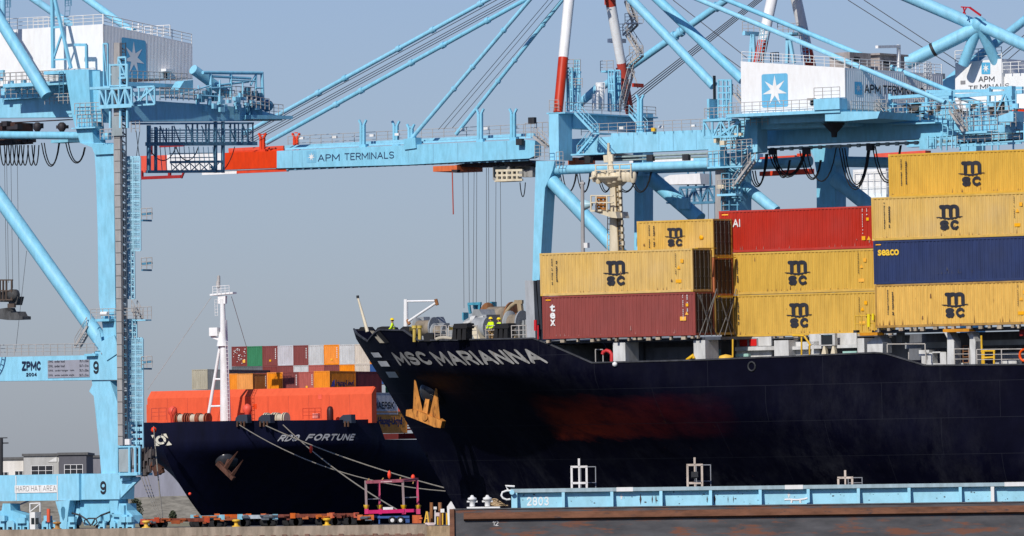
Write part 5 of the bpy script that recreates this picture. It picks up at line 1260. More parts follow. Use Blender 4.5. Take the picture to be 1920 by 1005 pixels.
    # stays
    for x0, y0, x1, y1, va, vb, r_ in ((457, 251, ax[0], 0, VBm+5, vf, .25), (500, 268, ax[0], -60, VBm+.6, vn, .25), (763, 270, 995+60, -73, VBm+.6, vn, .23), (855, 252, 1056+60, -78, VBm+5, vf, .22)):
        if (x0, y0) == (457, 251): x1, y1 = ax[0], 249-(ax[0]-457)*.547
        A_ = P(x0, y0, va); B_ = P(x1, y1, vb)
        st_ = t.part('forestay', MB().tube(A_, B_, r_, n=14), BLUE); mb = MB()
        for k in ((.22, .3, .46, .56, .70) if x0 < 600 else (.30, .42, .62)):
            mb.tube(A_.lerp(B_, k), A_.lerp(B_, k+.010), r_*1.45, n=12)
        t.part('stay_joint', mb, BLUE, st_)
    one('rope', lambda m: [m.tube(P(462+3*k, 264+1.4*k, VBm+1+k*.6), P(1085, -74+3.2*k, vn+.4*k), .045, n=5, cap=False) for k in (-3, 0, 1.5, 3)], ROPE)
    one('rope', lambda m: [m.tube(P(x, y, VBm+2), P(x+265, y-313, vn+2), .035, n=4, cap=False) for x, y in ((822, 243), (832, 242), (848, 240))], ROPE)
    tb('backstay', 1338, 161, ax[0], ax[1], .52, VBm, vn); tb('backstay', 1392, 150, ay[0], ay[1], .54, VBm+5, vf)
    tb('rear_stay', 1772, 192, ax[0], -96+4, .27, 1.2, vn); tb('rear_stay', 1784, 172, ay[0], ay[1], .27, VBm+4.6, vf)
    # bracing in the gantry
    tb('horizontal_brace', 1042, 319, 1345, 308, .50, .8); tb('diagonal_brace', 1022, 326, 1165, 478, .78, .8)
    tb('diagonal_brace', 1222, 335, 1312, 412, .85, VF); tb('horizontal_brace', 1205, 318, 1516, 306, .5, VF)
    tb('horizontal_brace', 1400, 309, 1520, 302, .55, 8); tb('diagonal_brace', 1398, 350, 1455, 396, .62, 2)
    one('brace_fitting', lambda m: (m.rail(P(1260, 378, VF-1), P(1290, 392, VF-1), h=1, sp=.7), m.cbox(P(1282, 382, VF-1), (1.6, .4, 1.2)), m.box(tuple(P(1249, 382, VF-1)), tuple(P(1262, 379, VF)))))
    # landside legs
    one('leg', lambda m: pr(m, [(1342, 290), (1388, 285), (1388, 985), (1342, 985)], 1.0, 2.2))
    one('leg', lambda m: pr(m, [(1516, 273), (1572, 271), (1570, 300), (1566, 325), (1566, 985), (1534, 985), (1531, 325), (1526, 295)], VF, 2.2))
    tb('diagonal_brace', 1566, 335, 1650, 402, .85, VF, m=BLUE); tb('horizontal_brace', 1570, 303, 1680, 305, .6, VF)
    one('leg_head', lambda m: (pr(m, [(1380, 224), (1420, 224), (1420, 285), (1380, 290)], 1.5, 2.0), pr(m, [(1422, 236), (1427, 236), (1427, 272), (1422, 272)], VBm-.5, .3)))
    # elevator tower and its lattices
    one('elevator_shaft', lambda m: (pr(m, [(1341, 318), (1357, 318), (1357, 985), (1341, 985)], -.6, .5),), DUCT)
    one('elevator_tower', lambda m: (m.box(tuple(P(1326, 224, -1)), tuple(P(1345, 186, .6))), pr(m, [(1328, 275), (1350, 275), (1350, 315), (1328, 315)], -1, 1.4), [m.beam(P(x, 150, .2), P(x, 222, .2), .16) for x in (1347, 1356, 1363, 1371)], [m.beam(P(1346, 150+12*i, .2), P(1372, 150+12*i, .2), .14) for i in range(7)], m.truss(P(1355, 152, 1.2), P(1369, 152, 1.2), 4.2, 2, .06)))
    one('exhaust_duct', lambda m: m.box(tuple(P(1337, 186, -.4)), tuple(P(1342, 142, 0))), DARK)
    one('bracket_truss', lambda m: (m.truss(P(1320, 227, -1.2), P(1383, 224, -1.2), 1.8, 4, .11), m.beam(P(1320, 257, -1.2), P(1345, 256, -1.2), .2), m.beam(P(1345, 257, -1.2), P(1388, 228, -1.2), .24), m.beam(P(1320, 228, -1.2), P(1320, 257, -1.2), .2), m.truss(P(1320, 227, .8), P(1383, 224, .8), 1.8, 4, .1), m.box(tuple(P(1318, 228, -1.4)), tuple(P(1386, 223, 1.2)))))
    one('tower_handrail', lambda m: (m.rail(P(1321, 222, -1.2), P(1384, 219, -1.2), sp=.6, bars=3), m.rail(P(1326, 312, -1.4), P(1402, 306, -1.4), h=1.6, sp=.8, bars=2), m.rail(P(1345, 357, -1.4), P(1376, 355, -1.4), sp=.6), m.stairs(P(1378, 350, -.8), P(1412, 303, -.8)), m.stairs(P(1378, 175, 1), P(1412, 215, 1)), [m.rail(P(1345+8*k, 262+9*k, -.8), P(1376+6*k, 260+9*k, -.8), h=.9, sp=.7) for k in range(2)]), GREY)
    one('tower_deck', lambda m: (m.box(tuple(P(1326, 316, -1.5)), tuple(P(1404, 311, -.2))), m.box(tuple(P(1344, 368, -1.5)), tuple(P(1392, 363, -.2))), m.box(tuple(P(1362, 284, -.6)), tuple(P(1410, 282, .8)))))
    one('tower_ladder', lambda m: (m.ladder(P(1360, 395, -.8), P(1360, 325, -.8), w=1.0, sp=.55, r=.06), [m.beam(P(x, 396, -.5), P(x, 322, -.5), .14) for x in (1350, 1369, 1383)], [m.beam(P(1348, y, -.5), P(1386, y, -.5), .12) for y in (335, 345, 372, 384)]), mat('ladder_blue', (.13, .33, .46), .5))
    one('cabinet', lambda m: (m.box(tuple(P(1338, 268, -1.2)), tuple(P(1350, 258, -.4))), m.cbox(P(1356, 268, -1), (.6, .5, .5)), m.cbox(P(1352, 350, -1.2), (.9, .4, .4)), m.cbox(P(1385, 252, -1), (.9, .4, .3))), CREAM)
    # machinery house
    hv = -1.0
    c0 = P(1390, 205, hv); c1 = P(1585, 215, hv); zb = P(1490, 209, hv).z; zl = P(1390, 115, hv).z; zr = P(1585, 127, hv).z
    hd = t.fr.atu(1768, 170, c1.x).y-hv
    def house(m):
        pts = [(c0.x, zb), (c1.x, zb), (c1.x, zr), (c0.x, zl)]; m.prism(pts, hv, hv+hd)
    hs_ = one('machinery_house', house, PANEL)
    mb = MB(); corr_wall(mb, (c1.x+.05, hv+.1, 0), (0, 1, 0), hd-.2, (1, 0, 0), zb+.05, zr-.25, pitch=.42, dep=.022); t.part('cladding', mb, PANEL, hs_)
    zst = lambda u: zl+(zr-zl)*(u-c0.x)/(c1.x-c0.x)
    s0 = P(1429, 202, hv); s1 = P(1477, 137, hv)
    star_on(t, None, lambda a, b: (s0.x+(s1.x-s0.x)*a, hv, s0.z+(s1.z-s0.z)*b), hs_, r=.46, nudge=(0, -.03, 0), asp=1.05)
    a0 = t.fr.atu(1601, 177, c1.x); a1 = t.fr.atu(1615, 154, c1.x)
    star_on(t, None, lambda a, b: (c1.x+.06, a0.y+(a1.y-a0.y)*a, a0.z+(a1.z-a0.z)*b), hs_, r=.40, nudge=(.03, 0, 0), wcol=mat('star_grey', (.45, .5, .55), .5), col=mat('panel_blue', (.1, .4, .62)))
    mb = MB(); l0 = t.fr.atu(1620, 175, c1.x); l1 = t.fr.atu(1731, 160, c1.x)
    write(mb, 'APM', lambda a, b: (c1.x+.09, l0.y+(l1.y-l0.y)*.27*a, l0.z+(l1.z-l0.z)*0+1.0*b), sw=.17)
    write(mb, 'TERMINALS', lambda a, b: (c1.x+.09, l0.y+(l1.y-l0.y)*(.31+.69*a), l0.z+1.0*b), sw=.17); t.part('lettering', mb, INK, hs_)
    one('roof_railing', lambda m: (m.rail((c0.x+.1, hv+.1, zl), (c1.x, hv+.1, zr), h=1.05, sp=1.3), m.rail((c1.x-.1, hv+.1, zr), (c1.x-.1, hv+hd, zr), h=1.05, sp=1.5), m.rail((c0.x, hv+hd-.2, zl), (c1.x, hv+hd-.2, zr), h=1.05, sp=1.6)), LETW, hs_)
    one('lamp_hood', lambda m: (m.box(tuple(P(1513, 188, hv-.7)), tuple(P(1530, 184, hv-.02))),), GREY, hs_)
    one('opening', lambda m: m.box(tuple(P(1520, 198, hv-.05)), tuple(P(1526, 189, hv+.1))), DARK, hs_)
    rh = zr+.02
    ru = c1.x-4.5
    one('roof_unit', lambda m: (m.box((ru, hv+4.0, rh-.4), (ru+2.6, hv+8.2, rh+1.9)), m.box((ru+.3, hv+10.0, rh-.4), (ru+2.6, hv+15, rh+1.8)), m.box((ru-.2, hv+9.6, rh+1.8), (ru+2.9, hv+15.4, rh+2.0))), mat('weathered_brown_grey', (.33, .29, .27), .8, .2, .1), hs_)
    one('unit_opening', lambda m: (m.box((ru+2.61, hv+4.8, rh+.7), (ru+2.66, hv+6.0, rh+1.4)), m.box((ru+2.61, hv+10.8, rh+.7), (ru+2.66, hv+11.8, rh+1.3))), BLACK, hs_)
    one('davit', lambda m: (m.beam(t.fr.atu(1685, 131, c1.x-1), t.fr.atu(1685, 84, c1.x-1), .32), m.beam(t.fr.atu(1686, 87, c1.x-1), t.fr.atu(1644, 88, c1.x-1), .36, .3)), LETW, hs_)
    one('cage_ladder', lambda m: (m.ladder(t.fr.atu(1740, 175, c1.x+.5), t.fr.atu(1740, 116, c1.x+.5), w=.9, sp=.4, r=.05, side=(0, 1, 0)), [m.beam(t.fr.atu(x, 172, c1.x+1.0), t.fr.atu(x, 118, c1.x+1.0), .08) for x in (1733, 1741, 1746)], [m.beam(t.fr.atu(1732, y, c1.x+1.0), t.fr.atu(1747, y, c1.x+1.0), .08) for y in range(120, 172, 8)]), LETW, hs_)
    # platform under the house, railings, stepped stair enclosure
    pz = zb-.05
    one('house_platform', lambda m: (m.box((c0.x-1.0, hv-1.4, pz-.35), (c1.x+.2, hv+hd, pz)), m.box((c1.x-3.0, hv-1.6, pz+.003), (c1.x+.3, hv-.05, pz+1.2)), m.box((c1.x+.2, hv-.5, pz-.8), (c1.x+.8, hv+hd+2, pz-.3)), m.box((c0.x+3, hv+1, pz-1.1), (c1.x+.4, hv+6, pz-.35)), pr(m, [(1398, 216), (1590, 212), (1590, 236), (1398, 244)], 2.2, 3), pr(m, [(1547, 212), (1585, 209), (1650, 209), (1645, 222), (1585, 227), (1547, 227)], hv-1.2, 8)))
    one('house_walkway_rail', lambda m: (m.rail((c0.x-.8, hv-1.3, pz), (c1.x-3.0, hv-1.3, pz), h=1.2, sp=1.0, r=.035), m.rail((c1.x-3, hv-1.5, pz+1.2), (c1.x+.3, hv-1.5, pz+1.2), h=1.2, sp=1.0), m.rail((c1.x+.75, hv, pz-.3), (c1.x+.75, hv+8, pz-.3), h=1.2, sp=1.2)), GREY)
    one('cable_drum_cone', lambda m: m.lathe(P(1564, 240, 2.0), [(1.3, .5), (.35, -.5), (.3, -1.0)], n=16), DARK)
    # back-reach end: walkway, frame, fittings
    one('walkway', lambda m: (m.box(tuple(P(1662, 235, VBm-1.3)), tuple(P(1765, 229, VBm-.05))), m.box(tuple(P(1808, 251, VBm-1.3)), tuple(P(1862, 246, VBm-.05))), m.box(tuple(P(1585, 214, 5)), tuple(P(1630, 211, 7))), m.box(tuple(P(1872, 248, VBm-2.5)), tuple(P(1905, 235, VBm-.2)))))
    one('walkway_rail', lambda m: (m.rail(P(1662, 229, VBm-1.3), P(1805, 222, VBm-1.3), h=1.5, sp=1.1), m.rail(P(1812, 246, VBm-1.3), P(1870, 243, VBm-1.3), h=1.6, sp=1.1), m.stairs(P(1632, 192, VBm-1.2), P(1662, 228, VBm-1.2)), m.stairs(P(1784, 208, VBm-1.2), P(1810, 246, VBm-1.2)), m.stairs(P(1722, 200, VBm+3), P(1740, 226, VBm+3)), m.rail(P(1790, 214, VBm+4), P(1850, 212, VBm+4), h=1.4, sp=.9), m.rail(P(1875, 238, VBm-2.4), P(1905, 237, VBm-2.4), h=1.4, sp=.7)), GREY)
    one('gantry_frame', lambda m: (m.beam(P(1670, 183, VBm+.3), P(1785, 176, VBm+.3), .34), m.beam(P(1738, 172, VBm+4), P(1860, 170, VBm+4), .34), m.beam(P(1744, 183, VBm+2), P(1918, 172, VBm+2), .40), m.beam(P(1669, 176, VBm+.3), P(1669, 224, VBm+.3), .30), m.beam(P(1738, 172, VBm+.3), P(1738, 220, VBm+.3), .32), m.beam(P(1783, 170, VBm+.8), P(1783, 205, VBm+.8), .34), m.beam(P(1854, 165, VBm+2), P(1854, 215, VBm+2), .32), m.beam(P(1855, 165, VBm+4), P(1918, 165, VBm+4), .3), m.tube(P(1800, 182, VBm+5), P(1840, 196, VBm+5), .32), m.beam(P(1840, 195, VBm+5), P(1840, 215, VBm+5), .4)))
    one('hoist_block', lambda m: (pr(m, [(1883, 163), (1897, 161), (1898, 205), (1884, 207)], VBm+1, .8), pr(m, [(1872, 218), (1900, 208), (1900, 228), (1872, 228)], VBm-2.5, 2.2), m.beam(P(1884, 175, VBm+1), P(1870, 208, VBm+1), .18), m.beam(P(1886, 180, VBm+.6), P(1890, 206, VBm+.6), .16), m.beam(P(1895, 180, VBm+.6), P(1900, 206, VBm+.6), .16)))
    one('stay_anchor', lambda m: (pr(m, [(1767, 190), (1780, 190), (1798, 222), (1760, 222)], VBm, 1.2), pr(m, [(1800, 222), (1855, 210), (1855, 246), (1800, 246)], VBm+.2, .9), pr(m, [(1824, 215), (1848, 214), (1848, 224), (1815, 224)], VBm+1, 1)))
    one('sheave', lambda m: [m.lathe(P(x, y, VBm+1.5), [(.5, -.3), (.6, 0), (.5, .3)], n=14, axis='y') for x, y in ((1742, 222), (1700, 205), (1718, 200), (1755, 205), (1828, 205), (1862, 200), (1876, 198))], mat('sheave_dark', (.10, .09, .08), .6, .2))
    one('tower_ladder', lambda m: (m.ladder(P(1772, 266, VBm-1.5), P(1772, 206, VBm-1.5), w=.6, sp=.45, r=.05), m.ladder(P(1782, 254, VBm-1.5), P(1782, 225, VBm-1.5), w=.6, sp=.5, r=.05), [m.beam(P(x, 278, VBm-2), P(x, 255, VBm-2), .13) for x in (1740, 1755, 1763, 1785, 1792)], m.rail(P(1735, 262, VBm-2), P(1792, 258, VBm-2), h=.05, bars=1)))
    rq = random.Random(31)
    one('deck_machinery', lambda m: [m.cbox(P(1640+rq.random()*265, 196+rq.random()*26, VBm-.8+rq.random()*3), (.25+.5*rq.random(), .3, .25+.6*rq.random())) for _ in range(34)])
    one('deck_equipment', lambda m: [m.cbox(P(1665+rq.random()*240, 204+rq.random()*18, VBm-1+rq.random()*3), (.2+.4*rq.random(), .3, .2+.4*rq.random())) for _ in range(22)], mat('equipment_brown', (.12, .09, .07), .7, .3))
    one('pipework', lambda m: [m.tube(P(x0, y0, VBm-.9), P(x1, y1, VBm-.9), .07, n=6) for x0, y0, x1, y1 in ((1600, 212, 1668, 206), (1670, 196, 1790, 190), (1700, 188, 1700, 226), (1752, 190, 1752, 226), (1800, 196, 1905, 188), (1818, 190, 1818, 236), (1836, 188, 1836, 240), (1866, 180, 1866, 236), (1905, 170, 1905, 235))])
    one('walkway_rail', lambda m: (m.rail(P(1590, 212, 5.2), P(1662, 209, 5.2), h=1.3, sp=1.0), m.rail(P(1800, 226, VBm-.8), P(1905, 221, VBm-.8), h=1.3, sp=.9), m.rail(P(1665, 208, VBm+3.5), P(1800, 202, VBm+3.5), h=1.2, sp=1.1), m.rail(P(1795, 268, VBm-.6), P(1912, 262, VBm-.6), h=1.1, sp=.9)), GREY)
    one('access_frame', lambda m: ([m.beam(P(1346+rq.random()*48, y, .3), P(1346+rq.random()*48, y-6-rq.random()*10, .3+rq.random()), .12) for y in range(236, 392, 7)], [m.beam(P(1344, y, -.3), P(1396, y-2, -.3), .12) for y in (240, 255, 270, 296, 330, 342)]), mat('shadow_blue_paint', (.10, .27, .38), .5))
    one('tower_handrail', lambda m: (m.rail(P(1350, 246, -.9), P(1396, 243, -.9), h=1.0, sp=.6), m.rail(P(1350, 282, -.9), P(1410, 278, -.9), h=1.0, sp=.7), m.rail(P(1396, 236, -.4), P(1440, 234, -.4), h=1.0, sp=.8)), GREY)
    # hanging cage area below the back reach
    one('maintenance_cage', lambda m: (m.box(tuple(P(1724, 280, VBm-1)), tuple(P(1755, 258, VBm-.6))), [m.beam(P(x, 282, VBm), P(x, 252, VBm), .14) for x in (1765, 1775, 1800, 1815, 1830, 1843, 1860, 1872, 1900)], m.beam(P(1790, 262, VBm), P(1915, 255, VBm), .3, .5), m.beam(P(1790, 274, VBm), P(1915, 268, VBm), .2)))
    one('grating', lambda m: (pr(m, [(1795, 256), (1916, 248), (1916, 262), (1795, 270)], VBm+4, .3),), mat('grating_dark', (.05, .09, .12), .6))
    # festoon cables
    def fest(m):
        for (x0, y0, x1, y1, sg, k) in ((1441, 284, 1512, 281, 2.9, 3), (1450, 283, 1482, 300, 2.4, 2), (1512, 280, 1568, 276, 3.6, 1), (1500, 283, 1540, 300, 2.6, 2), (1574, 278, 1632, 274, 4.6, 3), (1636, 274, 1690, 272, 4.0, 2), (1406, 320, 1440, 288, 2.6, 3)):
            festoon(m, P(x0, y0, VBm-.6), P(x1, y1, VBm-.6), sg, .075, k=k)
        for (x0, x1) in ((1050, 1082), (1082, 1108), (1120, 1150), (1150, 1196), (1180, 1222)):
            festoon(m, P(x0, 325, VBm+2), P(x1, 322, VBm+2), 2.2, .06, k=2)
    one('festoon_cable', fest, BLACK)
    one('festoon_trolley', lambda m: [m.cbox(P(x, y, VBm-.5), (.8, .5, .7)) for x, y in ((1449, 284), (1512, 283), (1632, 276), (1220, 296), (1287, 295), (1104, 300))], DARK)
    # trolley and cab under the boom
    one('trolley', lambda m: (m.box(tuple(P(812, 322, VBm)), tuple(P(905, 312, VBm+5))), m.box(tuple(P(906, 311, VBm+1)), tuple(P(922, 304, VBm+5)))), mat('trolley_orange', (.62, .12, .02), .5, .15, .1))
    one('trolley_machinery', lambda m: (pr(m, [(840, 313), (870, 306), (990, 300), (1000, 306), (985, 312), (918, 312)], VBm+1, 4), pr(m, [(846, 318), (858, 318), (856, 323), (848, 323)], VBm-.3, .6)), mat('trolley_dark', (.035, .03, .035), .6, .2))
    cb = one('operator_cab', lambda m: (m.box(tuple(P(924, 338, VBm+1)), tuple(P(978, 306, VBm+3.4))),), mat('cab_grey', (.30, .30, .29), .5, .1))
    one('cab_window', lambda m: m.box(tuple(P(925, 332, VBm+.9)), tuple(P(950, 310, VBm+.98))), GLASS, cb)
    one('cab_frame', lambda m: ([m.beam(P(x, 339, VBm+.3), P(x, 318, VBm+.3), .22) for x in (933, 942, 951, 961, 970)], [m.beam(P(930, y, VBm+.3), P(980, y-1, VBm+.3), .24) for y in (320, 329, 338)], m.box(tuple(P(927, 341, VBm+.2)), tuple(P(978, 338, VBm+2)))), CREAM, cb)
    one('cab_equipment', lambda m: [m.cbox(P(975+r_*4, 310+((r_*13) % 26), VBm+2), (.9, .6, 1.1)) for r_ in range(6)], mat('cab_grey', (.3, .3, .29)), cb)
    one('hoist_rope', lambda m: [m.tube(P(x, 315, VBm+2), P(x2, 578, VBm+2), .032, n=4, cap=False) for x, x2 in ((868, 870), (878, 880), (889, 887), (894, 893), (912, 912), (916, 917), (930, 929), (938, 940))], ROPE)
    one('warning_cord', lambda m: m.tube(P(848, 322, VBm), P(850, 402, VBm), .07, n=6), mat('cord_red', (.45, .08, .05), .6))
    one('rear_trolley', lambda m: (m.box(tuple(P(1065, 309, VBm+7)), tuple(P(1116, 297, VBm+11))), m.box(tuple(P(1095, 300, VBm+6)), tuple(P(1126, 292, VBm+8)))), mat('trolley_orange', (.62, .12, .02)))
    one('rear_trolley_machinery', lambda m: pr(m, [(1085, 296), (1120, 285), (1170, 290), (1170, 300), (1085, 300)], VBm+4, 3), mat('trolley_dark', (.035, .03, .035)))
    one('festoon_cable', lambda m: festoon(m, P(975, 342, VBm+2), P(985, 342, VBm+2), 1.6, .06), BLACK)
    one('warning_light', lambda m: (m.cbox(P(1226, 243, VBm-.2), (.45, .4, .4)),), YEL)
    return t
crane_middle()
# spreader hanging behind the bow
def spreader():
    fr = Fr(906, 590, 955, 35, z=QZ+30); P = fr.at
    t = Thing('spreader', 'blue container spreader hanging on ropes behind the windlass', 'spreader', fr, tuple(P(906, 600, 0)))
    t.part('head_block', MB().box(tuple(P(888, 588, 0)), tuple(P(902, 572, 1.5))).beam(P(878, 570, 0), P(902, 569, 0), .3).beam(P(879, 569, 0), P(882, 588, 0), .25).beam(P(900, 569, 0), P(898, 588, 0), .25).box(tuple(P(869, 600, 0)), tuple(P(876, 586, 1))).box(tuple(P(922, 588, 0)), tuple(P(928, 566, 1))), mat('spreader_blue', (.06, .30, .42), .5, .15, .1))
    t.part('beam', MB().box(tuple(P(868, 612, 0)), tuple(P(935, 600, 2.2))), mat('spreader_blue', (.06, .3, .42)))
spreader()
# ------------------------------------------------------------------ crane B: left edge, number 9
def crane_left():
    t = Crane('blue crane numbered 9 at the left edge, its wheels on the quay in view', 200, 914, 38)
    P = t.P; one = t.one; pr = t.pr; tb = t.tb; PU = t.PU
    one('leg', lambda m: (pr(m, [(176, 268), (213, 268), (214, 380), (216, 560), (218, 640), (217, 668), (196, 640), (185, 560), (183, 430), (180, 330)], 0, 1.5)))
    one('leg', lambda m: (pr(m, [(172, 713), (206, 713), (222, 760), (226, 889), (190, 889), (186, 840), (176, 745)], .1, 1.8), pr(m, [(167, 734), (176, 716), (178, 745)], .2, .4)))
    one('leg', lambda m: (pr(m, [(-160, 180), (-118, 180), (-118, 985), (-150, 985)], 0, 1.8)))
    one('leg_foot', lambda m: (pr(m, [(204, 934), (222, 934), (222, 965), (207, 965)], .2, 1.6)))
    one('portal_beam', lambda m: (pr(m, [(-120, 672), (168, 666), (206, 640), (222, 640), (224, 712), (-120, 716)], -.1, 2.4)))
    one('gusset', lambda m: pr(m, [(190, 640), (214, 628), (224, 660), (200, 676), (176, 640), (186, 618)], -.25, .12))
    one('sill_beam', lambda m: (pr(m, [(-120, 894), (148, 888), (148, 938), (-120, 941)], -.6, 2.8)))
    one('sill_beam', lambda m: (pr(m, [(148, 889), (226, 887), (224, 936), (148, 937)], -.2, 2.4)))
    one('horizontal_brace', lambda m: m.tube(P(-120, 252, 1.2), P(207, 255, 1.2), .42, n=18))
    tb('diagonal_brace', -60, 288, 199, 652, .82, 1.0)
    # lettering
    z9 = lambda x0, y0, w, h, v: (lambda a, b: Vector(P(x0+w*a, y0-h*b-w*a*.02, v))+Vector((0, -.02, 0)))
    one('number', lambda m: (write(m, '9', z9(175, 701, 10, 24, -.13), sw=.2), write(m, '9', z9(188, 927, 11, 25, -.23), sw=.2)), INK)
    one('maker_lettering', lambda m: (write(m, 'ZPMC', z9(41, 695.5, 36, 18, -.13), sw=.26, space=.5), write(m, '2004', z9(49, 706, 20, 7, -.13), bold=.05)), mat('navy_black_lettering', (.01, .02, .06), .5))
    pl = one('load_plate', lambda m: m.box(tuple(P(89.5, 709, -.16)), tuple(P(168, 674, -.11))), mat('plate_grey', (.30, .31, .36), .5, .05))
    def lines(m):
        for i, (a, b) in enumerate((('SWL  under load', '70.7 x 50m'), ('SWL  under load', '50.7 x 51m'), ('SWL  under hanger  twin', '70.7 x 50m'), ('SWL  under outside single', '50.7 x 51m'))):
            y = 680+i*9.2-.4*i; write(m, a, z9(91, y, 30 if i < 2 else 48, 4.6, -.19)); write(m, b, z9(149, y-.8, 17, 4.6, -.19))
    one('load_text', lines, INK, pl)
    hp = one('safety_sign', lambda m: m.box(tuple(P(27.5, 924.5, -.68)), tuple(P(107, 909, -.62))), LETW)
    one('sign_text', lambda m: (write(m, 'HARD HAT AREA', lambda a, b: Vector(P(30+75*a, 921.5-10*b-1.3*a, -.7)), sw=.10, space=1.6)), mat('sign_grey_text', (.20, .20, .2), .6), hp)
    one('seam_line', lambda m: [m.box(tuple(P(x, 938, -.66)), tuple(P(x+1.2, 892, -.63))) for x in (29.5, 107)], LETW)
    # rails on the portal beam, tie down ladder, platform round the leg
    one('portal_handrail', lambda m: (m.rail(P(0, 667, -.2), P(190, 664, -.2), h=1.15, sp=1.0, r=.04), m.stairs(P(145, 652, .5), P(168, 612, .5)), m.rail(P(192, 662, -.2), P(214, 662, -.2), h=1.1, sp=.5)), GREY)
    one('portal_deck', lambda m: (m.box(tuple(P(158, 668, -.6)), tuple(P(184, 663, -.15))), m.box(tuple(P(178, 603, -.9)), tuple(P(242, 598, 2.4))), m.box(tuple(P(250, 602, -.4)), tuple(P(284, 599, .6)))))
    one('leg_platform_rail', lambda m: (m.rail(P(170, 599, -.8), P(250, 597, -.8), h=1.1, sp=.9, r=.04), m.rail(P(254, 599, -.3), P(284, 598, -.3), h=1.3, sp=.6), m.stairs(P(252, 580, .3), P(262, 598, .3))), GREY)
    one('motor', lambda m: m.tube(P(190, 588, -.7), P(202, 588, -.7), .22), WHITE)
    # grey duct, dark lattice lift mast, light blue stair cage
    one('lift_duct', lambda m: (pr(m, [(213, 80), (224, 80), (225, 300), (228, 640), (230, 835), (221, 835), (217, 500), (213, 300)], -1.3, .4)), DUCT)
    one('duct_joint', lambda m: [m.box(tuple(P(212.5+i*.28, 152+i*21.5, -1.34)), tuple(P(224.5+i*.28, 150.6+i*21.5, -1.30))) for i in range(32)], mat('joint_dark', (.12, .12, .12), .6))
    def lift(m):
        for x in (227.5, 235.5): m.beam(P(x, 80, -.7), P(x+4, 840, -.7), .10)
        for i in range(96): y = 82+i*7.9; m.beam(P(228+i*.04, y, -.7), P(236+i*.04, y+(6 if i % 2 else 0), -.7), .12)
        for i in range(34): y = 290+i*16; m.cbox(P(232+i*.1, y, -.6), (.45, .3, .5))
    one('lift_mast', lift, mat('lift_dark', (.05, .075, .11), .6))
    CG = mat('cage_light_blue', (.32, .60, .74), .5, .08)
    def cage(m):
        for (y0, y1, x0, x1) in ((295, 470, 236, 263), (470, 560, 240, 252), (600, 635, 241, 256), (635, 790, 241, 268), (790, 840, 244, 268)):
            for x in (x0, (x0+x1)/2, x1): m.beam(P(x, y0, .1), P(x+.6, y1, .1), .13); m.beam(P(x, y0, 1.3), P(x+.6, y1, 1.3), .13)
            n = int((y1-y0)/11)
            for i in range(n+1):
                y = y0+(y1-y0)*i/n; m.beam(P(x0, y, .1), P(x1, y, .1), .10); m.beam(P(x1, y, .1), P(x1, y, 1.3), .1)
                if i < n:
                    yb = y0+(y1-y0)*(i+1)/n; m.beam(P(x0 if i % 2 else x1, y, 1.3), P(x1 if i % 2 else x0, yb, 1.3), .12); m.beam(P(x0+1, y+2, .7), P(x1-1, y+2, .7), .10, .5)
    one('stair_cage', cage, CG)
    one('cage_mesh', lambda m: [m.beam(P(x, y0, .05), P(x, y1, .05), .035) for (x0, x1, y0, y1) in ((236, 263, 295, 470), (241, 268, 635, 790)) for x in [x0+k*1.9 for k in range(int((x1-x0)/1.9)+1)]]+[m.beam(P(x0, y, .05), P(x1, y, .05), .035) for (x0, x1, y0, y1) in ((236, 263, 295, 470), (241, 268, 635, 790)) for y in [y0+k*3.2 for k in range(int((y1-y0)/3.2)+1)]], CG)
    for y in (412, 505, 690):
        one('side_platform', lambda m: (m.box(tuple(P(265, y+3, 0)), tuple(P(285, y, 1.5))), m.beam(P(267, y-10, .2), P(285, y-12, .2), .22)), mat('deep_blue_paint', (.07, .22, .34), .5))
        one('side_platform_rail', lambda m: m.rail(P(265, y, 0), P(285, y-1, 0), h=1.2, sp=.6, r=.045), GREY)
    one('cabin_frame', lambda m: (m.truss(P(222, 108, -1.4), P(236, 107, -1.4), 2.2, 1, .1), [m.beam(P(x, 120, -1.4), P(x, 240, -1.4), .22) for x in (207, 226, 239)], [m.beam(P(206, y, -1.4), P(239, y-1, -1.4), .18) for y in (122, 140, 161, 200)], m.truss(P(194, 82, -1), P(202, 82, -1), 4.6, 1, .09)))
    one('mesh_gate', lambda m: m.box(tuple(P(209, 160, -1.5)), tuple(P(225, 124, -1.45))), mat('mesh_grey', (.30, .36, .38), .6, .1))
    one('mesh_gate', lambda m: (m.box(tuple(P(210, 255, -1.5)), tuple(P(229, 218, -1.45)))), mat('mesh_grey', (.3, .36, .38)))
    one('bracket_truss', lambda m: (m.truss(P(187, 167, -1.8), P(247, 164, -1.8), 2.0, 5, .12), m.truss(P(187, 167, .4), P(290, 162, .4), 1.9, 7, .10), m.box(tuple(P(168, 168, -2)), tuple(P(240, 163, 1))), m.beam(P(187, 199, -1.8), P(250, 196, -1.8), .22), m.beam(P(250, 196, .4), P(290, 164, .4), .2)))
    one('upper_column', lambda m: (pr(m, [(122, 132), (166, 130), (170, 220), (176, 272), (150, 268), (136, 220)], 0, 2), pr(m, [(166, 133), (187, 133), (190, 230), (170, 225)], .6, 1.4), pr(m, [(150, 268), (218, 270), (218, 288), (178, 290), (172, 276)], -.3, 1.2)))
    one('girder', lambda m: (pr(m, [(-120, 188), (132, 180), (138, 220), (-120, 222)], 5, 1.4), pr(m, [(-120, 140), (110, 133), (125, 185), (-120, 190)], 7.5, 1.0)))
    # house: lit long side along u, grey end along v
    hv = 3.0; c0 = P(24, 160, hv); c1 = P(194, 150, hv); zb = P(110, 152, hv).z; zl = P(60, 50, hv).z; zr = P(194, 45, hv).z
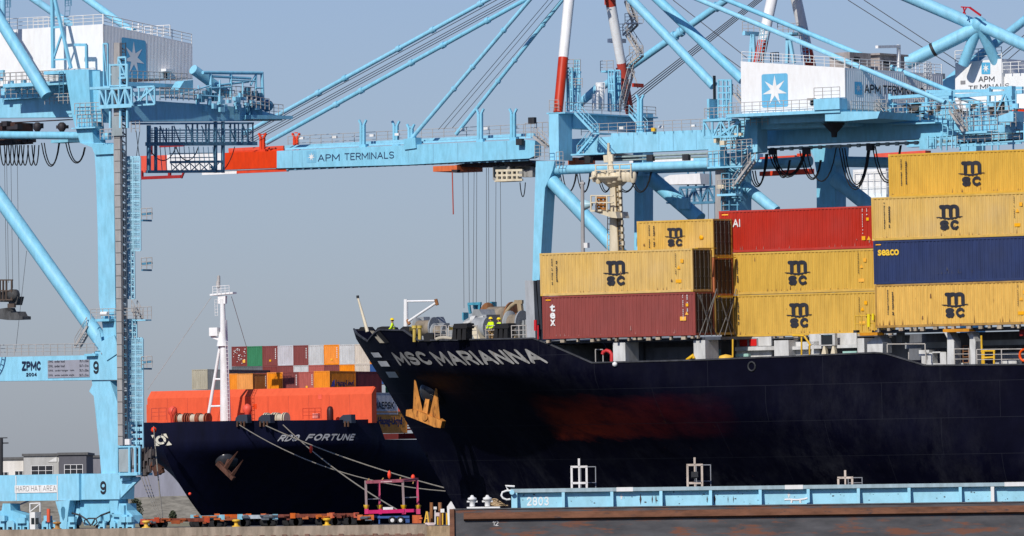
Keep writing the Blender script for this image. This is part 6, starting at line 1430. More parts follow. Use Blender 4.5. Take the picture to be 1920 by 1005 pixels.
    hd = PU(361, 110, c1.x).y-hv; zfar = PU(361, 82, c1.x).z; zbf = PU(361, 148, c1.x).z
    x6 = P(62, 100, hv).x
    def house(m):
        m.add([(x6, hv, zb), (c1.x, hv, zb), (c1.x, hv+hd, zbf), (x6, hv+hd, zbf), (x6, hv, zr), (c1.x, hv, zr), (c1.x, hv+hd, zfar), (x6, hv+hd, zfar)], [(0, 3, 2, 1), (4, 5, 6, 7), (0, 1, 5, 4), (1, 2, 6, 5), (2, 3, 7, 6), (3, 0, 4, 7)])
        m.box((c0.x-6, hv+2.5, zb), (x6-.01, hv+9, zl))
    hs_ = one('machinery_house', house, PANEL)
    mb = MB(); n = 62
    for k in range(n):
        y0 = hv+.1+(hd-.2)*k/n; w = (hd-.2)/n
        zt_ = lambda y: zr+(zfar-zr)*(y-hv)/hd-.15; zb__ = lambda y: zb+(zbf-zb)*(y-hv)/hd+.05
        pts = [(y0, .05), (y0+w*.35, .05), (y0+w*.5, .036), (y0+w*.85, .036), (y0+w, .05)]
        mb.add([(c1.x+d, y, zb__(y)) for y, d in pts]+[(c1.x+d, y, zt_(y)) for y, d in pts], [(i, i+1, 6+i, 5+i) for i in range(4)])
    t.part('cladding', mb, PANEL, hs_)
    q0 = PU(227, 143, c1.x); q1 = PU(272, 72, c1.x)
    star_on(t, None, lambda a, b: (c1.x+.07, q0.y+(q1.y-q0.y)*a, q0.z+(q1.z-q0.z)*b-a*.25), hs_, r=.44, nudge=(.03, 0, 0), wcol=PANEL)
    def rr(m):
        m.rail((x6, hv+.1, zr), (c1.x, hv+.1, zr), h=1.05, sp=1.4, r=.05); m.rail((c1.x-.1, hv+.1, zr), (c1.x-.1, hv+hd, zfar), h=1.05, sp=1.6, r=.05); m.rail((x6, hv+hd*.75, zfar+.7), (c1.x, hv+hd*.75, zfar+.7), h=1.2, sp=.9, r=.05)
        m.rail((c0.x-6, hv+2.6, zl), (x6, hv+2.6, zl), h=1.2, sp=1.6, r=.04)
    one('roof_railing', rr, LETW, hs_)
    one('lamp_hood', lambda m: (m.box(tuple(PU(302, 134, c1.x+.1)), tuple(Vector(PU(318, 130, c1.x+.1))+Vector((.7, 0, 0))))), WHITE, hs_)
    one('opening', lambda m: (m.box(tuple(PU(307, 146, c1.x+.05)), tuple(Vector(PU(313, 135, c1.x+.05))+Vector((.05, 0, 0))))), DARK, hs_)
    one('antenna', lambda m: m.tube(PU(260, 52, c1.x-1), PU(260, 44, c1.x-1), .12), LETW, hs_)
    # platforms
    one('house_platform', lambda m: (m.box((x6-3, hv-1.6, zb-.5), (c1.x+.2, hv+.0, zb-.1)), m.box((c1.x, hv, zb-.8), (c1.x+1.8, hv+hd*.8, zb-.35))))
    one('house_walkway_rail', lambda m: (m.rail((x6-3, hv-1.5, zb-.1), (c1.x, hv-1.5, zb-.1), h=1.2, sp=.9, r=.035), m.rail((c1.x+1.7, hv, zb-.35), (c1.x+1.7, hv+hd*.8, zb-.35), h=1.2, sp=.9), m.rail(P(0, 184, 4.4), P(72, 182, 4.4), h=1.3, sp=.8), m.rail(P(144, 238, -.5), P(192, 236, -.5), h=1.3, sp=.8), m.rail(P(246, 248, 0), P(262, 247, 0), h=1.2, sp=.6)), GREY)
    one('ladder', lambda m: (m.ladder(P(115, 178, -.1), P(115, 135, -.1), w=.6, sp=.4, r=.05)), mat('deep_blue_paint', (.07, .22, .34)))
    one('walkway', lambda m: (m.box(tuple(P(0, 187, 4.3)), tuple(P(75, 184, 5))), m.box(tuple(P(134, 242, -.6)), tuple(P(192, 238, .6))), m.box(tuple(P(82, 140, .2)), tuple(P(186, 131, 2.6))), m.box(tuple(P(95, 268, 3)), tuple(P(150, 262, 5)))))
    rz = random.Random(12)
    one('deck_machinery', lambda m: [m.cbox(P(2+rz.random()*180, 136+rz.random()*48, 2.6+rz.random()*2), (.25+.4*rz.random(), .3, .25+.5*rz.random())) for _ in range(22)])
    one('platform_rail', lambda m: (m.rail(P(0, 158, 2.8), P(110, 154, 2.8), h=1.2, sp=.8), m.rail(P(84, 196, 2.2), P(136, 194, 2.2), h=1.1, sp=.7), m.rail(P(140, 215, -.6), P(190, 213, -.6), h=1.2, sp=.7), m.rail(P(188, 262, -1), P(232, 260, -1), h=1.1, sp=.6)), GREY)
    # rear platform running away to the right
    ub = P(232, 200, 2.5).x
    def rear(m):
        pts = [(245, 197), (276, 188), (330, 192), (400, 196), (480, 204), (526, 218), (530, 226), (247, 228)]
        m.prismv([(lambda p: (p.y, p.z))(PU(x, y, ub)) for x, y in pts], ub-1.4, ub)
        m.prismv([(lambda p: (p.y, p.z))(PU(x, y, ub+.6)) for x, y in ((250, 172), (335, 168), (345, 152), (362, 150), (362, 170), (330, 177), (250, 180))], ub-.6, ub+.6)
    one('rear_beam', rear)
    R_ = lambda x, y, o=.3: PU(x, y, ub+o)
    one('rear_frame', lambda m: ([m.tube(R_(x0, y0), R_(x1, y1), w*.55) for x0, y0, x1, y1, w in ((380, 136, 492, 137, .34), (395, 143, 470, 147, .26), (395, 137, 395, 180, .3), (433, 137, 433, 182, .3), (491, 135, 493, 192, .34), (480, 138, 479, 185, .24), (470, 160, 480, 140, .22), (408, 160, 466, 153, .22), (440, 183, 440, 214, .16), (447, 183, 447, 214, .16))], [m.beam(R_(440, 186+5*i), R_(447, 186+5*i), .12) for i in range(6)]))
    one('rear_strut', lambda m: m.tube(PU(362, 130, ub-1), PU(425, 176, ub-.4), .55, n=16), BLUE)
    one('rear_railing', lambda m: (m.rail(R_(300, 188, .1), R_(440, 190, .1), h=1.2, sp=1.0, r=.04), m.rail(R_(505, 215, .1), R_(531, 217, .1), h=1.2, sp=.7, r=.04), m.rail(R_(415, 186, .8), R_(480, 190, .8), h=1.5, sp=.8, r=.04)), GREY)
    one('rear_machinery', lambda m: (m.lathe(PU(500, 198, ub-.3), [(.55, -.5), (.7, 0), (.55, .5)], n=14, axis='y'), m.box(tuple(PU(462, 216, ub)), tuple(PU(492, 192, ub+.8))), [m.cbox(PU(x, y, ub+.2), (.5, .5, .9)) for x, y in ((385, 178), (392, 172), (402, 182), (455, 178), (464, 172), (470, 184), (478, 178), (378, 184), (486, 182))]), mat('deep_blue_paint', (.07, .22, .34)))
    rq = random.Random(6)
    one('deck_machinery', lambda m: [m.cbox(PU(370+rq.random()*115, 178+rq.random()*26, ub+.6+rq.random()), (.3, .3+.5*rq.random(), .3+.5*rq.random())) for _ in range(26)])
    one('pipework', lambda m: [m.tube(R_(x0, y0, .9), R_(x1, y1, .9), .09) for x0, y0, x1, y1 in ((300, 182, 372, 186), (340, 176, 420, 182), (372, 160, 372, 190), (412, 150, 412, 186), (455, 150, 455, 186), (395, 165, 433, 163), (433, 150, 479, 152), (470, 192, 505, 200), (362, 170, 395, 160), (479, 165, 492, 165))])
    one('rear_railing', lambda m: (m.rail(R_(300, 183, 1.2), R_(372, 186, 1.2), h=1.1, sp=.8, r=.04), m.rail(R_(440, 196, 1.2), R_(505, 206, 1.2), h=1.2, sp=.7, r=.04)), GREY)
    one('rear_deck', lambda m: m.prismv([(lambda p: (p.y, p.z))(PU(x, y, ub)) for x, y in ((455, 216), (532, 218), (532, 224), (455, 224))], ub-1.2, ub+1.3))
    # dark maintenance cage hung under the rear platform
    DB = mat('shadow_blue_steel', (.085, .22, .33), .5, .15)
    def hang(m):
        for x, y0, y1, w in ((279, 235, 322, .34), (292, 238, 322, .26), (404, 228, 324, .3), (418, 228, 324, .3), (349, 232, 272, .14), (361, 232, 272, .14), (370, 232, 272, .14), (386, 232, 272, .14), (392, 232, 272, .14), (300, 240, 270, .12), (312, 240, 270, .12), (323, 236, 270, .12), (432, 232, 272, .14), (440, 232, 272, .14), (447, 232, 270, .1), (455, 232, 270, .14), (465, 232, 270, .14), (474, 230, 268, .12)):
            m.beam(R_(x, y0), R_(x, y1), w)
        for x0, x1, y, w in ((248, 475, 232, .2), (275, 480, 270, .4), (282, 475, 250, .12), (282, 475, 258, .10), (290, 470, 244, .1), (320, 418, 304, .26), (275, 418, 322, .3), (318, 402, 288, .1), (318, 402, 296, .1)):
            m.beam(R_(x0, y), R_(x1, y-1), w)
        for k in range(5): m.beam(R_(320+18*k, 306), R_(338+18*k, 322), .08); m.beam(R_(338+18*k, 306), R_(320+18*k, 322), .08)
        for k in range(7): m.beam(R_(300+26*k, 236), R_(312+26*k, 268), .1)
        for k in range(18): m.beam(R_(285+10.5*k, 240, 1.4), R_(285+10.5*k, 268, 1.4), .07)
        for y in (245, 254, 262): m.beam(R_(283, y, 1.4), R_(474, y-1, 1.4), .07)
        for k in range(12): m.beam(R_(300+9*k, 275, .6), R_(304+9*k, 320, .6), .06)
        m.beam(R_(404, 322), R_(396, 312), .2)
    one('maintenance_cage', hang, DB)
    one('festoon_cable', lambda m: ([festoon(m, P(x, 272, 4), P(x+13, 272, 4), 2.2, .07, k=1) for x in (0, 8, 16, 24, 32, 40, 52, 60)], festoon(m, P(78, 268, 4), P(112, 266, 4), 2.6, .07, k=2), festoon(m, P(123, 266, 4), P(160, 276, 4), 2.0, .07, k=2), festoon(m, R_(280, 275), R_(330, 275), 1.5, .06), festoon(m, R_(330, 275), R_(372, 275), 1.5, .06), festoon(m, R_(405, 320), R_(440, 275), 1.0, .05), m.beam(R_(255, 245), R_(262, 300), .05), m.beam(R_(262, 245), R_(255, 300), .05)), BLACK)
    one('trolley', lambda m: (m.box(tuple(P(-40, 272, 3)), tuple(P(62, 231, 6))), m.box(tuple(P(-40, 232, 5)), tuple(P(140, 225, 6)))), mat('trolley_brown', (.07, .035, .03), .7, .3, .3))
    one('trolley_equipment', lambda m: [m.cbox(P(x, y, 2.8), (.5+.3*(k % 3), .8, .35+.2*(k % 2))) for k, (x, y) in enumerate(((6, 234), (12, 232), (24, 240), (34, 238), (50, 264), (20, 266), (40, 268), (72, 236), (117, 238), (60, 262), (8, 266)))]+[m.lathe(P(x, 238, 2.6), [(.1, -.7), (.45, -.2), (.45, .3), (.2, .5)], n=12) for x in (70, 116)], mat('trolley_dark', (.035, .03, .035), .6, .2))
    # a-frame stays in the corner
    tb('diagonal_stay', -30, -10, 88, 180, .65, -.5); tb('rear_stay', 30, -25, 135, 48, .40, 12, 16); tb('rear_stay', 95, -50, 250, 60, .42, 18)
    tb('column', 5, -10, 5, 60, .3, 2)
    one('service_tower', lambda m: (m.beam(P(98, -5, .5), P(100, 128, .5), .34), m.beam(P(102, -5, .5), P(133, 128, .5), .30), m.beam(P(98, 52, .5), P(115, 50, .5), .2), m.beam(P(101, 108, .5), P(117, 60, .5), .2), m.beam(P(100, 112, .5), P(130, 111, .5), .16), m.beam(P(140, 84, 1), P(162, 84, 1), .28), m.beam(P(162, 84, 1), P(163, 128, 1), .26)))
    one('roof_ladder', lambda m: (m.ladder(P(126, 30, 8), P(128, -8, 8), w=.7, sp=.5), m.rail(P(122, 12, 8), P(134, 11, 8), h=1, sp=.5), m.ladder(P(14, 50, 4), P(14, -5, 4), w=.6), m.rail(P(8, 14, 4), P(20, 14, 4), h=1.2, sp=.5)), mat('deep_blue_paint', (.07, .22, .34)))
    one('hoist_rope', lambda m: [m.tube(P(x, 272, 3), P(x+4, y1, 3), .03, n=4, cap=False) for x, y1 in ((8, 530), (12, 530), (20, 540), (32, 560))]+[m.tube(P(50, 470, 1), P(29, 660, 1), .03, n=4, cap=False)], ROPE)
    # hook block at left
    one('hook_block', lambda m: (pr(m, [(-10, 548), (10, 546), (14, 560), (10, 566), (-10, 566)], 3, 1.0), m.lathe(P(25, 553, 3), [(.2, -.5), (.62, -.4), (.62, .4), (.2, .5)], n=14, axis='y'), pr(m, [(14, 556), (34, 556), (30, 572), (17, 572)], 3, 1), pr(m, [(-10, 580), (12, 577), (15, 584), (32, 584), (36, 592), (42, 593), (42, 599), (14, 600), (-10, 597)], 3, 1.4)), mat('block_grey', (.085, .085, .085), .7, .3, .12))
    one('block_frame', lambda m: ([m.beam(P(x, 562, 2.6), P(x, 525, 2.6), .16) for x in (0, 6, 12, 22)], [m.beam(P(-4, y, 2.6), P(24, y, 2.6), .14) for y in (525, 545, 562)], m.box(tuple(P(14, 577, 2.3)), tuple(P(30, 569, 2.6)))), mat('frame_brown', (.09, .065, .05), .7, .2, .2))
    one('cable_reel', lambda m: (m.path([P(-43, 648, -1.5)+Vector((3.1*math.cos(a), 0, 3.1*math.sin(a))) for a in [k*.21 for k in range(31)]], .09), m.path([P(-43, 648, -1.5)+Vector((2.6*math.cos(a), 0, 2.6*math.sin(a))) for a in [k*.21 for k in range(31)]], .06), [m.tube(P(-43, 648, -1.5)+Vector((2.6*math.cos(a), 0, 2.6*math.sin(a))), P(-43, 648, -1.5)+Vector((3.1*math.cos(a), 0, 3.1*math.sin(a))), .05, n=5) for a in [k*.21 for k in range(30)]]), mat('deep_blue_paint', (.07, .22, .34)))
    # bogies
    def bog(x0, x1, y0, m):
        m_ = (x0+x1)/2; pr(m, [(x0, 982), (x0+4, 966), (m_-8, 957), (m_-6, 944), (m_+8, 944), (m_+9, 957), (x1-4, 966), (x1, 982)], -.3, 1.6)
    one('bogie', lambda m: (bog(-30, 52, 0, m),)); one('bogie', lambda m: (bog(206, 252, 0, m), pr(m, [(205, 934), (222, 934), (220, 962), (208, 962)], 0, 1.2)))
    one('bogie', lambda m: (pr(m, [(104, 940), (131, 938), (127, 965), (124, 998), (113, 998), (112, 968)], -.7, 1.0), pr(m, [(131, 940), (148, 936), (150, 960), (140, 985), (127, 990)], .6, 1.0)))
    one('bogie_plate', lambda m: (pr(m, [(150, 937), (205, 936), (206, 975), (196, 985), (158, 985), (150, 962)], .4, 1.2)))
    one('pin_slot', lambda m: pr(m, [(114, 955), (116, 950), (120, 950), (122, 955), (121, 970), (118, 976), (115, 968)], -.74, .03), mat('deep_blue_paint', (.07, .22, .34)))
    def wheels(m):
        for x in (2, 14, 30, 44, 84, 96, 132, 142, 186, 212, 226, 238, 246): m.lathe(P(x, 990, .3), [(.42, -.15), (.42, .15)], n=16, axis='y')
    one('wheel', wheels, DARK)
    def axle(m):
        for x0, x1 in ((-6, 8), (12, 26), (30, 40), (42, 54), (78, 90), (92, 104), (126, 140), (184, 196), (206, 216), (220, 232), (236, 250)):
            pr(m, [(x0, 996), (x0, 980), (x0+3, 976), (x1-3, 976), (x1, 980), (x1, 996), (x1-3, 996), (x1-3, 988), (x0+3, 988), (x0+3, 996)], -.6, .3)
        for x in (6, 38, 44, 90, 136, 186, 232, 244): m.cbox(P(x, 972+(x % 3)*2, -.7), (.8, .5, .6))
        m.cbox(P(232, 958, -.4), (.5, .5, 1.2)); m.beam(P(212, 966, -.5), P(240, 968, -.5), .3, .3)
    one('wheel_frame', axle)
    one('cable', lambda m: (m.path([P(135, 962, -.9), P(150, 966, -.9), P(162, 974, -.9), P(170, 985, -.9)], .10), m.path([P(206, 960, -.9), P(190, 966, -.9), P(178, 974, -.9), P(172, 984, -.9)], .10), m.path([P(160, 984, -1), P(158, 976, -1), P(166, 972, -1), P(180, 972, -1), P(182, 980, -1), P(176, 986, -1)], .08)), mat('cable_dark', (.05, .05, .055), .6, .4))
    cabn = one('electric_cabinet', lambda m: m.box(tuple(P(56, 1000, -1.2)), tuple(P(77, 960, -.2))), LETW)
    one('cabinet_window', lambda m: [m.box(tuple(P(x, 983, -1.24)), tuple(P(x+6, 971, -1.21))) for x in (58.5, 66.5)], GLASS, cabn)
    one('cabinet_frame', lambda m: ([m.beam(P(x, 960, -1.1), P(x, 943, -1.1), .12) for x in (56.5, 75.5)], m.beam(P(56, 944, -1.1), P(76, 943, -1.1), .12), m.beam(P(57, 959, -1.1), P(75, 945, -1.1), .1)), LETW, cabn)
    one('fire_extinguisher_post', lambda m: m.tube(P(91, 979, -1.2), P(91, 954, -1.2), .2), mat('sign_red_orange', (.70, .09, .03), .5))
    one('end_cabin', lambda m: (pr(m, [(222, 839), (242, 838), (242, 888), (222, 888)], -1.6, .1), [m.beam(P(x, 890, -1.7), P(x, 836, -1.7), .2) for x in (221, 243, 254, 262)], [m.beam(P(221, y, -1.7), P(262, y-1, -1.7), .16) for y in (838, 888)], m.box(tuple(P(222, 892, -2)), tuple(P(286, 886, .5)))), BLUE)
    one('mesh_gate', lambda m: m.box(tuple(P(223, 885, -1.8)), tuple(P(241, 842, -1.75))), mat('mesh_grey', (.3, .36, .38)))
    one('rack_equipment', lambda m: ([m.cbox(P(258+((i*7) % 30), 846+((i*11) % 42), -1+.2*(i % 3)), (.5, .4, .7)) for i in range(26)], [m.beam(P(246+6*i, 886, -1.2), P(248+6*i, 838, -1.2), .08) for i in range(7)]), mat('equipment_dark', (.10, .085, .08), .7, .4, .5))
    one('corner_bracket', lambda m: (pr(m, [(224, 896), (262, 894), (240, 912), (226, 934)], -.8, .3), m.beam(P(228, 930, -.9), P(262, 896, -.9), .3), pr(m, [(225, 892), (244, 892), (244, 900), (225, 902)], -1.2, 1)))
    one('control_box', lambda m: (m.box(tuple(P(234, 834, -1.9)), tuple(P(246, 823, -1.6)))), WHITE)
    return t
crane_left()
# ------------------------------------------------------------------ crane C: next crane behind the middle one
def crane_right():
    t = Crane('blue crane behind the middle one, its white house and tube knot at the top right', 1430, 975, 35)
    P = t.P; one = t.one; pr = t.pr; tb = t.tb; PU = t.PU
    def band(x0, y0, v0, x1, y1, v1, cut, r0, r1):
        A, Bq = P(x0, y0, v0), P(x1, y1, v1); t.part('a_frame_leg', MB().tube(A, A.lerp(Bq, cut), r0, n=20), REDP); t.part('a_frame_leg', MB().tube(A.lerp(Bq, cut), Bq, r0, r1, n=20), WHITE)
    band(1413, 160, 2, 1462, -70, 6, .36, .62, .66); band(1528, 160, 16, 1478, -70, 10, .32, .62, .66)
    one('service_platform', lambda m: (m.box(tuple(P(1392, 66, 2)), tuple(P(1424, 60, 5))), m.box(tuple(P(1456, 66, 12)), tuple(P(1512, 62, 15))), [m.beam(P(a, 118, 3), P(b, 64, 3), .35) for a, b in ((1406, 1411), (1416, 1412))], [m.beam(P(a, 118, 13), P(b, 64, 13), .35) for a, b in ((1476, 1477), (1489, 1479))]))
    one('platform_rail', lambda m: (m.rail(P(1392, 60, 2), P(1424, 59, 2), h=1.2, sp=.8, r=.04), m.rail(P(1458, 62, 12), P(1498, 61, 12), h=1.1, sp=.8, r=.04)), GREY)
    one('cage_ladder', lambda m: [(m.ladder(P(x0, 116, v-.9), P(x1, 50, v-.9), w=.9, sp=.45, r=.05), m.ladder(P(x0-5, 116, v-1.5), P(x1-5, 50, v-1.5), w=.6, sp=.9, r=.05)) for x0, x1, v in ((1426, 1436, 3), (1513, 1506, 14))], mat('cage_light_blue', (.32, .60, .74)))
    one('dark_railing', lambda m: m.rail(P(1445, 117, 8), P(1460, 116, 8), h=1.1, sp=.4, r=.05), DARK)
    # forestay of this crane passing behind the middle crane
    A = P(1084, 195, 7); Bq = P(1475, -80, 8); t.part('forestay', MB().tube(A, A.lerp(Bq, .2), .42).tube(A.lerp(Bq, .235), Bq, .42), BLUE)
    one('stay_joint', lambda m: [m.tube(P(1084, 195, 7).lerp(P(1475, -80, 8), k), P(1084, 195, 7).lerp(P(1475, -80, 8), k+.012), .6) for k in (.23, .46, .49, .66)])
    one('rope', lambda m: [m.tube(P(1165+k*3, 195+3*k, 7+k*.3), P(1480, -50+3*k, 8), .06, n=5, cap=False) for k in (0, 1, 2, 3)], ROPE)
    # boom (visible in the gaps): white, orange, cream service pipes
    one('boom', lambda m: pr(m, [(1180, 300), (1300, 295), (1300, 310), (1180, 314)], 6, 1.2), WHITE)
    one('boom', lambda m: pr(m, [(1300, 293), (1420, 288), (1420, 306), (1300, 311)], 6, 1.2))
    one('boom', lambda m: (pr(m, [(1425, 295), (1490, 291), (1490, 303), (1425, 305)], 6, 1), pr(m, [(1424, 322), (1516, 316), (1516, 326), (1424, 330)], 9, 1.2), pr(m, [(1640, 288), (1735, 282), (1735, 294), (1640, 300)], 6, 1.2), pr(m, [(1494, 288), (1512, 287), (1512, 293), (1494, 293)], 6, 1)), ORANGE)
    one('cab', lambda m: (pr(m, [(1245, 333), (1256, 328), (1312, 325), (1314, 345), (1250, 346)], 3, 2.5)), WHITE)
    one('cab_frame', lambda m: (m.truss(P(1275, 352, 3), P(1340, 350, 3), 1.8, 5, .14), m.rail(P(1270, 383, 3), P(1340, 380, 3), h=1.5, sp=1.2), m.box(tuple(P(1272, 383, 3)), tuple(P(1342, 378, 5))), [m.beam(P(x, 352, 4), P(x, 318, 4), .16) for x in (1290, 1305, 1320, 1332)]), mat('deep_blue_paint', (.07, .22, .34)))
    one('hoist_rope', lambda m: [m.tube(P(x, 380, 4), P(x+1, 470, 4), .035, n=4, cap=False) for x in (1302, 1316, 1328, 1340)], ROPE)
    one('lower_house', lambda m: m.box(tuple(P(1600, 372, 5)), tuple(P(1705, 318, 10))), PANEL)
    one('lower_house_deck', lambda m: (m.box(tuple(P(1596, 378, 4)), tuple(P(1700, 371, 5))),))
    one('lower_house_rail', lambda m: m.rail(P(1602, 366, 4.7), P(1700, 363, 4.7), h=2.6, sp=.9, bars=3, r=.04), LETW)
    # white lettered house top right
    hv = 14.0
    def A_(x, y): p = P(x, y, hv); return (p.x, p.z)
    hs_ = one('machinery_house', lambda m: (m.prism([A_(1791, 212), A_(1791, 118), A_(1878, 110), A_(1878, 212)], hv, hv+7), m.prism([A_(1878.5, 212), A_(1878.5, 138), A_(1990, 134), A_(1990, 212)], hv+.5, hv+7)), PANEL)
    star_on(t, None, lambda a, b: P(1840.5+16.5*a, 139-22*b, hv), hs_, r=.42, nudge=(0, -.03, 0))
    mb = MB(); write(mb, 'APM', lambda a, b: Vector(P(1835+30*a, 154-11*b-.4*a, hv))+Vector((0, -.04, 0)), sw=.16)
    write(mb, 'TE', lambda a, b: Vector(P(1816+18*a, 169-8.5*b, hv))+Vector((0, -.04, 0)), sw=.15); write(mb, 'MINALS', lambda a, b: Vector(P(1838+55*a, 167.5-9.5*b-2*a, hv-0))+Vector((0, -.04, 0)), sw=.15); t.part('lettering', mb, INK, hs_)
    one('hatch', lambda m: m.box(tuple(P(1801, 158, hv-.05)), tuple(P(1811, 151, hv+.1))), mat('hatch_grey', (.25, .25, .26), .6), hs_)
    one('roof_railing', lambda m: (m.rail(P(1791, 117, hv), P(1878, 109, hv), h=1.3, sp=1.6, r=.05), m.rail(P(1880, 137, hv), P(1925, 135, hv), h=1.2, sp=1.2, r=.05)), LETW, hs_)
    one('roof_unit', lambda m: m.box(tuple(P(1884, 138, hv+4)), tuple(P(1925, 117, hv+6))), mat('unit_tan', (.34, .28, .22), .7, .1), hs_)
    one('lower_wall', lambda m: m.box(tuple(P(1700, 240, hv-.5)), tuple(P(1990, 205, hv+7))), PANEL, hs_)
    one('tower_leg', lambda m: (pr(m, [(1766, 150), (1791, 140), (1791, 240), (1770, 240)], hv+1, 3)), BLUE)
    one('cream_annex', lambda m: m.box(tuple(P(1753, 172, hv+1)), tuple(P(1772, 138, hv+3))), mat('annex_grey', (.38, .36, .33), .6, .1))
    # tube knot
    tb('knot_tube', 1690, -12, 1830, 48, .72, 9, 12); tb('knot_tube', 1832, 52, 1700, 118, .78, 12, 9); tb('knot_tube', 1836, 44, 1806, 122, .62, 12); tb('knot_tube', 1838, 52, 1874, 130, .62, 12, 15); tb('knot_tube', 1836, 46, 1990, 116, .70, 12)
    A = P(1832, 52, 12); Bq = P(1700, 118, 9); t.part('black_band', MB().tube(A.lerp(Bq, .60), A.lerp(Bq, .64), .80, n=18), DARK)
    one('knot_head', lambda m: m.lathe(P(1835, 46, 12), [(.3, -1.0), (.85, -.5), (.95, 0), (.8, .6), (.3, .9)], n=16))
    one('warning_mast', lambda m: (m.beam(P(1802, 13, 10), P(1820, 14, 10), .14), m.beam(P(1818, 14, 10), P(1839, 29, 10), .2), m.beam(P(1806, 14, 10), P(1810, 27, 10), .12), m.beam(P(1812, 14, 10), P(1806, 25, 10), .12)), mat('mast_red', (.45, .02, .03), .5))
    one('rope', lambda m: ([m.tube(P(x0, y0, 20), P(x1, y1, 20), .05, n=5, cap=False) for x0, y0, x1, y1 in ((1590, 0, 1792, 128), (1620, 0, 1800, 118), (1262, 0, 1400, 108), (1345, 95, 1420, 150), (1865, 112, 1925, 62), (1872, 112, 1925, 68), (1890, 112, 1925, 82))]), ROPE)
    tb('forestay', 1780, 150, 1925, 35, .5, 16)
    one('walkway', lambda m: m.box(tuple(P(1795, 208, 12)), tuple(P(1925, 204, 13.5))))
    one('girder', lambda m: pr(m, [(1700, 242), (1990, 228), (1990, 262), (1700, 276)], 6, 1.4), BLUE)
    one('leg', lambda m: pr(m, [(1800, 262), (1830, 262), (1830, 985), (1800, 985)], 0, 2.0))
    one('walkway_light', lambda m: m.cbox(P(1912, 214, 3), (1.6, .6, 1.0)), ORANGE)
crane_right()
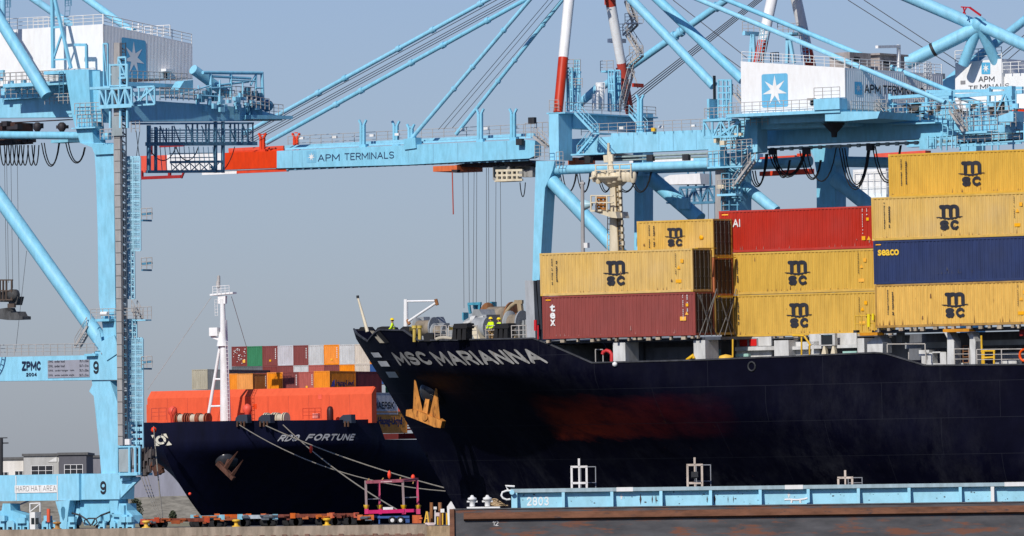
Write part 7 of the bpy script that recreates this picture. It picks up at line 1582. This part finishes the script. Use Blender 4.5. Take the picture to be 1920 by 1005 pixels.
# ================================================================== blue barge in front
def barge():
    fr = Fr(852, 965, 452, 3, z=0); P = fr.at
    t = Thing('barge', 'rust-stained deck barge numbered 2803 with a light blue coaming, along the bottom edge', 'barge', fr, (0, 0, 0))
    x0 = P(852, 965, 0).x; x1 = P(1920, 950, 0).x+26; zd = P(1400, 946.5, 0).z; bw = 11.0
    HB_ = bpy.data.materials.new('barge_hull_paint'); HB_.use_nodes = True; n = HB_.node_tree.nodes; l = HB_.node_tree.links; b = n['Principled BSDF']
    tc = n.new('ShaderNodeTexCoord')
    def noise(sc, st, det=9, rough=.65):
        mp = n.new('ShaderNodeMapping'); mp.inputs['Scale'].default_value = st; l.new(tc.outputs['Object'], mp.inputs[0]); no = n.new('ShaderNodeTexNoise'); no.inputs['Scale'].default_value = sc; no.inputs['Detail'].default_value = det; no.inputs['Roughness'].default_value = rough; l.new(mp.outputs[0], no.inputs['Vector']); return no.outputs['Fac']
    def rng(src, a, c, lo=0, hi=1):
        r = n.new('ShaderNodeMapRange'); r.inputs[1].default_value = a; r.inputs[2].default_value = c; r.inputs[3].default_value = lo; r.inputs[4].default_value = hi; l.new(src, r.inputs[0]); return r.outputs[0]
    def mix(f, a, c):
        m = n.new('ShaderNodeMix'); m.data_type = 'RGBA'; l.new(f, m.inputs[0])
        for k, q in ((6, a), (7, c)):
            if isinstance(q, tuple): m.inputs[k].default_value = q
            else: l.new(q, m.inputs[k])
        return m.outputs[2]
    base = mix(rng(noise(1.1, (.4, 1, 1.4)), .35, .65), (.038, .038, .042, 1), (.085, .083, .088, 1))
    base = mix(rng(noise(1.0, (.35, 1, 2.2), 10, .7), .52, .60, 0, .9), base, (.16, .055, .025, 1))
    base = mix(rng(noise(.9, (.6, 1, 2.0), 10, .75), .68, .73, 0, .7), base, (.30, .30, .31, 1))
    l.new(base, b.inputs['Base Color']); b.inputs['Roughness'].default_value = .75
    RB = mat('rub_rail_rust', (.20, .085, .045), .8, .25, .45, rustcol=(.06, .045, .045), streak=(.5, 1, 2))
    BB = mat('barge_blue', (.30, .62, .76), .5, .08, .02, rustcol=(.05, .04, .04), streak=(1, 1, .6))
    t.part('hull', MB().box((x0, 0, -1.2), (x1, bw, zd-.06)), HB_)
    za, zb = P(1400, 966.5, -.2).z, P(1400, 956.5, -.2).z
    t.part('rub_rail', MB().prismv([(-.001, za-.1), (-.22, za), (-.22, zb), (-.001, zb+.06)], x0+.5, x1), RB)
    t.part('deck', MB().box((x0-.05, -.05, zd-.058), (x1, bw, zd)), mat('barge_deck', (.11, .11, .115), .8, .25, .1))
    t.part('corner_post', MB().box((x0-.25, -.15, -1.2), (x0-.003, .6, zd-.02)), RB)
    va = 1.3; A = lambda x, y, v=va: P(x, y, v)
    cx0 = A(962, 950).x; zt = A(1400, 911).z; zt2 = A(1400, 918).z
    cm = MB(); cm.box((cx0+.25, va, zd), (x1, va+.1, zt2)); cm.box((cx0+.25, va+bw-2.8, zd), (x1, va+bw-2.7, zt2)); cm.box((cx0+.25, va+.1, zd), (cx0+.35, va+bw-2.8, zt2))
    co = t.part('coaming', cm, BB)
    t.part('coaming_rim', MB().box((cx0-.1, va-.32, zt2), (x1, va+.25, zt)).box((cx0-.1, va+bw-3, zt2), (x1, va+bw-2.5, zt)), mat('rim_grey_blue', (.33, .44, .48), .6, .15, .08), co)
    rbm = MB(); ribs = [(965, 16)]+[(x, 7) for x in (1054, 1145, 1237, 1330, 1423, 1513, 1607, 1702, 1798)]
    for x, w in ribs:
        u0 = A(x, 950).x; uw = w/35.3; u1 = u0+uw
        rbm.prismv([(va-.001, zd+.003), (va-.001, zt2), (va-.30, zt2-.003), (va-.42, zd+.003)], u0 if x > 1000 else u0-.15, u0+.16)
    u0 = A(1897, 950).x
    for k in range(6): rbm.prismv([(va-.001, zd+.003), (va-.001, zt2), (va-.30, zt2-.003), (va-.42, zd+.003)], u0+2.65*(k+1)-.0, u0+2.65*(k+1)+.16)
    t.part('rib', rbm, BB, co)
    t.part('rib', MB().prismv([(va-.001, zd+.003), (va-.001, zt2), (va-.30, zt2-.003), (va-.42, zd+.003)], u0-1.1, u0-.92), LETW, co, label='white rib')
    t.part('rim_patch', MB().box((A(1144, 0).x, va-.335, zt2-.01), (A(1175, 0).x, va+.26, zt+.012)).box((A(1459, 0).x, va-.335, zt2-.01), (A(1493, 0).x, va+.26, zt+.012)).box((A(1870, 0).x, va-.335, zt2-.01), (A(1913, 0).x, va+.26, zt+.012)), LETW, co)
    mb = MB(); q = A(988, 948.5); q2 = A(1029, 931); write(mb, '2803', flat(q.x, q.z, q2.x-q.x, q2.z-q.z, va-.015), sw=.2); t.part('number', mb, mat('chalk_white', (.70, .78, .80), .6, .1), co)
    mb = MB(); q = P(924, 986, 0); write(mb, '12', flat(q.x, q.z, .30, .25, -.02)); t.part('draught_mark', mb, LETW)
    r = random.Random(12); sm = MB()
    for x, w, h in ((1201, 4, 22), (1223, 2.5, 16), (1230, 2.5, 17), (1826-500+0, 0, 0), (1306+20, 2.5, 14), (1335+5, 4, 20), (1365, 1.5, 14), (1375, 1.5, 14)):
        if not w: continue
        c = A(x, 936); sm.add([(c.x, va-.012, c.z+h/70.6), (c.x+w/70.6, va-.012, c.z), (c.x, va-.012, c.z-h/70.6), (c.x-w/70.6, va-.012, c.z)], [(0, 1, 2, 3)])
    for i in range(70):
        x = 975+r.random()*940; c = A(x, 922+r.random()*24); s = .012+.035*r.random()**2; sm.add([(c.x+s*(1+r.random())*math.cos(a), va-.011, c.z+s*.8*math.sin(a)) for a in [k*math.pi/3+r.random()*.4 for k in range(6)]], [tuple(range(6))])
    t.part('paint_chips', sm, mat('chip_dark', (.06, .04, .04), .8), co)
    for x, y in ((1165, 927), (1479, 924)):
        c = A(x, y+5); t.part('arrow_mark', MB().add([(c.x-.09, va-.012, c.z), (c.x+.09, va-.012, c.z), (c.x, va-.012, c.z+.2)], [(0, 1, 2)]).box((c.x-.03, va-.014, c.z-.12), (c.x+.03, va-.010, c.z)), LETW, co)
    # white tubular hatch stands
    def stand(label, x0_, x1_, ytop, ypost, rusty, back, yb=921):
        tt = Thing('hatch_stand', label, 'frame', fr, (A(x0_, 915).x, va, zt), 'white tube stands on the barge')
        m = mat('stand_white', (.72, .69, .66), .5, .08) if not rusty else mat('stand_rusty_white', (.60, .50, .42), .6, .2, .35)
        mb = MB(); r_ = .055; z0 = zt; v = va+.5
        ua, ub_ = A(x0_, 0, v).x, A(x1_, 0, v).x; z1 = A(x0_, ytop, v).z; z2 = A(x0_, ypost, v).z; um = (ua+ub_)/2
        for u in (ua, ub_, um): mb.beam((u, v, z0), (u, v, z1), r_*2 if u != um else r_*1.5)
        mb.beam((ua-.05, v, z1), (ub_+.05, v, z1), r_*2); mb.beam((um, v, z1), (um, v, z2), r_*2)
        if ytop < 885: zm = A(x0_, 906, v).z; mb.beam((ua, v, zm), (ub_, v, zm), r_*2)
        tt.part('front_frame', mb, m)
        mb = MB(); v2 = va+6.5; off = A(back, 0, v).x-ub_
        for u in (ua+off, ub_+off): mb.beam((u, v+1.2, z0), (u, v+1.2, z1+.02), .045)
        mb.beam((ua+off, v+1.2, z1), (ub_+off, v+1.2, z1), .045); zm = z0+(z1-z0)*.25; mb.beam((ua+off, v+1.2, zm), (ub_+off, v+1.2, zm), .04)
        tt.part('rear_frame', mb, mat('stand_grey', (.25, .26, .28), .5))
        return tt, v, um, z0
    stand('white tube stand on the barge rim nearest its left end', 1060, 1088, 875.5, 860, False, 1103)
    tt, v, um, z0 = stand('off-white tube stand with a small grey camera box, middle of the barge', 1277, 1304, 872, 858, True, 1319)
    tt.part('camera_box', MB().cbox((um, v-.1, z0+.62), (.36, .3, .34)).box((um-.18, v-.4, z0+.5), (um+.18, v-.2, z0+.54)), DARK)
    stand('short rusty tube stand on the barge rim at the right', 1559, 1585, 896, 882, True, 1603)
    # bollard pair, rope, hook, cleat
    c = P(885, 950, .8); tt = Thing('bollard', 'white double bollard on the left end of the barge deck', 'bollard', fr, (c.x, .8, zd))
    mb = MB()
    for x in (885.5, 914):
        u = P(x, 950, .8).x; mb.lathe((u, .8, zd+.10), [(.14, 0), (.13, .32), (.22, .34), (.24, .40), (.22, .46), (.12, .49), (.06, .60)], n=18)
        mb.tube((u-.28, .8, zd+.36), (u+.28, .8, zd+.36), .05)
    tt.part('post', mb, LETW); u = P(876, 950, .8).x; tt.part('base_plate', MB().box((u, .45, zd), (u+1.75, 1.15, zd+.08)), LETW)
    mb = MB(); r = random.Random(4); u = P(925, 950, .8).x
    for i in range(9): mb.path([(u+.05*i+r.random()*.2-.1+.3*math.cos(a), 1.0+.2*math.sin(a), zd+.1+.3*math.exp(-i*.3)*(1+.3*math.sin(a*1.3))) for a in [k*.7 for k in range(8)]], .035)
    single('rope_coil', 'tan rope coil beside the white bollard on the barge', 'rope', fr, mb, mat('rope_tan', (.38, .27, .15), .9, .2), (u, 1.0, zd))
    v = va-.1; mb = MB(); mb.path([A(x, y, v) for x, y in ((965, 912), (948, 911), (953, 919))], .055, 8); mb.path([A(x, y, v) for x, y in ((963, 920), (950, 920), (942, 923), (940, 929), (943, 934), (950, 937), (957, 936))], .055, 8)
    single('tube_hook', 'bent white tube hook at the left end of the blue coaming', 'hook', fr, mb, LETW, tuple(A(958, 935, v)))
    mb = MB(); mb.tube(A(960, 923, va-.6), A(960, 923, va), .13); t.part('roller', mb, BB)
    v = .55; q = lambda x, y: P(x, y, v); mb = MB(); mb.path([q(1471, 937), (q(1480, 936.5)), q(1494, 937.5), q(1508, 936), q(1514, 934)], .055, 8); mb.tube(q(1485, 937), q(1484, 943), .06); mb.tube(q(1500, 937), q(1501, 943), .06)
    single('cleat', 'white mooring cleat in front of the blue coaming on the barge', 'cleat', fr, mb, LETW, (q(1492, 943).x, v, zd))
barge()

# ================================================================== on the quay
def gx(px, Y): return ray_at(px, 985, Y).x
TY = 803.0
def qf(px, Y=TY, deg=0): return Fr(px, 980, Y, deg, z=QZ)
# container lifting frame on its trailer
def frame_trailer():
    fr = qf(735, 806, 0); P = fr.at; MAG = mat('magenta_paint', (.50, .045, .12), .5, .15, .1); DM = mat('dull_pink_paint', (.30, .07, .10), .6, .2, .2)
    t = Thing('trailer', 'blue skeletal trailer with twin white-rimmed wheels near the quay edge', 'trailer', fr, (P(735, 980).x, 0, 0))
    t.part('chassis', MB().box(tuple(P(708, 972, 0)), tuple(P(768, 967, 2.4))).box(tuple(P(672, 971, .4)), tuple(P(712, 966, 2.2))).beam(P(711, 982, .2), P(711, 966, .2), .14).cbox(P(764, 974, .3), (.4, .4, .6)), mat('trailer_blue', (.03, .09, .28), .5, .1))
    for x in (735.5, 751):
        for v in (0, 2.0):
            c = Vector(P(x, 975.5, 0)); c.y = v
            w = t.part('wheel', MB().lathe(c, [(.20, -.12), (.33, -.14), (.38, -.08), (.38, .14), (.33, .2)], n=20, axis='y'), BLACK)
            if v == 0: t.part('rim', MB().lathe(c, [(.17, -.125), (.2, -.105), (.2, .1)], n=16, axis='y').lathe(c, [(.07, -.16), (.07, -.1)], n=10, axis='y'), LETW, w)
    f = Thing('lifting_frame', 'magenta container lifting frame with yellow corner cups standing on the blue trailer', 'lifting frame', fr, (P(735, 965).x, 0, P(735, 967).z))
    for x, v in ((687, .1), (712, 2.1), (757, .1), (784, 2.1)):
        f.part('post', MB().beam(P(x, 952, v), P(x-1.5 if x < 730 else x-2, 901, v), .22), MAG if x in (712, 784) else mat('weathered_post', (.30, .22, .22), .7, .2))
        f.part('corner_cup', MB().lathe(P(x, 951, v), [(.14, -.22), (.20, -.1), (.28, .12), (.28, .22)], n=4), YEL)
        f.part('foot', MB().box(tuple(P(x-3.5, 964, v-.15)), tuple(P(x+4, 954, v+.3))), mat('hot_magenta', (.60, .02, .14), .5, .1))
    a = P(685, 907, .05); f.part('top_beam', MB().beam(P(686, 904, .05), P(756, 901, .05), .24, .30).beam(P(711, 903, 2.2), P(783, 899, 2.2), .2, .26).beam(P(686, 904, .05), P(711, 902, 2.2), .2).beam(P(756, 901, .05), P(783, 898, 2.2), .2), DM)
    f.part('bottom_beam', MB().beam(P(690, 960, 0), P(758, 958, 0), .26, .34).beam(P(712, 959, 2.3), P(786, 957, 2.3), .2, .3), mat('hot_magenta', (.60, .02, .14)))
    f.part('brace', MB().beam(P(690, 936, .6), P(711, 935, 1.6), .09).beam(P(759, 933, .6), P(783, 932, 1.6), .09), GREY)
    f.part('faded_lettering', MB().add([(p.x, -.1, p.z) for p in (P(714, 904.5), P(735, 903.6), P(735, 901.5), P(714, 902.4))], [(0, 1, 2, 3)]), mat('faded_pink_white', (.55, .35, .36), .6, .3))
    f.part('top_guide', MB().beam(P(689, 902, 0), P(692, 897, 0), .1).beam(P(716, 900, 2.2), P(719, 896, 2.2), .1).beam(P(750, 899, .05), P(751, 895, .05), .12).beam(P(775, 903, 2.2), P(774, 907, 2.2), .1), mat('tan_guides', (.4, .25, .08), .6))
    mb = MB(); pbox(mb, fr, 718, 956, 737, 951, .7, .6); single('bundle', 'white covered bundle lying on the lifting frame between the cups', 'bundle', fr, mb, LETW, tuple(P(727, 956, .7)))
frame_trailer()
# row of parked low trailers, orange and rusty
def chassis(label, x0, x1, y, Y, col, thing='container_chassis', seed=0, ribs=0):
    fr = qf((x0+x1)/2, Y); P = fr.at; r = random.Random(seed); t = Thing(thing, label, 'chassis', fr, (P((x0+x1)/2, 980).x, 0, 0), 'low container chassis parked along the quay')
    mb = MB(); mb.box(tuple(P(x0, y+8, 0)), tuple(P(x1, y, .25))); mb.box((P(x0, y).x, 1.9, P(x0, y+5).z), (P(x1, y).x, 2.2, P(x1, y).z))
    for k in range(ribs): xx = x0+(x1-x0)*(k+.5)/ribs; mb.box(tuple(P(xx-1, y+8, -.1)), tuple(P(xx+1, y+5, .3)))
    t.part('frame', mb, col)
    mb = MB()
    for xx in (x0+6, x0+14, x1-22, x1-10):
        c = Vector(P(xx, 978, 0)); c.z = .48; mb.lathe((c.x, .2, .48), [(.25, -.14), (.48, -.14), (.48, .2)], n=16, axis='y'); mb.lathe((c.x, 1.8, .48), [(.48, -.14), (.48, .2)], n=16, axis='y')
    t.part('wheel', mb, BLACK)
    mb = MB()
    for k in range(int((x1-x0)/7)): xx = x0+3+r.random()*(x1-x0-8); yy = y+1+r.random()*9; mb.box(tuple(P(xx, yy+1.2+r.random()*1.5, -.25-r.random()*.1)), tuple(P(min(x1, xx+4+r.random()*14), yy-1.2, -.05)))
    t.part('fitting', mb, mat('fitting_%d' % (seed % 4), [(.30, .07, .02), (.10, .12, .14), (.50, .12, .02), (.16, .035, .02)][seed % 4], .7, .2, .2))
    mb = MB()
    for k in range(8): xx = x0+8+r.random()*(x1-x0-16); mb.box(tuple(P(xx-3, 978, .6)), tuple(P(xx+3, y+4, 1.4)))
    t.part('underframe', mb, mat('underframe_dark', (.04, .035, .035), .8, .2, .2))
    mb = MB(); mb.box(tuple(P(x0-1, y+9, -.12)), tuple(P(x0+9, y-1, -.03))); mb.box(tuple(P(x1-9, y+9, -.12)), tuple(P(x1+1, y-1, -.03))); t.part('bolster', mb, mat('bolster_%d' % (seed % 3), [(.62, .13, .02), (.45, .06, .02), (.22, .5, .62)][seed % 3], .6, .15, .1))
RU = mat('chassis_rust', (.20, .045, .022), .7, .25, .3); RO = mat('chassis_orange', (.58, .11, .02), .6, .2, .2); TL = mat('chassis_teal', (.10, .28, .36), .6, .2)
chassis('rusty brown chassis lying low at the left end of the row, beside the crane bogie', 264, 292, 974, 800, RO, seed=1)
chassis('long dark red chassis next to the bow ropes', 290, 392, 971, 806, RU, seed=4, ribs=3)
chassis('chassis with light blue end plates left of the navy stem', 358, 420, 966, 816, TL, seed=2)
chassis('chassis with bright orange left end below the navy stem', 403, 470, 964, 822, RO, seed=0, ribs=2)
chassis('pale blue and white chassis in the middle of the parked row', 446, 520, 965, 818, mat('chassis_white', (.40, .46, .50), .6, .2, .2), seed=5)
chassis('red chassis with white patches right of the pale blue one', 490, 560, 964, 824, RU, seed=3, ribs=4)
chassis('rusty ribbed chassis third from the pink lifting frame', 545, 622, 963, 822, RU, seed=6, ribs=8)
chassis('rusty red ribbed chassis just left of the pink lifting frame', 618, 672, 962, 826, RU, seed=7, ribs=7)
chassis('bright orange low chassis directly left of the blue trailer wheels', 671, 700, 966, 800, RO, seed=9)
r = random.Random(8)
mb = MB(); fr = qf(780, 802); pbox(mb, fr, 773, 981, 790, 966, 0, .9); mb.tube(fr.at(786, 973, 0), fr.at(792, 972, 0), .1); single('generator_box', 'orange box to the right of the blue trailer', 'box', fr, mb, RO, tuple(fr.at(781, 981, 0)))
# bollards on the quay edge
def qboll(label, x, y):
    fr = qf(x, 795.5); c = fr.at(x, y, 0); z0 = .12
    single('mooring_bollard', label, 'bollard', fr, MB().lathe((c.x, 0, z0), [(.42, 0), (.42, .06), (.2, .12), (.17, .42), (.36, .48), (.40, .6), (.3, .68), (.05, .7)], n=18), YEL if x > 200 else mat('rusty_yellow', (.45, .22, .05), .7, .2, .3), (c.x, 0, z0), 'yellow bollards on the quay edge')
qboll('rusty yellow bollard under the crane between the white cabinet and the bogie', 107, 985); qboll('yellow bollard just right of the crane bogies', 274, 982); qboll('yellow bollard at the foot of the pale blue chassis', 443, 980); qboll('yellow bollard left of the pink lifting frame', 613, 979)
# small signs / blocks on the edge
def qblock(label, x0, y0, x1, y1, m, cat='block', name='edge_block'):
    fr = qf((x0+x1)/2, 793.2); mb = MB(); pbox(mb, fr, x0, y0, x1, y1, -.06, .5)
    a = fr.at(x0, y0, 0); mb.box((a.x+.05, -.05, 0.1), (a.x+.12, .3, a.z)); single(name, label, cat, fr, mb, m, tuple(fr.at((x0+x1)/2, y0, 0)))
PK = mat('pink_white_sign', (.62, .50, .48), .6, .2)
qblock('pale pink plate on the quay edge under the long red chassis', 389, 996, 406, 991, PK, 'plate'); qblock('yellow plate on the quay edge below the middle of the navy ship', 591, 996, 605, 986, mat('plate_yellow', (.75, .42, .01), .5), 'plate'); qblock('white-red plate at the right end of the quay edge', 797, 985, 815, 980, PK, 'plate'); qblock('small white box on the quay edge at the foot of the bow ropes', 298, 999, 306, 993, LETW, 'box')
# things at the quay end
def qend():
    fr = qf(810, 794); P = fr.at
    t = Thing('barrier', 'yellow a-shaped barrier at the end of the quay', 'barrier', fr, tuple(P(800, 982)))
    t.part('legs', MB().tube(P(796, 981), P(800, 959), .07).tube(P(804, 981), P(801, 959), .07).tube(P(798, 972), P(803, 972), .05), YEL)
    for x, lab, yt in ((830, 'yellow pole with a white board at the quay end', 955), (838, 'thin yellow pole beside the white pile at the quay end', 962), (821, 'yellow pole carrying a pink-white board at the quay end', 962)):
        t = Thing('marker_post', lab, 'post', fr, tuple(P(x, 982)), 'yellow poles at the quay end'); t.part('pole', MB().tube(P(x, 984), P(x, yt), .07), YEL)
        if x != 838: t.part('board', MB().box(tuple(P(x-4, yt+6, -.15)), tuple(P(x+3, yt-1, -.09))), LETW if x == 830 else PK)
    single('marker_board', 'white square board on the quay end left of the yellow poles', 'board', fr, MB().box(tuple(P(813, 955, .3)), tuple(P(819, 950, .4))).tube(P(816, 983, .5), P(816, 955, .5), .06), LETW, tuple(P(816, 983, .3)))
    single('pile', 'rusty pile standing at the quay end beside the barge', 'pile', fr, MB().tube(P(809, 990, 1), P(809, 942, 1), .16), RUSTM, tuple(P(809, 985, 1)))
    single('pile', 'second rusty pile at the quay end, nearer the black hull', 'pile', fr, MB().tube(P(826, 990, 1), P(825, 942, 1), .18), RUSTM, tuple(P(825, 985, 1)))
    t = Thing('fender_pile', 'white topped pile leaning against the black hull at the quay end', 'pile', fr, tuple(P(845, 990, -.5)))
    t.part('post', MB().prism([(lambda p: (p.x, p.z))(P(x, y, -.5)) for x, y in ((840, 985), (838, 950), (845, 940), (852, 942), (858, 956), (850, 985))], -.5, .3), LETW)
    mb = MB(); 
    for i, (x, y) in enumerate(((795, 945), (808, 944), (830, 946))): pass
    mb.box(tuple(P(800, 984, 1.5)), tuple(P(838, 960, 2.5))); single('equipment_box', 'brownish equipment box behind the piles at the quay end', 'box', fr, mb, mat('box_brown', (.16, .12, .09), .8, .25), tuple(P(818, 984, 1.5)))
    single('mast_lamp', 'slim mast with a row of floodlights at the left edge, far behind', 'street lamp', Fr(3, 860, 1500, 0), MB().tube(Fr(3, 860, 1500, 0).at(2, 900), Fr(3, 860, 1500, 0).at(2, 822), .35).box(tuple(Fr(3, 860, 1500, 0).at(-4, 832)), tuple(Fr(3, 860, 1500, 0).at(16, 829.5, .5))).box(tuple(Fr(3, 860, 1500, 0).at(-4, 822)), tuple(Fr(3, 860, 1500, 0).at(14, 820, .5))), DARK, (0, 0, 0))
qend()
# thin fence behind the trailers
# mooring ropes
WI = WF
def rope(label, pts, sag=.0, r=.07, m=None):
    m = m or mat('dull_mooring_rope', (.30, .27, .21), .9, .2)
    a, b = pts; n = 16; P_ = [a.lerp(b, i/n)-Vector((0, 0, sag*(1-(2*i/n-1)**2))) for i in range(n+1)]
    single('mooring_rope', label, 'rope', WI, MB().path(P_, r, 6), m, tuple(a), 'mooring ropes of the navy ship')
def hullw(x, y): p = r_on(x, y); return RS.M @ Vector((p.x+.15, p.y-.1, p.z))
rope('upper mooring rope from the second black chock down to the quay end', (hullw(497, 798), ray_at(838, 916, 830)), .5)
rope('lower pale mooring rope from beside the mast running right to the quay end', (hullw(448, 797), ray_at(836, 921, 832)), 1.6, .06)
rope('mooring rope slanting steeply from the bow through the pink lifting frame', (hullw(530, 797), ray_at(745, 956, 822)), .6, .07)
rope('bow rope nearest the camera side, running from the red ball straight down', (RS.M @ RS.at(288, 800, -.5), ray_at(305, 976, 812)), .4, .07)
for k, (x0, x1) in enumerate(((268, 301), (274, 304), (262, 298))):
    rope(['inner thin bow rope left of the ball rope', 'bow rope second from the right at the stem', 'outermost thin bow rope beside the crane leg'][k], (ray_at(x0, 885, 1040), ray_at(x1, 972, 812)), .3, .05)
def ball(label, x, y, Y, r, col=(.85, .05, .012), long=1.0):
    fr = Fr(x, y, Y, 0); single('rope_marker', label, 'marker', fr, MB().lathe((0, 0, 0), [(.02, -r*long), (r*.7, -r*.7*long), (r, 0), (r*.7, r*.7*long), (.02, r*long)], n=14), mat('marker_orange_red', col, .5, .05), (0, 0, 0), 'orange rat guards on the ropes')
ball('round red ball on the bow rope in front of the emblem', 288.5, 806, 1058, .38); ball('red ball at the left shoulder of the navy bow', 262, 819.5, 1056, .25); ball('red guard on the rope below the ship name', 583, 842, 985, .22, long=2.2)
ball('tall red guard hanging above the pink lifting frame', 730, 890, 880, .20, long=2.2); ball('orange guard above the right end of the pink lifting frame', 774.5, 895, 872, .22, long=1.4); ball('small red patch buoy on the navy hull beside the black bow', 798, 843, 1010, .24, long=.6); ball('small orange spot low on the navy stem', 356, 926, 1050, .2)
# shrubs in front of the far wall
def shrub(label, x, y, h):
    fr = Fr(x, y, 1470, 0, z=3.0); r = random.Random(int(x)); mb = MB()
    for i in range(900):
        a = r.random()*6.28; q = r.random()**.5; z = r.random(); rr = h*.30*(max(0, 1-(2*z-1)**2))**.4*(.5+.8*r.random()); c = Vector((rr*q*math.cos(a), rr*q*math.sin(a), z*h)); s = .18
        d1 = Vector((r.uniform(-1, 1), r.uniform(-1, 1), r.uniform(-1, 1))).normalized()*s; d2 = Vector((r.uniform(-1, 1), r.uniform(-1, 1), r.uniform(-1, 1))).normalized()*s
        mb.add([c-d1, c+d2, c+d1, c-d2], [(0, 1, 2, 3)])
    t = Thing('shrub', label, 'shrub', fr, (0, 0, 0), 'shrubs by the far wall'); t.part('foliage', mb, mat('foliage', (.06, .075, .04), .8, .2)); t.part('stem', MB().tube((0, 0, 0), (0, 0, h*.6), .12, .05), mat('bark', (.08, .06, .04), .9))
shrub('small dark shrub in front of the far wall, left of the navy stem', 254, 940, 4.2); shrub('low dark shrub in front of the far wall close to the navy stem', 324, 944, 2.0)
